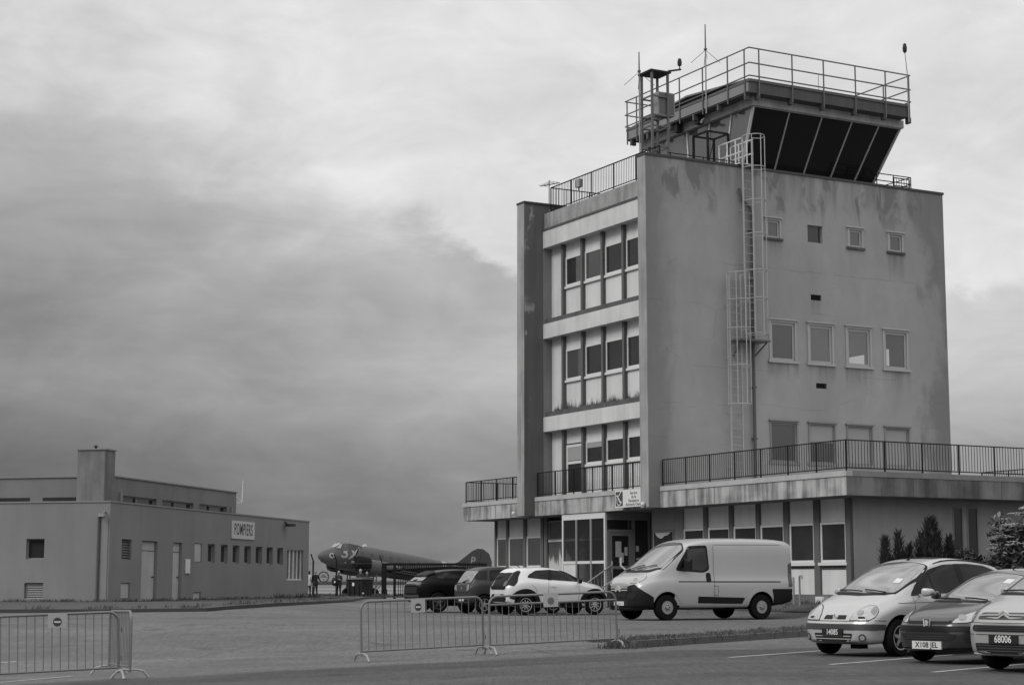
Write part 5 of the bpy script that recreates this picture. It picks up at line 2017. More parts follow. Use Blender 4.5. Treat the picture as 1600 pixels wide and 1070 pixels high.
    def lines(s, name, mode, polys, m, w=.010, off=.004, parent=None):
        """thin ribbons (panel gaps, trim lines) following the body"""
        for pl in polys:
            mb = MB()
            pts = []
            for (p, q) in zip(pl[:-1], pl[1:]):
                n = max(1, int((Vector(q) - Vector(p)).length / (.08 if mode not in ('cf', 'cr') else 4)))
                for i in range(n): pts.append(Vector(p).lerp(Vector(q), i / n))
            pts.append(Vector(pl[-1]))
            hs = [h for h in (s.ray(mode, p.x, p.y) for p in pts) if h]
            for h0, h1 in zip(hs[:-1], hs[1:]):
                a, na = h0; b, nb = h1
                if (b - a).length < 1e-5 or (b - a).length > .5: continue
                t = (b - a).normalized()
                sa, sb_ = t.cross(na).normalized() * w / 2, t.cross(nb).normalized() * w / 2
                mb.quad(a - sa + na * off, b - sb_ + nb * off, b + sb_ + nb * off, a + sa + na * off)
            if mb.f: mb.build(name, m, parent or s.root, recalc=False)

    def screen(s, name, mode, poly, m, grow=1.055):
        """glass with a dark rubber seal under it"""
        cx = sum(p[0] for p in poly) / len(poly); cy = sum(p[1] for p in poly) / len(poly)
        g = s.patch(name, mode, poly, m, .009)
        s.patch('seal', mode, [(cx + (a - cx) * grow, cy + (b - cy) * grow) for a, b in poly], M_trim, .005, parent=g)
        return g

    def lamp(s, name, mode, poly, m, **k):
        out = []
        for pl in (poly, [(-a, b) for a, b in poly]):
            cx = sum(p[0] for p in pl) / len(pl); cy = sum(p[1] for p in pl) / len(pl)
            g = s.patch(name, mode, pl, m, .010, step=(3, .04))
            s.patch('lamp_rim', mode, [(cx + (a - cx) * 1.06, cy + (b - cy) * 1.08) for a, b in pl], M_trimg, .006, step=(3, .04), parent=g)
            # bulb reflectors behind the lens
            for f in (-.22,):
                lo, hi = min(p[0] for p in pl), max(p[0] for p in pl)
                a = cx + (hi - lo) * f; h = s.ray(mode, a, cy)
                if h:
                    mb = MB(); mb.lathe([(.062, .0118), (.056, .0135), (.02, .0125)], 14, h[0], h[1]); mb.build('reflector', mat('lamp_reflector_grey', .30, .25, .1, 20, 0, 3, 0, 60, 0, .5), g)
            out.append(g)
        return out

    def paint_zone(s, pred, m):
        me = s.body.data
        me.materials.append(m)
        k = len(me.materials) - 1
        for p in me.polygons:
            if p.material_index == 0 and pred(*p.center): p.material_index = k

    def wheels(s, style, m_rim, spokes=5):
        sp = s.sp
        r, w = sp['wr'], sp.get('tw', .19)
        protos = {}
        for x, steer in ((sp['wb'] / 2, sp.get('steer', 0)), (-sp['wb'] / 2, 0)):
            for sg in (1, -1):
                if sg not in protos:
                    wl = empty('wheel', (0, 0, 0)); wl.parent = s.root
                    ax = (0, 1, 0)
                    rr = r * sp.get('rimf', .62)
                    mb = MB()
                    mb.lathe([(rr * .98, -w / 2 + .02), (rr * 1.05, -w / 2), (r - .03, -w / 2), (r - .006, -w / 2 + .025), (r, -w * .2), (r, w * .2), (r - .006, w / 2 - .025), (r - .03, w / 2), (rr * 1.05, w / 2), (rr * .98, w / 2 - .02)], 36, (0, 0, 0), ax)
                    mb.build('tyre', M_tyre, wl)
                    mb = MB()
                    yo = sg * (w / 2 - .035)
                    if style == 'steel':
                        mb.lathe([(rr, yo + sg * .03), (rr * .93, yo + sg * .03), (rr * .86, yo - sg * .005), (rr * .80, yo), (rr * .55, yo + sg * .03), (rr * .30, yo + sg * .035), (rr * .22, yo + sg * .06), (.01, yo + sg * .065)], 30, (0, 0, 0), ax)
                        mb.cur = 1
                        for k in range(6):
                            a = 2 * pi * k / 6
                            mb.lathe([(.028, yo + sg * .02), (.026, yo + sg * .028)], 10, (rr * .62 * cos(a), 0, rr * .62 * sin(a)), ax)
                            a += pi / 6
                            mb.lathe([(.016, yo + sg * .035), (.012, yo + sg * .05)], 6, (rr * .36 * cos(a), 0, rr * .36 * sin(a)), ax)
                    else:
                        mb.lathe([(rr, yo + sg * .03), (rr * .90, yo + sg * .028), (rr * .88, yo - sg * .03), (rr * .90, yo - sg * .04)], 32, (0, 0, 0), ax, cap=False)
                        mb.lathe([(rr * .22, yo - sg * .02), (rr * .20, yo + sg * .022), (.01, yo + sg * .028)], 16, (0, 0, 0), ax)
                        for k in range(spokes):
                            a = 2 * pi * k / spokes + .3
                            d = Vector((cos(a), 0, sin(a))); t = Vector((-sin(a), 0, cos(a)))
                            hw0, hw1 = rr * (.16 if spokes < 7 else .09), rr * (.10 if spokes < 7 else .075)
                            P = []
                            for q, hw, yy in ((rr * .15, hw0, .018), (rr * .92, hw1, .014)):
                                for sd in (-1, 1):
                                    for dy in (0, -.03):
                                        P.append(d * q + t * hw * sd + Vector((0, yo + sg * (yy + dy), 0)))
                            mb.hexa([P[1], P[3], P[2], P[0], P[5], P[7], P[6], P[4]])
                        mb.cur = 1
                        mb.lathe([(rr * .89, yo - sg * .045), (.01, yo - sg * .046)], 24, (0, 0, 0), ax)
                    mb.build('rim', [m_rim, M_well], wl)
                    protos[sg] = wl; c = wl
                else:
                    c = copy_tree(protos[sg], s.root)
                c.location = (x, sg * (sp['track'] / 2), r)
                c.rotation_euler = (0, rnd.uniform(0, 6), steer)
                if style != 'steel': c.rotation_euler[1] = 0

    def mirrors(s, x, z, y, m, w=.16, h=.14, sgn=(1, -1)):
        for sg in sgn:
            mb = MB(); mb.smooth = True
            n, k = 20, 10
            sp_ = lambda q: math.copysign(abs(q) ** .55, q)
            vs = []
            for i in range(k + 1):
                u = -pi / 2 + pi * i / k
                for j in range(n):
                    t = 2 * pi * j / n
                    a_, b_, c_ = sp_(cos(u)) * sp_(cos(t)), sp_(cos(u)) * sp_(sin(t)), sp_(sin(u))
                    dx = .075 * a_ if a_ > 0 else .04 * a_
                    vs.append((x + dx - .05 * b_ * sg * sg * .6, sg * (y + .04 + w / 2 + w / 2 * b_), z + h / 2 * c_ * (1 - .18 * b_)))
            fs = [(i * n + j, i * n + (j + 1) % n, (i + 1) * n + (j + 1) % n, (i + 1) * n + j) for i in range(k) for j in range(n)]
            mb.add(vs, fs)
            mb.bar((x + .01, sg * (y - .06), z - h * .35), (x, sg * (y + .1), z - h * .25), .04, .03)
            o = mb.build('door_mirror', m, s.root)
            mb = MB(); mb.quad(*[(x - .085, sg * (y + .04 + w * a), z + h * b) for a, b in ((.2, -.3), (.85, -.3), (.85, .3), (.2, .3))]); mb.build('mirror_glass', G_wind, o, recalc=False)

    def plate(s, end, y, z, w, h, txt, m_p, m_t, size, lift=.012, tilt=0.0, xs=.8):
        hit = s.ray(end, y, z)
        if not hit: return
        x = hit[0].x
        sg = 1 if end == 'front' else -1
        for dy in (-w / 2, w / 2):
            q = s.ray(end, y + dy, z)
            if q: x = (min if sg < 0 else max)(x, q[0].x)
        f = lambda a, b, d: (x + sg * (lift + d), y + sg * a, z + b)
        mb = MB(); fbox(mb, f, -w / 2, w / 2, -h / 2, h / 2, 0, -.06)
        o = mb.build('number_plate', m_p, s.root)
        if txt:
            mb = MB(); add_text(mb, txt, lambda a, b, d: f(a, b, .002), size, .002, xs); mb.build('plate_lettering', m_t, o, recalc=False)
        elif txt is None:                     # too small to read in the photograph: only worn dark strokes
            mb = MB()
            for a in (-.36, -.24, -.08, .04, .18, .34):
                mb.quad(*[f(w * a + p, q * h, .002) for p, q in ((-.008, -.3), (.008, -.3), (.008, .3), (-.008, .3))])
            mb.build('plate_marking', M_trimg, o, recalc=False)
        return o

    def wiper(s, pts, w=.022):
        mb = MB()
        P = []
        for a, b in pts:
            h = s.ray('top', a, b)
            if h: P.append(h[0] + h[1] * .03)
        if len(P) > 1: mb.tube(P, w / 2, 5); mb.build('wiper', M_trim, s.root)

    def handle(s, x, z, m, side='L', w=.2, h=.05):
        h_ = s.ray(side, x, z)
        if not h_: return
        sg = 1 if side == 'L' else -1
        p = h_[0]
        mb = MB(); mb.box((x - w / 2, p.y - sg * .01, z - h / 2), (x + w / 2, p.y + sg * .035, z + h / 2)); mb.build('door_handle', m, s.root)


def rrect(x0, x1, y0, y1, r=.04, n=3):
    out = []
    for cx, cy, a0 in ((x1 - r, y1 - r, 0), (x0 + r, y1 - r, 90), (x0 + r, y0 + r, 180), (x1 - r, y0 + r, 270)):
        for i in range(n + 1):
            a = radians(a0 + 90 * i / n); out.append((cx + r * cos(a), cy + r * sin(a)))
    return out


def soft(poly, r=.05, n=3):
    """round the corners of a polygon (radii of 0.9 and more are degrees round a cylinder)"""
    if r >= .9:
        return [(a / .015, b) for a, b in soft([(a * .015, b) for a, b in poly], r * .015, n)]
    out = []
    N = len(poly)
    for i in range(N):
        p, a, b = Vector(poly[i]), Vector(poly[i - 1]), Vector(poly[(i + 1) % N])
        da, db = (a - p), (b - p)
        ra = min(r, da.length * .45); rb = min(r, db.length * .45)
        s0, s1 = p + da.normalized() * ra, p + db.normalized() * rb
        for k in range(n + 1):
            t = k / n
            out.append(tuple(s0 * (1 - t) ** 2 + p * 2 * t * (1 - t) + s1 * t * t))
    return out


def loc_by_front(axle_xy, heading, wb):
    """car centre from a point midway between the front wheels"""
    return (axle_xy[0] - cos(heading) * wb / 2, axle_xy[1] - sin(heading) * wb / 2)


# ---- panel van
def make_van():
    wb = 3.08
    sp = dict(wb=wb, track=1.80, wr=.345, tw=.22, rimf=.53, arch=.42,
              xs=[-2.62, -2.61, -2.56, -2.4, -2.0, -1.5, -.9, -.3, .2, .55, .8, 1.0, 1.25, 1.5, 1.72, 1.86, 2.05, 2.22, 2.34, 2.42, 2.44],
              zl=[(-2.62, .46), (-2.3, .40), (-1.9, .32), (1.9, .30), (2.3, .24), (2.44, .30)],
              zt=[(-2.62, 2.12), (-2.56, 2.19), (-2.2, 2.24), (-1, 2.25), (.2, 2.23), (.62, 2.17), (.8, 2.09), (1.25, 1.76), (1.72, 1.40), (1.86, 1.31), (2.2, 1.21), (2.36, 1.12), (2.44, 1.0)],
              yb=[(-2.62, .98), (-2.5, 1.0), (-1, 1.025), (1.2, 1.025), (2.0, 1.0), (2.22, .94), (2.36, .82), (2.44, .66)],
              zb=[(-2.5, 1.12), (1.4, 1.12), (1.9, 1.06), (2.2, .98), (2.44, .80)],
              yr=[(-2.62, .93), (-2.3, .95), (.3, .95), (.8, .92), (1.25, .90), (1.72, .91), (1.9, .86), (2.2, .78), (2.36, .66), (2.44, .50)],
              zr=[(-2.62, 2.04), (-2.3, 2.13), (-1, 2.15), (.3, 2.12), (.7, 2.02), (1.25, 1.67), (1.60, 1.38), (1.72, 1.30), (1.86, 1.22), (2.2, 1.10), (2.36, 1.0), (2.44, .88)],
              sill=[(-2.5, .05), (2.5, .06)])
    hd = radians(180 + 27)
    fl = Vector((4.15, 48.51))                 # near front wheel on the ground
    lat = Vector((-sin(hd), cos(hd)))          # the vehicle's own left
    ax = fl - lat * sp['track'] / 2
    m = paint('van_silver_paint', .37, .35, .5)
    c = Car('panel_van', 'pale silver panel van with black bumpers parked in front of the ground floor windows', loc_by_front(ax, hd, wb), hd, sp, m, cat='van')
    c.paint_zone(lambda x, y, z: (x > 1.7 and z < .42) or (x < -1.93 and z < .5), M_trim)
    # black lower front and corners
    c.patch('front_bumper', 'cf', [(-62, .30), (-62, .62), (-48, .80), (-36, .96), (-28, .93), (-24, .905), (24, .905), (28, .93), (36, .96), (48, .80), (62, .62), (62, .30)], M_trim, .022)
    c.patch('grille', 'cf', [(-20, .62), (-21, .785), (21, .785), (20, .62)], M_black, .028, parent=None)
    c.patch('grille_bar', 'cf', [(-25, .862), (-22, .890), (22, .890), (25, .862)], M_chrome, .034, step=(4, .05))
    c.patch('grille_bar', 'cf', [(-24, .795), (-22, .822), (22, .822), (24, .795)], M_chrome, .034, step=(4, .05))
    for z in (.795, .855):
        mb = MB()
        x = c.ray('front', 0, .83)[0].x + .055
        mb.bar((x, -.13, z - .02), (x, 0, z + .055), .045, .02, up=(1, 0, 0)); mb.bar((x, .13, z - .02), (x, 0, z + .055), .045, .02, up=(1, 0, 0))
        mb.build('chevron_badge', M_chrome, c.root)
    c.patch('bumper_insert', 'cf', soft([(22, .60), (27, .72), (38, .76), (40, .66), (34, .56)], 2), M_black, .028)
    c.patch('bumper_insert', 'cf', soft([(-22, .60), (-27, .72), (-38, .76), (-40, .66), (-34, .56)], 2), M_black, .028)
    c.patch('lower_grille', 'cf', [(-24, .40), (-26, .56), (26, .56), (24, .40)], M_black, .028)
    c.lamp('headlight', 'cf', soft([(27, .985), (33, 1.08), (44, 1.17), (52, 1.20), (50, 1.10), (40, 1.00)], 2), M_lamp)
    c.screen('windscreen', 'top', soft([(1.62, -.86), (1.78, -.5), (1.83, 0), (1.78, .5), (1.62, .86), (.94, .83), (.78, .5), (.73, 0), (.78, -.5), (.94, -.83)], .06), G_wind)
    c.patch('cowl_panel', 'top', [(1.64, -.88), (1.90, -.6), (1.97, 0), (1.90, .6), (1.64, .88), (1.79, .5), (1.84, 0), (1.79, -.5)], M_trim, .006)
    for sd in 'LR':
        d = c.patch('door', sd, soft([(1.30, .40), (1.30, 1.25), (.85, 2.02), (.10, 2.06), (.05, 1.2), (.05, .40)], .06), m, .004)
        w = c.patch('side_window', sd, soft([(1.22, 1.33), (1.20, 1.42), (.78, 2.0), (.22, 2.03), (.16, 1.36), (.35, 1.28)], .07), M_trim, .007, parent=d)
        c.patch('pane', sd, soft([(.84, 1.36), (.84, 1.86), (.72, 1.93), (.27, 1.95), (.21, 1.42), (.36, 1.33)], .06), G_sideg, .010, parent=w)
        c.patch('front_pane', sd, soft([(1.10, 1.40), (.90, 1.74), (.90, 1.38)], .03), G_side, .010, parent=w)
        c.patch('door_handle', sd, rrect(.13, .28, 1.02, 1.28, .06), M_trim, .016, parent=d)
        c.patch('side_strip', sd, [(.55, .46), (.55, .64), (-.98, .60), (-.90, .44)], M_trim, .014)
        c.patch('waist_strip', sd, [(1.18, 1.02), (1.18, 1.05), (-2.2, 1.05), (-2.2, 1.02)], M_seam, .004)
        c.lines('panel_gap', sd, [[(0.02, .40), (0.02, 2.02)], [(-2.25, 2.06), (0, 2.04)], [(-.10, .66), (-.10, .92), (.06, .92), (.06, .68), (-.10, .66)]], M_seam, .010)
        c.patch('rear_quarter_bumper', sd, soft([(-1.94, .46), (-1.94, .70), (-1.90, .84), (-2.62, .84), (-2.62, .42)], .05), M_trim, .02)
        c.patch('tail_light', sd, soft([(-2.47, .90), (-2.49, 1.52), (-2.60, 1.58), (-2.60, .90)], .02), M_tail, .012)
        for xx in (wb / 2, -wb / 2):
            a = [radians(k) for k in range(8, 173, 12)]
            poly = [(xx + .50 * cos(t), sp['wr'] + .50 * sin(t)) for t in a] + [(xx + .428 * cos(t), sp['wr'] + .428 * sin(t)) for t in reversed(a)]
            c.patch('arch_lip', sd, poly, m, .016)
    c.patch('rear_bumper', 'rear', [(-.93, .42), (-.93, .62), (.93, .62), (.93, .42)], M_trim, .02)
    c.patch('rear_window', 'rear', rrect(-.78, -.06, 1.2, 1.9, .05), G_side, .008); c.patch('rear_window', 'rear', rrect(.06, .78, 1.2, 1.9, .05), G_side, .008)
    c.wheels('steel', mat('steel_wheel', .26, .5, .1, 6, 0, 3, 0, 60, 0, .3))
    for sg in (1, -1):
        mb = MB()
        mb.hexa([(1.02, sg * 1.05, 1.33), (.90, sg * 1.05, 1.33), (.90, sg * 1.27, 1.33), (.99, sg * 1.27, 1.33), (1.02, sg * 1.05, 1.62), (.90, sg * 1.05, 1.66), (.90, sg * 1.27, 1.66), (.99, sg * 1.27, 1.58)])
        mb.bar((1.0, sg * .95, 1.36), (.95, sg * 1.1, 1.40), .07)
        o = mb.build('door_mirror', M_trim, c.root)
        mb = MB(); mb.quad((.897, sg * 1.08, 1.38), (.897, sg * 1.24, 1.38), (.897, sg * 1.24, 1.62), (.897, sg * 1.08, 1.62)); mb.build('mirror_glass', G_wind, o, recalc=False)
    c.plate('front', 0, .45, .52, .11, None, M_platew, M_plated, .10, .03, xs=.9)
    c.wiper([(1.80, -.1), (1.66, .35), (1.60, .62)]); c.wiper([(1.82, -.62), (1.70, -.3), (1.62, .02)])
    mb = MB(); mb.tube([(1.80, -.74, 1.36), (1.86, -.92, 1.48), (1.80, -1.0, 1.7)], .03, 6); mb.build('aerial_mirror', M_galv, c.root)
    mb = MB(); mb.box((-1.9, -.6, .28), (1.9, .6, .42)); mb.build('underframe', M_well, c.root)
    return c


# ---- small hatchback, two tone, seen from behind
def make_small_hatch():
    wb = 2.43
    sp = dict(wb=wb, track=1.52, wr=.325, tw=.19, rimf=.66, arch=.375,
              xs=[-1.80, -1.79, -1.74, -1.62, -1.45, -1.2, -.9, -.5, -.1, .2, .5, .75, .95, 1.2, 1.45, 1.65, 1.78, 1.86, 1.88],
              zl=[(-1.8, .40), (-1.5, .28), (-1.1, .24), (1.3, .24), (1.7, .26), (1.88, .34)],
              zt=[(-1.8, .92), (-1.74, 1.02), (-1.62, 1.20), (-1.45, 1.41), (-1.3, 1.475), (-.8, 1.51), (-.3, 1.515), (.1, 1.46), (.5, 1.30), (.85, 1.10), (1.0, 1.04), (1.4, .98), (1.7, .88), (1.88, .70)],
              yb=[(-1.8, .66), (-1.72, .76), (-1.5, .84), (-1.1, .87), (1.1, .87), (1.5, .82), (1.75, .68), (1.88, .5)],
              zb=[(-1.8, .86), (-1.6, .98), (-1.2, 1.05), (-.5, 1.02), (.6, .96), (1.1, .90), (1.6, .78), (1.88, .62)],
              yr=[(-1.8, .52), (-1.6, .60), (-1.3, .60), (-.5, .60), (.1, .58), (.5, .60), (.85, .66), (1.1, .66), (1.6, .56), (1.88, .40)],
              zr=[(-1.8, .90), (-1.74, .99), (-1.62, 1.14), (-1.45, 1.34), (-1.3, 1.41), (-.3, 1.45), (.1, 1.40), (.5, 1.24), (.85, 1.05), (1.0, 1.0), (1.4, .93), (1.7, .83), (1.88, .66)],
              sill=[(-2, .03), (2, .03)])
    hd = radians(24)
    rr = Vector((.40, 56.38)); lat = Vector((-sin(hd), cos(hd))); hv = Vector((cos(hd), sin(hd)))
    cen = rr + lat * sp['track'] / 2 + hv * wb / 2
    m = paint('white_hatch_paint', .62, .3, .6)
    c = Car('hatchback_car', 'small white hatchback with black wheel arches and black tailgate parked by the porch', cen, hd, sp, m, 'cars parked along the front')
    for sd in 'LR':
        c.patch('side_window', sd, soft([(.86, 1.03), (.50, 1.24), (.15, 1.385), (-.35, 1.42), (-.78, 1.395), (-1.06, 1.26), (-1.12, 1.17), (-.6, 1.12)], .05), G_side, .008)
        c.patch('pillar', sd, [(-.30, 1.09), (-.22, 1.42), (-.33, 1.42), (-.42, 1.10)], M_trim, .011)
        for xx, a0, a1 in ((wb / 2, 14, 180), (-wb / 2, -5, 165)):
            a = [radians(k) for k in range(a0, a1, 10)]
            out = [(xx + .56 * cos(t) * (1.0 if cos(t) < .3 else .92), sp['wr'] + .50 * sin(t)) for t in a]
            inn = [(xx + .378 * cos(t), sp['wr'] + .378 * sin(t)) for t in reversed(a)]
            c.patch('arch_cladding', sd, out + inn, M_trim, .020)
        c.patch('sill_strip', sd, [(.78, .28), (.70, .40), (-.66, .40), (-.74, .28)], M_trim, .016)
        c.lines('panel_gap', sd, [[(-.40, 1.08), (-.44, .75), (-.40, .42)], [(.62, 1.0), (.66, .7), (.60, .42)], [(-1.0, .95), (-.85, .80), (-.80, .45)]], M_seam, .009)
        c.patch('door_handle', sd, rrect(-.36, -.16, .88, .93, .02), m, .02)
        c.patch('tail_light', sd, soft([(-1.28, 1.37), (-1.44, 1.37), (-1.58, 1.16), (-1.74, .94), (-1.60, .90), (-1.46, 1.04), (-1.40, 1.20)], .03), M_trim, .010)
    c.patch('tailgate', 'rear', soft([(-.52, .80), (-.66, .96), (-.64, 1.10), (-.60, 1.34), (.60, 1.34), (.64, 1.10), (.66, .96), (.52, .80)], .05), M_trim, .010)
    c.screen('rear_window', 'rear', soft([(-.54, 1.03), (-.52, 1.33), (.52, 1.33), (.54, 1.03)], .05), G_wind, 1.04)
    c.mirror_cyl('tail_light', 'cr', soft([(30, .88), (34, 1.06), (44, 1.08), (42, .92)], 2), M_tail, off=.016)
    c.patch('roof_spoiler', 'top', soft([(-1.30, -.58), (-1.50, -.52), (-1.53, 0), (-1.50, .52), (-1.30, .58)], .05), m, .03)
    c.patch('lower_bumper', 'rear', soft([(-.50, .36), (-.62, .52), (-.44, .66), (.44, .66), (.62, .52), (.50, .36)], .05), M_trim, .012)
    c.plate('rear', 0, .60, .48, .10, None, M_platew, M_plated, .09, .02, xs=.9)
    c.screen('windscreen', 'top', soft([(.98, -.60), (1.02, 0), (.98, .60), (.22, .52), (.08, 0), (.22, -.52)], .06), G_wind)
    c.lamp('headlight', 'cf', soft([(30, .72), (36, .82), (58, .88), (52, .74)], 3), M_lamp)
    c.patch('grille', 'cf', [(-26, .36), (-30, .60), (30, .60), (26, .36)], M_trim, .010)
    c.wheels('alloy', M_rim, 9)
    c.mirrors(.62, 1.06, .86, M_trim)
    c.wiper([(-1.62, .02), (-1.64, .28), (-1.66, .42)])
    mb = MB(); mb.tube([(-1.05, 0, 1.5), (-1.25, 0, 1.62)], .012, 5); mb.build('roof_aerial', M_trim, c.root)
    mb = MB(); mb.box((-1.3, -.5, .22), (1.3, .5, .34)); mb.build('underframe', M_well, c.root)
    return c


def make_grey_hatch():
    wb = 2.49
    sp = dict(wb=wb, track=1.46, wr=.305, tw=.18, rimf=.64, arch=.35,
              xs=[-1.72, -1.71, -1.66, -1.55, -1.4, -1.15, -.8, -.4, 0, .35, .6, .85, 1.1, 1.35, 1.6, 1.78, 1.86, 1.88],
              zl=[(-1.72, .36), (-1.4, .26), (1.3, .24), (1.88, .34)],
              zt=[(-1.72, .94), (-1.66, 1.04), (-1.55, 1.22), (-1.38, 1.46), (-1.15, 1.535), (-.5, 1.565), (0, 1.53), (.35, 1.42), (.7, 1.22), (1.0, 1.06), (1.3, 1.0), (1.7, .88), (1.88, .7)],
              yb=[(-1.72, .68), (-1.62, .77), (-1.3, .81), (1.1, .82), (1.6, .74), (1.88, .5)],
              zb=[(-1.72, .88), (-1.4, 1.02), (-.5, 1.00), (.6, .96), (1.2, .90), (1.88, .62)],
              yr=[(-1.72, .54), (-1.5, .58), (-.5, .59), (.2, .57), (.8, .62), (1.4, .58), (1.88, .4)],
              zr=[(-1.72, .92), (-1.66, 1.0), (-1.55, 1.16), (-1.38, 1.38), (-1.15, 1.465), (-.5, 1.50), (0, 1.46), (.35, 1.35), (.7, 1.16), (1.0, 1.02), (1.4, .93), (1.88, .66)],
              sill=[(-2, .03), (2, .03)])
    hd = radians(24)
    rr = Vector((-.93, 58.9)); lat = Vector((-sin(hd), cos(hd))); hv = Vector((cos(hd), sin(hd)))
    cen = rr + lat * sp['track'] / 2 + hv * wb / 2
    m = mat('mid_grey_paint', .038, .35, .05, 1.2, spec=.3)
    c = Car('hatchback_car', 'mid grey hatchback with dark tailgate panel parked between the white and the black cars', cen, hd, sp, m, 'cars parked along the front')
    c.patch('tailgate_panel', 'rear', soft([(-.60, .72), (-.64, .94), (.64, .94), (.60, .72)], .04), M_trimg, .010)
    c.screen('rear_window', 'rear', soft([(-.58, 1.02), (-.55, 1.40), (.55, 1.40), (.58, 1.02)], .06), G_wind, 1.04)
    c.mirror_cyl('tail_light', 'cr', soft([(37, .74), (38, .93), (46, .95), (48, .80)], 2), M_lamp, off=.014)
    for sd in 'LR':
        c.patch('rear_side_window', sd, soft([(-1.12, 1.10), (-1.06, 1.43), (-1.42, 1.38), (-1.52, 1.12)], .05), G_side, .008)
        c.patch('side_window', sd, soft([(.92, 1.06), (.30, 1.38), (-.4, 1.46), (-.98, 1.43), (-1.04, 1.08)], .05), G_side, .008)
        c.patch('pillar', sd, [(-.22, 1.06), (-.18, 1.46), (-.28, 1.46), (-.34, 1.06)], m, .011)
        c.lines('panel_gap', sd, [[(-.30, 1.05), (-.34, .4)], [(.72, 1.0), (.72, .42)], [(-1.05, 1.0), (-.9, .8), (-.86, .45)]], M_seam, .009)
    c.patch('rear_bumper_trim', 'rear', soft([(-.64, .33), (-.64, .46), (.64, .46), (.64, .33)], .03), M_trim, .012)
    mb = MB(); x = c.ray('rear', 0, .84)[0].x - .02
    mb.quad((x, 0, .89), (x, .035, .84), (x, 0, .79), (x, -.035, .84)); mb.build('diamond_badge', M_chrome, c.root, recalc=False)
    c.plate('rear', 0, .47, .40, .11, None, M_platew, M_plated, .085, .03, xs=.8)
    c.screen('windscreen', 'top', soft([(1.05, -.58), (1.10, 0), (1.05, .58), (.36, .5), (.25, 0), (.36, -.5)], .06), G_wind)
    c.wheels('alloy', M_rim, 5)
    c.mirrors(.66, 1.06, .80, M_trim)
    mb = MB(); q = c.ray('rear', 0, 1.04)[0]; mb.tube([(q.x - .03, .02, 1.03), (q.x - .01, -.3, 1.10), (q.x - .0, -.42, 1.12)], .015, 5); mb.build('wiper', M_trim, c.root)
    mb = MB(); mb.tube([(-.9, 0, 1.55), (-1.15, 0, 1.68)], .012, 5); mb.build('roof_aerial', M_trim, c.root)
    mb = MB(); mb.box((-1.3, -.5, .22), (1.3, .5, .34)); mb.build('underframe', M_well, c.root)
    return c


def make_black_suv():
    wb = 2.64
    sp = dict(wb=wb, track=1.56, wr=.345, tw=.21, rimf=.68, arch=.39,
              xs=[-2.02, -2.01, -1.95, -1.8, -1.6, -1.35, -1.0, -.5, 0, .35, .65, .95, 1.2, 1.5, 1.8, 2.05, 2.2, 2.3, 2.32],
              zl=[(-2.02, .40), (-1.7, .28), (1.6, .24), (2.32, .34)],
              zt=[(-2.02, .98), (-1.95, 1.06), (-1.8, 1.16), (-1.58, 1.30), (-1.35, 1.39), (-1.0, 1.46), (-.4, 1.50), (0, 1.48), (.35, 1.40), (.7, 1.22), (1.05, 1.06), (1.5, .99), (2.0, .88), (2.32, .70)],
              yb=[(-2.02, .70), (-1.9, .80), (-1.5, .88), (1.2, .89), (1.9, .78), (2.32, .5)],
              zb=[(-2.02, .90), (-1.6, 1.06), (-.8, 1.04), (.6, .98), (1.3, .92), (2.32, .62)],
              yr=[(-2.02, .56), (-1.6, .60), (-.5, .60), (.2, .58), (.9, .66), (1.6, .6), (2.32, .4)],
              zr=[(-2.02, .95), (-1.95, 1.02), (-1.8, 1.11), (-1.58, 1.24), (-1.35, 1.33), (-1.0, 1.39), (-.4, 1.43), (0, 1.41), (.35, 1.33), (.7, 1.16), (1.05, 1.02), (1.6, .92), (2.32, .66)],
              sill=[(-2.1, .03), (2.4, .03)])
    hd = radians(24)
    rr = Vector((-2.56, 61.9)); lat = Vector((-sin(hd), cos(hd))); hv = Vector((cos(hd), sin(hd)))
    cen = rr + lat * sp['track'] / 2 + hv * wb / 2
    m = mat('black_car_paint', .006, .3, .05, 1.2, spec=.12)
    c = Car('crossover_car', 'black crossover with a roof spoiler, leftmost of the three cars parked by the building', cen, hd, sp, m, 'cars parked along the front')
    c.screen('rear_window', 'rear', soft([(-.60, 1.08), (-.52, 1.30), (.52, 1.30), (.60, 1.08)], .05), G_wind, 1.04)
    c.patch('light_bar', 'cr', soft([(-44, .93), (-46, 1.03), (46, 1.03), (44, .93)], 2), M_tail, .012)
    c.patch('tailgate_recess', 'rear', soft([(-.52, .66), (-.60, .88), (.60, .88), (.52, .66)], .05), M_black, .008)
    c.patch('rear_bumper_trim', 'rear', soft([(-.70, .52), (-.70, .60), (.70, .60), (.70, .52)], .02), M_trimg, .016)
    c.patch('roof_spoiler', 'top', soft([(-1.32, -.60), (-1.66, -.54), (-1.70, 0), (-1.66, .54), (-1.32, .60)], .05), M_trim, .05)
    for sd in 'LR':
        c.patch('side_window', sd, soft([(.95, 1.08), (.30, 1.32), (-.4, 1.395), (-1.0, 1.36), (-1.34, 1.22), (-1.36, 1.16)], .05), G_side, .008)
        c.lines('panel_gap', sd, [[(-.22, 1.08), (-.26, .4)], [(.80, 1.0), (.80, .42)]], M_seam, .009)
    c.screen('windscreen', 'top', soft([(1.08, -.62), (1.12, 0), (1.08, .62), (.40, .52), (.28, 0), (.40, -.52)], .06), G_wind)
    c.wheels('alloy', M_rimd, 5)
    c.mirrors(.66, 1.08, .87, M_trim)
    mb = MB(); q = c.ray('rear', 0, 1.10)[0]; mb.tube([(q.x - .03, .05, 1.09), (q.x + .02, -.2, 1.13)], .02, 5); mb.build('wiper', M_trim, c.root)
    mb = MB(); mb.box((-1.4, -.5, .22), (1.5, .5, .34)); mb.build('underframe', M_well, c.root)
    return c


HD_ROW = radians(180 + 38)


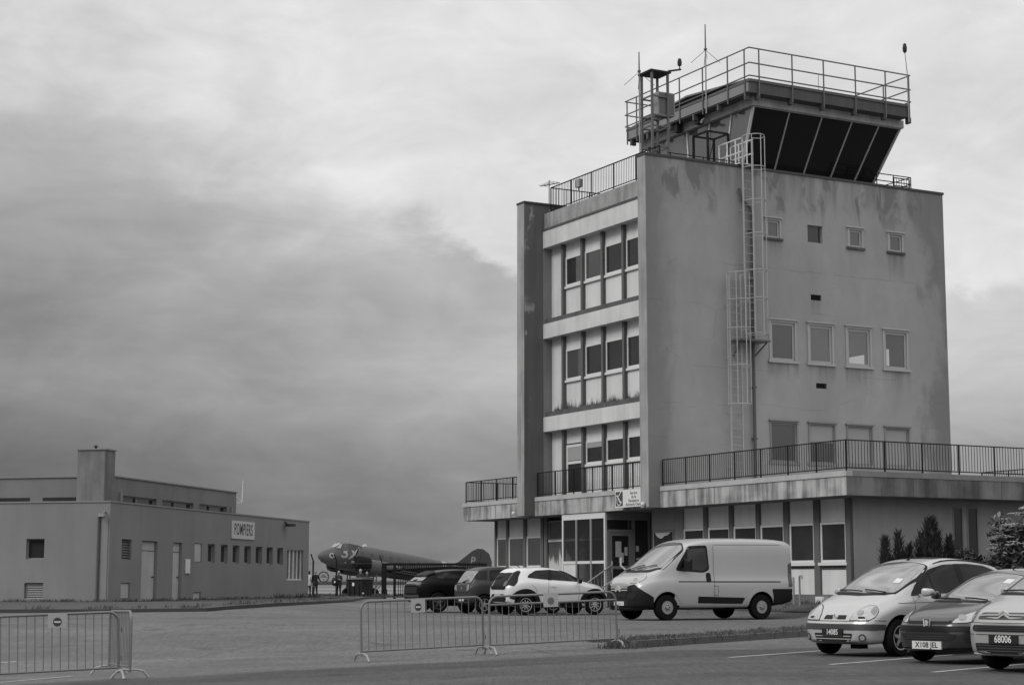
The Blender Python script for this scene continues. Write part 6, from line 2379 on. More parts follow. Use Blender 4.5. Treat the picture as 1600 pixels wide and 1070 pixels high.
def row_center(fr_right, hd, sp):
    """centre from the ground contact of the front right wheel"""
    lat = Vector((-sin(hd), cos(hd))); hv = Vector((cos(hd), sin(hd)))
    return Vector(fr_right) + lat * sp['track'] / 2 - hv * sp['wb'] / 2


def make_minivan():
    wb = 2.58
    sp = dict(wb=wb, track=1.46, wr=.305, tw=.19, rimf=.66, arch=.365, steer=radians(4),
              xs=[-2.03, -2.02, -1.96, -1.8, -1.6, -1.3, -.9, -.4, 0, .3, .6, .85, 1.05, 1.25, 1.45, 1.65, 1.85, 1.98, 2.06, 2.10, 2.11],
              zl=[(-2.03, .36), (-1.7, .26), (1.4, .22), (1.9, .18), (2.11, .24)],
              zt=[(-2.03, .96), (-1.96, 1.12), (-1.8, 1.40), (-1.6, 1.54), (-1.1, 1.605), (-.4, 1.635), (0, 1.60), (.3, 1.52), (.6, 1.38), (.85, 1.23), (1.05, 1.11), (1.25, 1.02), (1.45, .955), (1.65, .88), (1.85, .785), (1.98, .69), (2.06, .61), (2.11, .53)],
              yb=[(-2.03, .68), (-1.9, .78), (-1.5, .85), (1.1, .86), (1.5, .845), (1.8, .79), (1.98, .70), (2.07, .58), (2.11, .46)],
              zb=[(-2.03, .90), (-1.5, 1.0), (.5, .955), (1.1, .90), (1.5, .80), (1.85, .68), (2.11, .47)],
              yr=[(-2.03, .56), (-1.6, .60), (-.5, .62), (.2, .60), (.6, .64), (1.0, .70), (1.3, .70), (1.7, .64), (2.0, .52), (2.11, .38)],
              zr=[(-2.03, .93), (-1.96, 1.06), (-1.8, 1.32), (-1.6, 1.46), (-1.1, 1.525), (-.4, 1.55), (0, 1.52), (.3, 1.44), (.6, 1.30), (.85, 1.16), (1.05, 1.05), (1.25, .97), (1.45, .91), (1.65, .84), (1.85, .75), (1.98, .66), (2.06, .585), (2.11, .505)],
              sill=[(-2.1, .04), (1.6, .03), (2.2, .03)])
    cm = lambda x: x if x < 1.29 else 1.29 + (x - 1.29) * .87
    sp['xs'] = [cm(x) for x in sp['xs']]
    for q in ('zl', 'zt', 'yb', 'zb', 'yr', 'zr', 'sill'): sp[q] = [(cm(x), v) for x, v in sp[q]]
    m = paint('pale_silver_paint', .40, .32, .6, .15)
    c = Car('minivan_car', 'pale silver minivan with black number plate 14085, nearest to the main building', row_center((5.41, 30.65), HD_ROW, sp), HD_ROW, sp, m, 'cars in the near parking bays')
    c.screen('windscreen', 'top', soft([(1.18, -.62), (1.24, -.3), (1.26, 0), (1.24, .3), (1.18, .62), (.62, .635), (.28, .56), (.20, 0), (.28, -.56), (.62, -.635)], .05), G_wind)
    c.patch('cowl_panel', 'top', [(1.185, -.66), (1.30, -.5), (1.36, 0), (1.30, .5), (1.185, .66), (1.265, 0)], M_trim, .005)
    mb = MB()
    h = c.ray('top', .86, .40)
    mb.quad(*[c.ray('top', a, b)[0] + c.ray('top', a, b)[1] * .012 for a, b in ((.90, .50), (.78, .50), (.78, .36), (.90, .36))]); mb.build('windscreen_sticker', M_paper, c.root, recalc=False)
    for sd in 'LR':
        w = c.patch('side_window', sd, soft([(.94, 1.00), (.62, 1.25), (.28, 1.42), (-.1, 1.50), (-.72, 1.52), (-1.20, 1.49), (-1.58, 1.38), (-1.70, 1.14), (-1.55, 1.06)], .06), G_side, .008)
        c.patch('pillar', sd, [(-.40, 1.0), (-.36, 1.51), (-.50, 1.515), (-.56, 1.0)], M_trim, .011, parent=w)
        c.patch('pillar', sd, [(.36, .99), (.36, 1.38), (.32, 1.40), (.32, .99)], M_trim, .011, parent=w)
        c.patch('mirror_base', sd, soft([(.95, .98), (.72, 1.18), (.66, 1.0)], .03), M_trim, .014)
        c.lines('panel_gap', sd, [[(.92, .96), (.95, .62), (.86, .32)], [(-.42, .97), (-.44, .34)], [(1.3, .86), (.3, .88), (-1.6, .93)], [(1.62, .58), (1.9, .585)]], M_seam, .009)
        c.patch('door_handle', sd, rrect(-.30, -.12, .84, .89, .02), M_trim, .02)
        c.patch('bumper_strip', sd, [(1.63, .44), (1.63, .52), (1.86, .53), (1.86, .44)], M_trimg, .012)
    c.patch('bumper_strip', 'cf', [(-52, .435), (-52, .525), (52, .525), (52, .435)], M_trimg, .014)
    c.mirror_cyl('grille', 'cf', rrect(4, 17, .60, .665, .02), M_black, off=.006, step=(3, .04))
    mb = MB(); x = c.ray('front', 0, .64)[0].x + .02
    for p, q in (((0, .69), (.035, .635)), ((.035, .635), (0, .58)), ((0, .58), (-.035, .635)), ((-.035, .635), (0, .69))):
        mb.bar((x, p[0], p[1]), (x, q[0], q[1]), .016, .02, up=(1, 0, 0))
    mb.build('diamond_badge', M_chrome, c.root)
    c.lamp('headlight', 'cf', soft([(23, .585), (27, .69), (36, .775), (47, .825), (54, .815), (55, .74), (50, .64), (44, .59)], 2.2), M_lamp)
    for s_ in (1, -1):
        c.patch('indicator', 'cf', soft([(s_ * 46, .72), (s_ * 51, .80), (s_ * 54, .80), (s_ * 54, .73), (s_ * 49, .66)], 1.5), mat('indicator_glass', .22, .15, .1, 9), .012, step=(3, .04))
        c.patch('lamp_reflector', 'cf', soft([(s_ * 33, .61), (s_ * 33, .645), (s_ * 40, .64), (s_ * 41, .61)], 1), M_trim, .012, step=(3, .04))
    c.lines('bonnet_gap', 'cf', [[(-44, .575), (-20, .572), (20, .572), (44, .575)]], M_seam, .010)
    c.patch('lower_grille', 'cf', soft([(-24, .24), (-27, .375), (27, .375), (24, .24)], 2), M_black, .008)
    for z in (.285, .33):
        c.lines('grille_slat', 'cf', [[(-25, z), (25, z)]], m, .014, .014)
    for s_ in (1, -1):
        q = c.ray('cf', s_ * 37, .31)
        mb = MB(); mb.lathe([(.062, -.01), (.062, .014), (.045, .016), (.043, .008)], 18, q[0], q[1]); o = mb.build('fog_lamp', M_trimg, c.root)
        mb = MB(); mb.lathe([(.044, .006), (.042, .012)], 16, q[0], q[1]); mb.build('lens', M_lamp, o)
    c.plate('front', 0, .39, .44, .115, '14085', M_plateb, M_platel, .125, .03, xs=.82)
    c.wheels('alloy', M_rim, 5)
    c.mirrors(.74, 1.04, .84, m, .18, .13)
    c.wiper([(1.23, -.02), (1.18, -.3), (1.14, -.58)]); c.wiper([(1.24, .50), (1.19, .2), (1.17, .0)])
    mb = MB(); q = c.ray('top', .05, 0)[0]; mb.tube([q, q + Vector((-.32, 0, .28))], .010, 5); mb.lathe([(.03, 0), (.02, .03)], 8, q); mb.build('roof_aerial', M_trim, c.root)
    for y in (.56, -.56):
        mb = MB(); P = []
        for k in range(9):
            h = c.ray('top', .1 - 1.65 * k / 8, y)
            P.append(h[0] + Vector((0, 0, .012 if 0 < k < 8 else .0)))
        mb.tube(P, .010, 5); mb.build('roof_bar', M_trim, c.root)
    c.patch('sunroof', 'top', rrect(-.55, -.15, -.35, .35, .05), G_side, .012)
    mb = MB(); mb.box((-1.3, -.5, .2), (1.3, .5, .30)); mb.box((1.5, .1, .12), (1.7, .3, .2)); mb.build('underframe', M_well, c.root)
    return c


def make_dark_hatch():
    wb = 2.44
    sp = dict(wb=wb, track=1.43, wr=.29, tw=.18, rimf=.64, arch=.34,
              xs=[-1.83, -1.82, -1.76, -1.6, -1.4, -1.1, -.7, -.3, .05, .35, .6, .85, 1.05, 1.25, 1.5, 1.72, 1.86, 1.94, 1.98, 1.99],
              zl=[(-1.83, .36), (-1.5, .24), (1.4, .20), (1.85, .17), (1.99, .22)],
              zt=[(-1.83, .92), (-1.76, 1.02), (-1.6, 1.22), (-1.4, 1.345), (-1.0, 1.415), (-.4, 1.435), (-.05, 1.40), (.3, 1.29), (.6, 1.14), (.85, 1.01), (1.05, .935), (1.25, .89), (1.5, .83), (1.72, .76), (1.88, .68), (1.95, .62), (1.99, .55)],
              yb=[(-1.83, .66), (-1.7, .76), (-1.3, .81), (1.0, .825), (1.4, .80), (1.72, .73), (1.88, .62), (1.96, .50), (1.99, .40)],
              zb=[(-1.83, .86), (-1.4, .94), (.4, .88), (1.0, .82), (1.5, .72), (1.99, .49)],
              yr=[(-1.83, .54), (-1.4, .56), (-.5, .57), (.1, .55), (.6, .60), (.9, .66), (1.25, .66), (1.6, .58), (1.9, .45), (1.99, .34)],
              zr=[(-1.83, .89), (-1.6, 1.15), (-1.4, 1.27), (-1.0, 1.34), (-.4, 1.36), (-.05, 1.325), (.3, 1.215), (.6, 1.07), (.85, .95), (1.05, .885), (1.25, .845), (1.5, .79), (1.72, .72), (1.88, .645), (1.95, .59), (1.99, .52)],
              sill=[(-2.1, .03), (2.2, .03)])
    m = paint('dark_grey_paint', .030, .28, .7, .25)
    hd = HD_ROW
    c = Car('hatchback_car', 'dark grey hatchback with white plate X108 JEL, in the middle of the near parked row', row_center((6.36, 27.85), hd, sp), hd, sp, m, 'cars in the near parking bays')
    c.screen('windscreen', 'top', soft([(1.05, -.58), (1.12, -.3), (1.14, 0), (1.12, .3), (1.05, .58), (.62, .60), (.22, .50), (.14, 0), (.22, -.50), (.62, -.60)], .05), G_wind)
    c.patch('cowl_panel', 'top', [(1.055, -.62), (1.15, -.45), (1.19, 0), (1.15, .45), (1.055, .62), (1.142, 0)], M_trim, .005)
    for sd in 'LR':
        w = c.patch('side_window', sd, soft([(.84, .93), (.45, 1.12), (.10, 1.26), (-.3, 1.325), (-.8, 1.33), (-1.2, 1.26), (-1.38, 1.12), (-1.3, 1.02)], .05), G_side, .008)
        c.patch('pillar', sd, [(-.30, .97), (-.26, 1.33), (-.36, 1.33), (-.42, .97)], M_trim, .011, parent=w)
        c.lines('panel_gap', sd, [[(.80, .90), (.82, .6), (.74, .30)], [(-.34, .92), (-.36, .30)]], M_seam, .009)
    c.patch('bumper_strip', 'cf', [(-56, .475), (-56, .555), (56, .555), (56, .475)], M_trim, .012)
    c.patch('grille', 'cf', soft([(-26, .585), (-27, .635), (27, .635), (26, .585)], 1), M_black, .006, step=(4, .04))
    c.patch('grille_bar', 'cf', [(-24, .618), (-24, .632), (24, .632), (24, .618)], m, .012, step=(4, .04))
    c.lamp('headlight', 'cf', soft([(27, .60), (30, .655), (40, .72), (54, .775), (58, .765), (52, .66), (42, .61)], 2), M_lamp)
    c.patch('lower_grille', 'cf', soft([(-33, .44), (-26, .345), (26, .345), (33, .44)], 3), M_black, .008)
    for z in (.375, .405):
        c.lines('grille_slat', 'cf', [[(-24, z), (24, z)]], M_trimg, .008, .014)
    c.lines('bonnet_gap', 'cf', [[(-46, .655), (-28, .65)], [(46, .655), (28, .65)]], M_seam, .008)
    # shield badge
    x = c.ray('front', 0, .60)[0].x
    mb = MB(); f = lambda a, b, d: (x + .02 + d, a, .595 + b)
    mb.prism([(-.055, .06), (.055, .06), (.05, -.03), (0, -.07), (-.05, -.03)], f, 0, .015)
    mb.cur = 1
    mb.prism([(-.03, -.035), (-.02, .01), (-.035, .02), (-.03, .04), (0, .05), (.02, .035), (.01, .02), (.03, .03), (.035, .01), (.015, 0), (.02, -.03), (.005, -.04)], f, .016, .02)
    mb.build('shield_badge', [M_trimg, M_chrome], c.root)
    mb = MB(); mb.tube([(x + .03, -.06, .66), (x + .035, -.052, .56), (x + .035, 0, .52), (x + .035, .052, .56), (x + .03, .06, .66)], .009, 5); mb.build('badge_rim', M_chrome, c.root)
    c.plate('front', .0, .275, .54, .115, 'X108 JEL', M_platew, M_plated, .112, .025, xs=1.0)
    c.lines('lip_line', 'cf', [[(-50, .24), (-20, .225), (20, .225), (50, .24)]], M_trim, .02)
    c.wheels('alloy', M_rim, 6)
    c.mirrors(.62, 1.0, .80, m, .16, .12)
    c.wiper([(1.11, -.05), (1.07, -.3), (1.03, -.52)]); c.wiper([(1.12, .46), (1.07, .2), (1.05, 0)])
    mb = MB(); q = c.ray('top', -.15, 0)[0]; mb.tube([q, q + Vector((-.3, 0, .22))], .010, 5); mb.build('roof_aerial', M_trim, c.root)
    mb = MB()
    mb.quad(*[c.ray('top', a, b)[0] + c.ray('top', a, b)[1] * .012 for a, b in ((.50, .42), (.36, .42), (.36, .28), (.50, .28))]); mb.build('windscreen_sticker', M_paper, c.root, recalc=False)
    mb = MB(); mb.box((-1.2, -.5, .18), (1.2, .5, .28)); mb.build('underframe', M_well, c.root)
    return c


def make_silver_mpv():
    wb = 2.76
    sp = dict(wb=wb, track=1.46, wr=.31, tw=.19, rimf=.64, arch=.365,
              xs=[-2.02, -2.01, -1.95, -1.8, -1.6, -1.3, -.9, -.4, 0, .35, .7, 1.0, 1.25, 1.5, 1.75, 1.95, 2.1, 2.18, 2.22, 2.23],
              zl=[(-2.02, .36), (-1.7, .24), (1.5, .22), (2.0, .19), (2.23, .25)],
              zt=[(-2.02, .96), (-1.9, 1.2), (-1.7, 1.45), (-1.3, 1.58), (-.6, 1.645), (0, 1.63), (.35, 1.55), (.7, 1.41), (1.0, 1.26), (1.25, 1.12), (1.42, 1.04), (1.7, .965), (1.95, .885), (2.1, .81), (2.18, .74), (2.23, .65)],
              yb=[(-2.02, .68), (-1.85, .79), (-1.4, .86), (1.2, .875), (1.7, .83), (2.0, .73), (2.16, .59), (2.23, .46)],
              zb=[(-2.02, .90), (-1.4, 1.0), (.6, .96), (1.2, .92), (1.7, .82), (2.23, .58)],
              yr=[(-2.02, .56), (-1.5, .60), (-.5, .62), (.3, .61), (.9, .66), (1.4, .70), (1.8, .62), (2.1, .50), (2.23, .38)],
              zr=[(-2.02, .93), (-1.9, 1.13), (-1.7, 1.37), (-1.3, 1.50), (-.6, 1.56), (0, 1.545), (.35, 1.47), (.7, 1.33), (1.0, 1.19), (1.25, 1.06), (1.42, .99), (1.7, .92), (1.95, .845), (2.1, .775), (2.18, .71), (2.23, .62)],
              sill=[(-2.1, .04), (2.3, .03)])
    m = paint('soft_silver_paint', .33, .32, .6, .2)
    hd = HD_ROW
    c = Car('minivan_car', 'silver minivan with double chevron grille and black plate 68006, nearest to the camera', row_center((6.80, 25.2), hd, sp), hd, sp, m, 'cars in the near parking bays')
    c.screen('windscreen', 'top', soft([(1.36, -.66), (1.44, -.3), (1.46, 0), (1.44, .3), (1.36, .66), (.72, .64), (.35, .56), (.28, 0), (.35, -.56), (.72, -.64)], .05), G_wind)
    c.patch('cowl_panel', 'top', [(1.37, -.70), (1.47, -.5), (1.52, 0), (1.47, .5), (1.37, .70), (1.46, 0)], M_trim, .005)
    for sd in 'LR':
        w = c.patch('side_window', sd, soft([(1.10, 1.00), (.7, 1.24), (.3, 1.42), (-.1, 1.50), (-.8, 1.53), (-1.4, 1.46), (-1.66, 1.2), (-1.5, 1.06)], .06), G_side, .008)
        c.patch('pillar', sd, [(-.40, 1.0), (-.36, 1.52), (-.50, 1.525), (-.56, 1.0)], M_trim, .011, parent=w)
        c.lines('panel_gap', sd, [[(1.0, .95), (1.02, .6), (.92, .32)]], M_seam, .009)
    for z in (.765, .725):
        mb = MB()
        x = c.ray('front', 0, .75)[0].x + .03
        kq = (x - c.ray('front', .42, .75)[0].x - .01) / .42 ** 2
        pts = [(-.42, z - .01), (-.25, z), (-.085, z), (0, z + .052), (.085, z), (.25, z), (.42, z - .01)]
        for p, q in zip(pts[:-1], pts[1:]):
            mb.bar((x - kq * p[0] ** 2, p[0], p[1]), (x - kq * q[0] ** 2, q[0], q[1]), .022, .02, up=(1, 0, 0))
        mb.build('chevron_bar', M_chrome, c.root)
    c.patch('upper_grille', 'cf', soft([(-26, .70), (-26, .79), (26, .79), (26, .70)], 2), M_trimg, .006, step=(4, .04))
    c.patch('grille', 'cf', soft([(-30, .56), (-30, .625), (30, .625), (26, .54), (-26, .54)], 2), M_black, .008, step=(4, .04))
    for z in (.565, .59, .612):
        c.lines('grille_slat', 'cf', [[(-26, z), (26, z)]], M_trimg, .008, .014)
    c.patch('lower_grille', 'cf', soft([(-24, .25), (-26, .385), (26, .385), (24, .25)], 2), M_black, .008)
    for z in (.285, .32, .355):
        c.lines('grille_slat', 'cf', [[(-25, z), (25, z)]], M_trimg, .012, .014)
    c.lamp('headlight', 'cf', soft([(36, .66), (36, .80), (42, .90), (52, .93), (55, .85), (50, .70)], 2), M_lamp)
    c.lines('bumper_line', 'cf', [[(-56, .50), (56, .50)], [(-50, .655), (50, .655)]], M_seam, .008)
    c.patch('bumper_lip', 'cf', [(-52, .215), (-52, .245), (52, .245), (52, .215)], M_chrome, .012)
    c.plate('front', .02, .44, .46, .125, '68006', M_plateb, M_platel, .135, .03, xs=.82)
    c.wheels('alloy', M_rim, 5)
    c.mirrors(.80, 1.06, .85, m, .17, .14)
    c.wiper([(1.43, -.02), (1.38, -.3), (1.34, -.6)]); c.wiper([(1.44, .52), (1.39, .2), (1.37, 0)])
    mb = MB(); mb.box((-1.3, -.5, .2), (1.4, .5, .30)); mb.build('underframe', M_well, c.root)
    return c


VAN = make_van()
AYG = make_small_hatch()
TWI = make_grey_hatch()
SUV = make_black_suv()
SCE = make_minivan()
PEU = make_dark_hatch()
PIC = make_silver_mpv()


# ------------------------------------------------------------------ crowd barriers
M_barrier = mat('barrier_galvanised', .17, .5, .14, 5, 0, 3, 0, 60, 0, .35)


def arc(c, r, a0, a1, n=5):
    return [(c[0] + r * cos(radians(lerp(a0, a1, i / n))), c[1] + r * sin(radians(lerp(a0, a1, i / n)))) for i in range(n + 1)]


def barrier(label, a, b, double=False, bars=17, foot_turn=(0, 0)):
    a, b = Vector(a), Vector(b)
    L = (b - a).length
    za, zb = G(*a), G(*b)
    root = empty('crowd_barrier', (0, 0, 0), 0, label, 'barrier', 'crowd barriers across the yard')
    X = Vector((b.x - a.x, b.y - a.y, zb - za)).normalized()
    Yv = Vector((-X.y, X.x, 0)).normalized(); Z = X.cross(Yv)
    M = Matrix((X, Yv, Z)).transposed().to_4x4(); M.translation = (a.x, a.y, za)
    root.matrix_world = M
    H = 1.05; r = .022; R = .16
    mb = MB()
    path = [(0, .10)] + [(0, H - R)] + arc((R, H - R), R, 180, 90)[1:] + [(L - R, H)] + arc((L - R, H - R), R, 90, 0)[1:] + [(L, .10)]
    mb.tube([(x, 0, z) for x, z in path], r, 8)
    mb.tube([(0, 0, .18), (L, 0, .18)], r * .8, 8)
    zt = H
    if double:
        mb.tube([(0, 0, H - .15), (L, 0, H - .15)], r * .9, 8); zt = H - .15
    mb.build('frame', M_barrier, root)
    mb = MB()
    for i in range(1, bars):
        x = L * i / bars
        top = zt
        if not double:
            top = H if R < x < L - R else H - R + sqrt(max(0, R * R - (R - min(x, L - x)) ** 2))
        mb.tube([(x, 0, .18), (x, 0, top)], .0075, 5)
    mb.build('bars', M_barrier, root)
    for x, t in ((.0, foot_turn[0]), (L, foot_turn[1])):
        mb = MB()
        c_, s_ = cos(t), sin(t)
        pts = [(-.30, -.0), (-.21, .105), (-.10, .13), (.10, .13), (.21, .105), (.30, 0)]
        mb.tube([(x + y * s_, y * c_, z + .012) for y, z in pts], .019, 7)
        mb.build('foot', M_galv, root)
    mb = MB()
    mb.tube([(L, 0, .35), (L + .05, 0, .35), (L + .05, 0, .28)], .011, 5); mb.tube([(L, 0, .80), (L + .05, 0, .80), (L + .05, 0, .73)], .011, 5)
    mb.build('hook', M_barrier, root)
    return root, L


def paper_sign(label, bar, x, w, h, ztop, m_disc, stripe=True, tilt=0.0, face=-1):
    """laminated sheet hung on a barrier (own thing)"""
    o = empty('no_entry_sign' if stripe else 'disc_sign', (0, 0, 0), 0, label, 'sign', None)
    o.matrix_world = bar.matrix_world
    y = face * .034
    mb = MB()
    c_, s_ = cos(tilt), sin(tilt)
    f = lambda a, b, d: (x + a * c_ - b * s_, y + face * d, ztop - h / 2 + a * s_ + b * c_)
    n = 6
    for i in range(n):
        u0, u1 = -w / 2 + w * i / n, -w / 2 + w * (i + 1) / n
        mb.hexa([f(u0, -h / 2, 0), f(u1, -h / 2, 0), f(u1, -h / 2, -.004), f(u0, -h / 2, -.004), f(u0, h / 2, 0), f(u1, h / 2, 0), f(u1, h / 2, -.004), f(u0, h / 2, -.004)])
    mb.build('sheet', mat('sign_sheet', .40, .45, .08, 5), o)
    mb = MB()
    q = [f(.068 * cos(2 * pi * k / 28), -.02 + .068 * sin(2 * pi * k / 28), .003) for k in range(28)]
    mb.quad(*q); mb.build('disc', m_disc, o, recalc=False)
    if stripe:
        mb = MB(); mb.quad(*[f(a, b - .02, .005) for a, b in ((-.05, -.013), (.05, -.013), (.05, .013), (-.05, .013))]); mb.build('bar', M_signw, o, recalc=False)
    return o


b1, L1 = barrier('crowd barrier at the far left carrying a no entry sheet', (-7.95, 27.55), (-6.22, 28.5), bars=15)
b2, L2 = barrier('short looking crowd barrier turned away from the camera at the left barrier corner', (-6.03, 28.45), (-6.78, 30.3), bars=15)
b3, L3 = barrier('middle crowd barrier with a no entry sheet in front of the black and grey cars', (-2.65, 31.75), (-.52, 33.0), bars=17)
b4, L4 = barrier('crowd barrier with two top rails in front of the white hatchback', (-.39, 32.75), (1.98, 33.75), double=True, bars=20)
M_disc = mat('no_entry_dark_disc', .045, .5, .05)
M_disc2 = mat('faded_disc', .13, .6, .12, 12)
paper_sign('no entry sheet on the far left barrier', b1, L1 * .505, .30, .215, 1.06, M_disc, True, radians(-2))
paper_sign('no entry sheet on the middle barrier, under a line of print', b3, L3 * .455, .29, .235, 1.055, M_disc, True)
paper_sign('sheet with a faded plain grey disc on the double rail barrier', b4, L4 * .475, .30, .255, 1.075, M_disc2, False)

# ------------------------------------------------------------------ people near the fence
M_skin = mat('skin', .22, .6, .05, 5)


def person(label, px, Yd, heading, h, top, legs, hair, pose, z_extra=.0):
    x = (px - 800) / 2772.0 * Yd * .991
    k = h / 1.75
    root = empty('person', (x, Yd, G(x, Yd) + z_extra), heading, label, 'person', 'people by the airfield fence')
    J = dict(pelvis=(0, 0, .96), waist=(.0, 0, 1.12), chest=(.01, 0, 1.34), neck=(.0, 0, 1.50), headb=(.02, 0, 1.57),
             shl=(0, .18, 1.43), shr=(0, -.18, 1.43), ell=(-.02, .24, 1.14), elr=(-.02, -.24, 1.14), wrl=(.05, .25, .89), wrr=(.05, -.25, .89), hal=(.07, .25, .80), har=(.07, -.25, .80),
             hil=(0, .09, .92), hir=(0, -.09, .92), knl=(.02, .10, .50), knr=(.02, -.10, .50), anl=(-.02, .11, .09), anr=(-.02, -.11, .09), tol=(.15, .13, .04), tor=(.15, -.13, .04))
    J.update(pose)
    R = dict(pelvis=.14, waist=.125, chest=.15, neck=.06, headb=.06, shl=.075, shr=.075, ell=.052, elr=.052, wrl=.034, wrr=.034, hal=.036, har=.036, hil=.105, hir=.105, knl=.066, knr=.066, anl=.045, anr=.045, tol=.04, tor=.04)
    E = [('pelvis', 'waist'), ('waist', 'chest'), ('chest', 'neck'), ('neck', 'headb'), ('chest', 'shl'), ('shl', 'ell'), ('ell', 'wrl'), ('wrl', 'hal'), ('chest', 'shr'), ('shr', 'elr'), ('elr', 'wrr'), ('wrr', 'har'),
         ('pelvis', 'hil'), ('hil', 'knl'), ('knl', 'anl'), ('anl', 'tol'), ('pelvis', 'hir'), ('hir', 'knr'), ('knr', 'anr'), ('anr', 'tor')]
    names = list(J)
    me = bpy.data.meshes.new('body')
    me.from_pydata([tuple(c * k for c in J[n_]) for n_ in names], [(names.index(a), names.index(b)) for a, b in E], [])
    ob = bpy.data.objects.new('body', me); COL.objects.link(ob)
    md = ob.modifiers.new('skin', 'SKIN')
    for i, n_ in enumerate(names):
        sv = me.skin_vertices[0].data[i]
        r = R[n_] * k
        sv.radius = (r, r * (1.15 if n_ in ('chest', 'pelvis', 'waist') else 1.0))
        sv.use_root = n_ == 'pelvis'
    ss = ob.modifiers.new('sub', 'SUBSURF'); ss.levels = 2; ss.render_levels = 2
    dg = bpy.context.evaluated_depsgraph_get(); dg.update()
    m2 = bpy.data.meshes.new_from_object(ob.evaluated_get(dg))
    bpy.data.objects.remove(ob)
    bm = bmesh.new(); bm.from_mesh(m2)
    # head, with nose, and fingers
    hp = Vector(J['headb']) * k + Vector((.025, 0, .105 * k))
    r = bmesh.ops.create_uvsphere(bm, u_segments=16, v_segments=12, radius=.1)
    for v in r['verts']:
        c = v.co
        c.x *= .98; c.y *= .78; c.z *= 1.22
        if c.x > .07 and abs(c.y) < .025 and -.05 < c.z < .02: c.x += .022
        if c.z < -.05 and c.x > 0: c.x *= .9
        v.co = c * k * 1.05 + hp
    for sd, wr, ha in ((1, 'wrl', 'hal'), (-1, 'wrr', 'har')):
        a, b = Vector(J[wr]) * k, Vector(J[ha]) * k
        d = (b - a).normalized(); s1 = d.cross(Vector((0, 1, 0)))
        s1 = s1.normalized() if s1.length > .1 else Vector((1, 0, 0))
        for i, (o_, ln, tt) in enumerate(((-.03, .065, 0), (-.01, .08, 0), (.01, .075, 0), (.028, .06, 0), (.045, .05, .8))):
            st = b + s1 * o_ * k + (Vector((0, 0, 0)) if i < 4 else -d * .05 * k)
            en = st + (d + s1 * tt).normalized() * ln * k
            mt = MB(); mt.tube([st - d * .01, st.lerp(en, .5) + Vector((0, -sd * .006, 0)), en + Vector((0, -sd * .014, 0))], [.011 * k, .010 * k, .007 * k], 5)
            vv = [bm.verts.new(q) for q in mt.v]
            for f in mt.f: bm.faces.new([vv[q] for q in f])
    bm.to_mesh(m2); bm.free()
    for m in (top, legs, M_skin, M_dark): m2.materials.append(m)
    for p in m2.polygons:
        p.use_smooth = True
        c = p.center / k
        arm = min((c - Vector(J[w])).length for w in ('wrl', 'wrr', 'hal', 'har'))
        if (c - Vector(J['headb'])).length < .25 and c.z > 1.50 or arm < .085 or (min((c - Vector(J[w])).length for w in ('hal', 'har')) < .17): p.material_index = 2
        elif c.z < .09: p.material_index = 3
        elif c.z < .88 and abs(c.y) < .20: p.material_index = 1
        else: p.material_index = 0
    b = bpy.data.objects.new('body', m2); COL.objects.link(b); b.parent = root
    bm = bmesh.new()
    r = bmesh.ops.create_uvsphere(bm, u_segments=14, v_segments=10, radius=.108)
    dele = []
    for v in r['verts']:
        if v.co.z < -.02 - .05 * (v.co.x < 0) or (v.co.x > .055 and v.co.z < .05): dele.append(v)
        v.co = Vector((v.co.x * .98 - .008, v.co.y * .82, v.co.z * 1.2)) * k * 1.05 + hp
    bmesh.ops.delete(bm, geom=dele, context='VERTS')
    mh = bpy.data.meshes.new('hair'); bm.to_mesh(mh); bm.free(); mh.materials.append(hair)
    for p in mh.polygons: p.use_smooth = True
    ho = bpy.data.objects.new('hair', mh); COL.objects.link(ho); ho.parent = root
    # coat hem over the hips
    mb = MB()
    mb.lathe([(.165 * k, 1.10 * k), (.185 * k, .95 * k), (.20 * k, .80 * k)], 18, cap=False)
    mb.v = [(x, y * 1.12, z) for x, y, z in mb.v]
    mb.build('coat', top, root)
    return root


C_white = mat('white_shirt_cloth', .42, .85, .12, 5)
C_black = mat('black_coat_cloth', .012, .9, .2, 4)
C_navy = mat('dark_trouser_cloth', .016, .9, .15, 4)
C_charc = mat('charcoal_jacket_cloth', .022, .9, .15, 4)
C_grey = mat('grey_hair', .16, .8, .2, 20)
C_pale = mat('pale_hair', .30, .8, .2, 20)
C_dkh = mat('dark_hair', .02, .8, .2, 20)
PY = 116.6
fold = dict(ell=(.06, .24, 1.16), wrl=(.26, .14, 1.18), hal=(.31, .08, 1.22))
person('person in a pale top and dark trousers at the corner of the fire station', 482.5, PY, radians(70), 1.66, C_white, C_navy, C_dkh, {}, .1)
person('person in a long black coat with one arm held out, between two fence posts', 492.5, PY, radians(-60), 1.70, C_black, C_navy, C_grey,
       dict(ell=(.02, .30, 1.18), wrl=(.05, .42, .98), hal=(.06, .46, .90), anl=(.1, .12, .09), tol=(.26, .14, .04)), .1)
person('person in dark clothes with a shoulder bag standing left of the waste container', 529.5, PY, radians(-100), 1.66, C_charc, C_navy, C_pale, fold, .1)
person('person in dark clothes standing behind the waste container, left one of two', 562.8, PY + 1.8, radians(80), 1.80, C_charc, C_navy, C_pale, {}, .1)
person('person with pale hair behind the waste container, right one of two', 573.2, PY + 1.8, radians(-80), 1.62, C_black, C_navy, C_pale, fold, .1)
p = at_px(522.5, PY - .25)
BG = empty('shoulder_bag', (p.x, p.y, p.z + .1), radians(-20), 'bulky dark shoulder bag carried by the person left of the waste container', 'bag')
mb = MB(); mb.smooth = True
n, kk = 14, 8
vs = []
for i in range(kk + 1):
    u = pi * i / kk
    for j in range(n):
        t = 2 * pi * j / n
        rr_ = max(.04, sin(u)) ** .6
        vs.append((.20 * cos(t) * rr_, .13 * sin(t) * rr_, 1.0 - .26 * cos(u)))
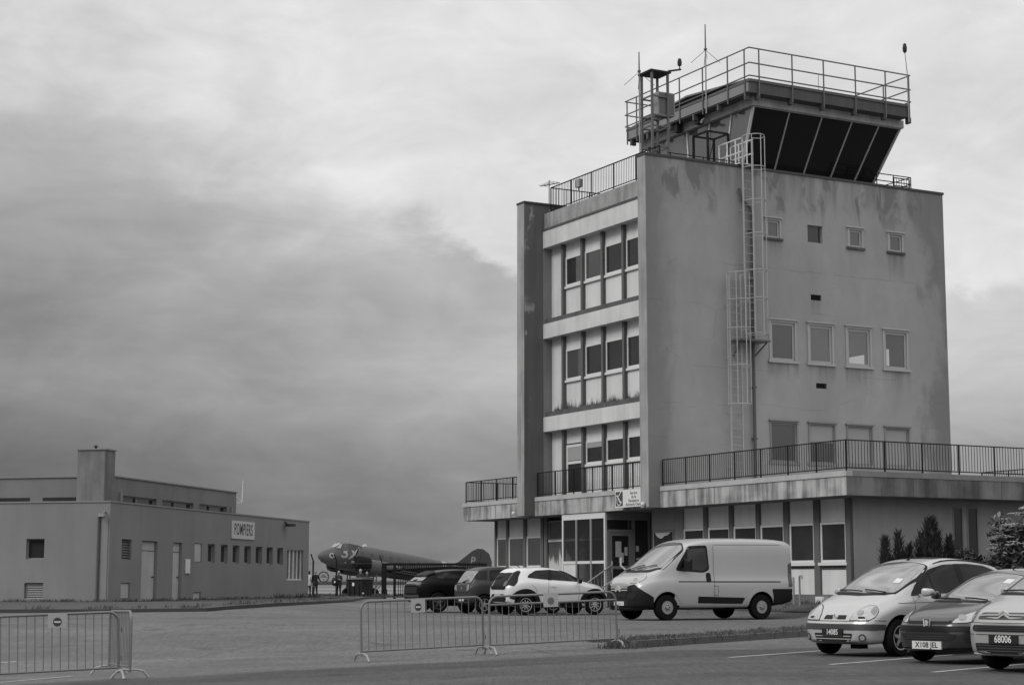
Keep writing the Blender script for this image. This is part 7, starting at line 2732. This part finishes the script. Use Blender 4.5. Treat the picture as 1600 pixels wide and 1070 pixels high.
mb.add(vs, [(i * n + j, i * n + (j + 1) % n, (i + 1) * n + (j + 1) % n, (i + 1) * n + j) for i in range(kk) for j in range(n)])
mb.build('bag_body', C_black, BG)
mb = MB(); mb.tube([(-.12, 0, 1.22), (.10, .05, 1.45), (.26, .06, 1.46), (.16, 0, 1.2)], .014, 5); mb.build('strap', C_charc, BG)
mb = MB(); mb.box((.05, -.16, .93), (.14, -.135, 1.05)); mb.build('tag_card', M_signw, BG)


# ------------------------------------------------------------------ shrubs beside the return wall
M_con = mat('conifer_foliage', .030, .8, .5, 1.2)
M_con2 = mat('conifer_foliage_light', .055, .8, .4, 1.2)
M_leaf = mat('broad_leaf', .065, .6, .45, 1.0)
M_leaf2 = mat('broad_leaf_light', .15, .55, .35, 1.0)
M_flower = mat('pale_flower_head', .60, .7, .25, 3)
M_bark = mat('shrub_bark', .06, .9, .3, 6)


def conifer(label, u, v, h, r, n, seed, spikes=3):
    q = random.Random(seed)
    p = uvw(u, v)
    o = empty('conifer_shrub', (p.x, p.y, G(p.x, p.y)), q.uniform(0, 6), label, 'shrub', 'dark conifers by the wall')
    mb = MB()
    tips = [(0, 0, h)] + [(q.uniform(-.6, .6) * r, q.uniform(-.6, .6) * r, h * q.uniform(.62, .92)) for _ in range(spikes)]
    for tx, ty, tz in tips:
        mb.tube([(tx * .2, ty * .2, 0), (tx * .7, ty * .7, tz * .5), (tx, ty, tz * .95)], [.04, .025, .008], 5)
    mb.build('trunk', M_bark, o)
    mb = MB()
    for i in range(n):
        tx, ty, tz = tips[0] if q.random() < .45 else q.choice(tips)
        t = q.random() ** 1.15
        z = .12 + t * (tz - .1)
        f = z / tz
        prof = (min(1, f * 4 + .35)) * max(0.0, 1 - f) ** .75 + .06
        rr_ = r * prof * sqrt(q.random()) * (1.0 if (tx, ty) == (0, 0) else .62)
        a = q.uniform(0, 2 * pi)
        cx, cy = tx * (.25 + .75 * f) + rr_ * cos(a), ty * (.25 + .75 * f) + rr_ * sin(a)
        l = q.uniform(.09, .24); w = q.uniform(.014, .030)
        out = Vector((cos(a), sin(a), q.uniform(.9, 2.4))).normalized()
        sd = Vector((-sin(a) + q.uniform(-.6, .6), cos(a) + q.uniform(-.6, .6), q.uniform(-.3, .3))).normalized()
        c = Vector((cx, cy, z))
        mb.cur = 1 if q.random() < .3 else 0
        mb.add([c - sd * w, c + sd * w, c + out * l + sd * w * .4, c + out * l * 1.15, c + out * l * .8 - sd * w * .6], [(0, 1, 2, 3, 4)])
    mb.build('foliage', [M_con, M_con2], o, recalc=False)
    return o


conifer('slim dark conifer, leftmost of the row along the plain return wall', -1.2, .38, 1.85, .32, 1300, 11, 2)
conifer('slim pointed conifer beside the leftmost one', -1.2, .85, 1.97, .30, 1300, 12, 2)
conifer('lowest small conifer just left of the broad tall one', -1.2, 1.25, 1.62, .26, 1000, 13, 1)
conifer('broad dark conifer with several tips, the tallest of the row', -1.3, 1.98, 2.42, .66, 4600, 14, 8)
conifer('thin conifer spire just left of the two narrow windows', -1.2, 2.75, 1.88, .28, 1700, 15, 1)


def bush(name, label, u, v, h, r, n, seed, flowers=0, zc=.55, leaf=.10, cat='bush'):
    q = random.Random(seed)
    p = uvw(u, v)
    o = empty(name, (p.x, p.y, G(p.x, p.y)), 0, label, cat)
    mb = MB()
    ends = []
    for i in range(14):
        a = q.uniform(0, 2 * pi); rr_ = r * q.uniform(.3, .85); z = h * q.uniform(.5, .95)
        ends.append((rr_ * cos(a), rr_ * sin(a), z))
        mb.tube([(.05 * cos(a), .05 * sin(a), 0), (rr_ * .5 * cos(a), rr_ * .5 * sin(a), z * .6), ends[-1]], [.035, .022, .008], 5)
    mb.build('stems', M_bark, o)
    mb = MB()
    cl = []
    for i in range(70):                    # leaf clumps through the crown
        a = q.uniform(0, 2 * pi); e = math.asin(q.uniform(-.75, 1))
        k = q.uniform(.35, 1.0) ** .5
        cl.append((r * k * cos(e) * cos(a), r * k * cos(e) * sin(a), h * zc + h * (1 - zc) * k * sin(e) * 1.0, q.uniform(.16, .30) * r))
    for i in range(n):
        cx, cy, cz, cr = q.choice(cl)
        d = Vector((q.gauss(0, 1), q.gauss(0, 1), q.gauss(0, .7))).normalized() * cr * q.random() ** .4
        c = Vector((cx, cy, max(.05, cz))) + d
        nrm = Vector((q.gauss(0, .6) + d.x, q.gauss(0, .6) + d.y, 1.0)).normalized()
        t = nrm.orthogonal().normalized(); t.rotate(Matrix.Rotation(q.uniform(0, 6.28), 3, nrm)); s = nrm.cross(t)
        l = leaf * q.uniform(.6, 1.2)
        mb.cur = 1 if q.random() < .35 else 0
        mb.add([c - t * l, c - s * l * .42, c + t * l + Vector((0, 0, -.2 * l)), c + s * l * .42], [(0, 1, 2, 3)])
    mb.build('foliage', [M_leaf, M_leaf2], o, recalc=False)
    if flowers:
        mb = MB()
        for i in range(flowers):
            a = q.uniform(0, 2 * pi); e = math.asin(q.uniform(.0, 1) ** .8)
            c = Vector((r * 1.02 * cos(e) * cos(a), r * 1.02 * cos(e) * sin(a), h * zc + h * (1 - zc) * 1.02 * sin(e)))
            R_ = q.uniform(.12, .22)
            for _ in range(34):
                aa = q.uniform(0, 6.28); d = R_ * sqrt(q.random())
                pz = c + Vector((d * cos(aa), d * sin(aa), q.uniform(-.015, .02) - d * .15))
                w = .034
                t = q.uniform(0, 1.6)
                mb.add([pz + Vector((w * cos(t), w * sin(t), q.uniform(-.01, .01))), pz + Vector((-w * sin(t), w * cos(t), .01)), pz + Vector((-w * cos(t), -w * sin(t), 0)), pz + Vector((w * sin(t), -w * cos(t), .004))], [(0, 1, 2, 3)])
        mb.build('flower_heads', M_flower, o, recalc=False)
    return o


bush('flowering_bush', 'big rounded bush with flat pale flower heads at the right edge', -2.3, 5.75, 3.0, 1.75, 9000, 21, 190, .5, .12)
bush('low_shrub', 'low loose shrub below the two narrow windows', -1.2, 3.55, 1.6, .7, 2600, 22, 0, .5, .07)
bush('low_shrub', 'small dense shrub tucked under the left side of the flowering bush', -1.9, 4.3, 1.7, .75, 2400, 23, 0, .5, .08)
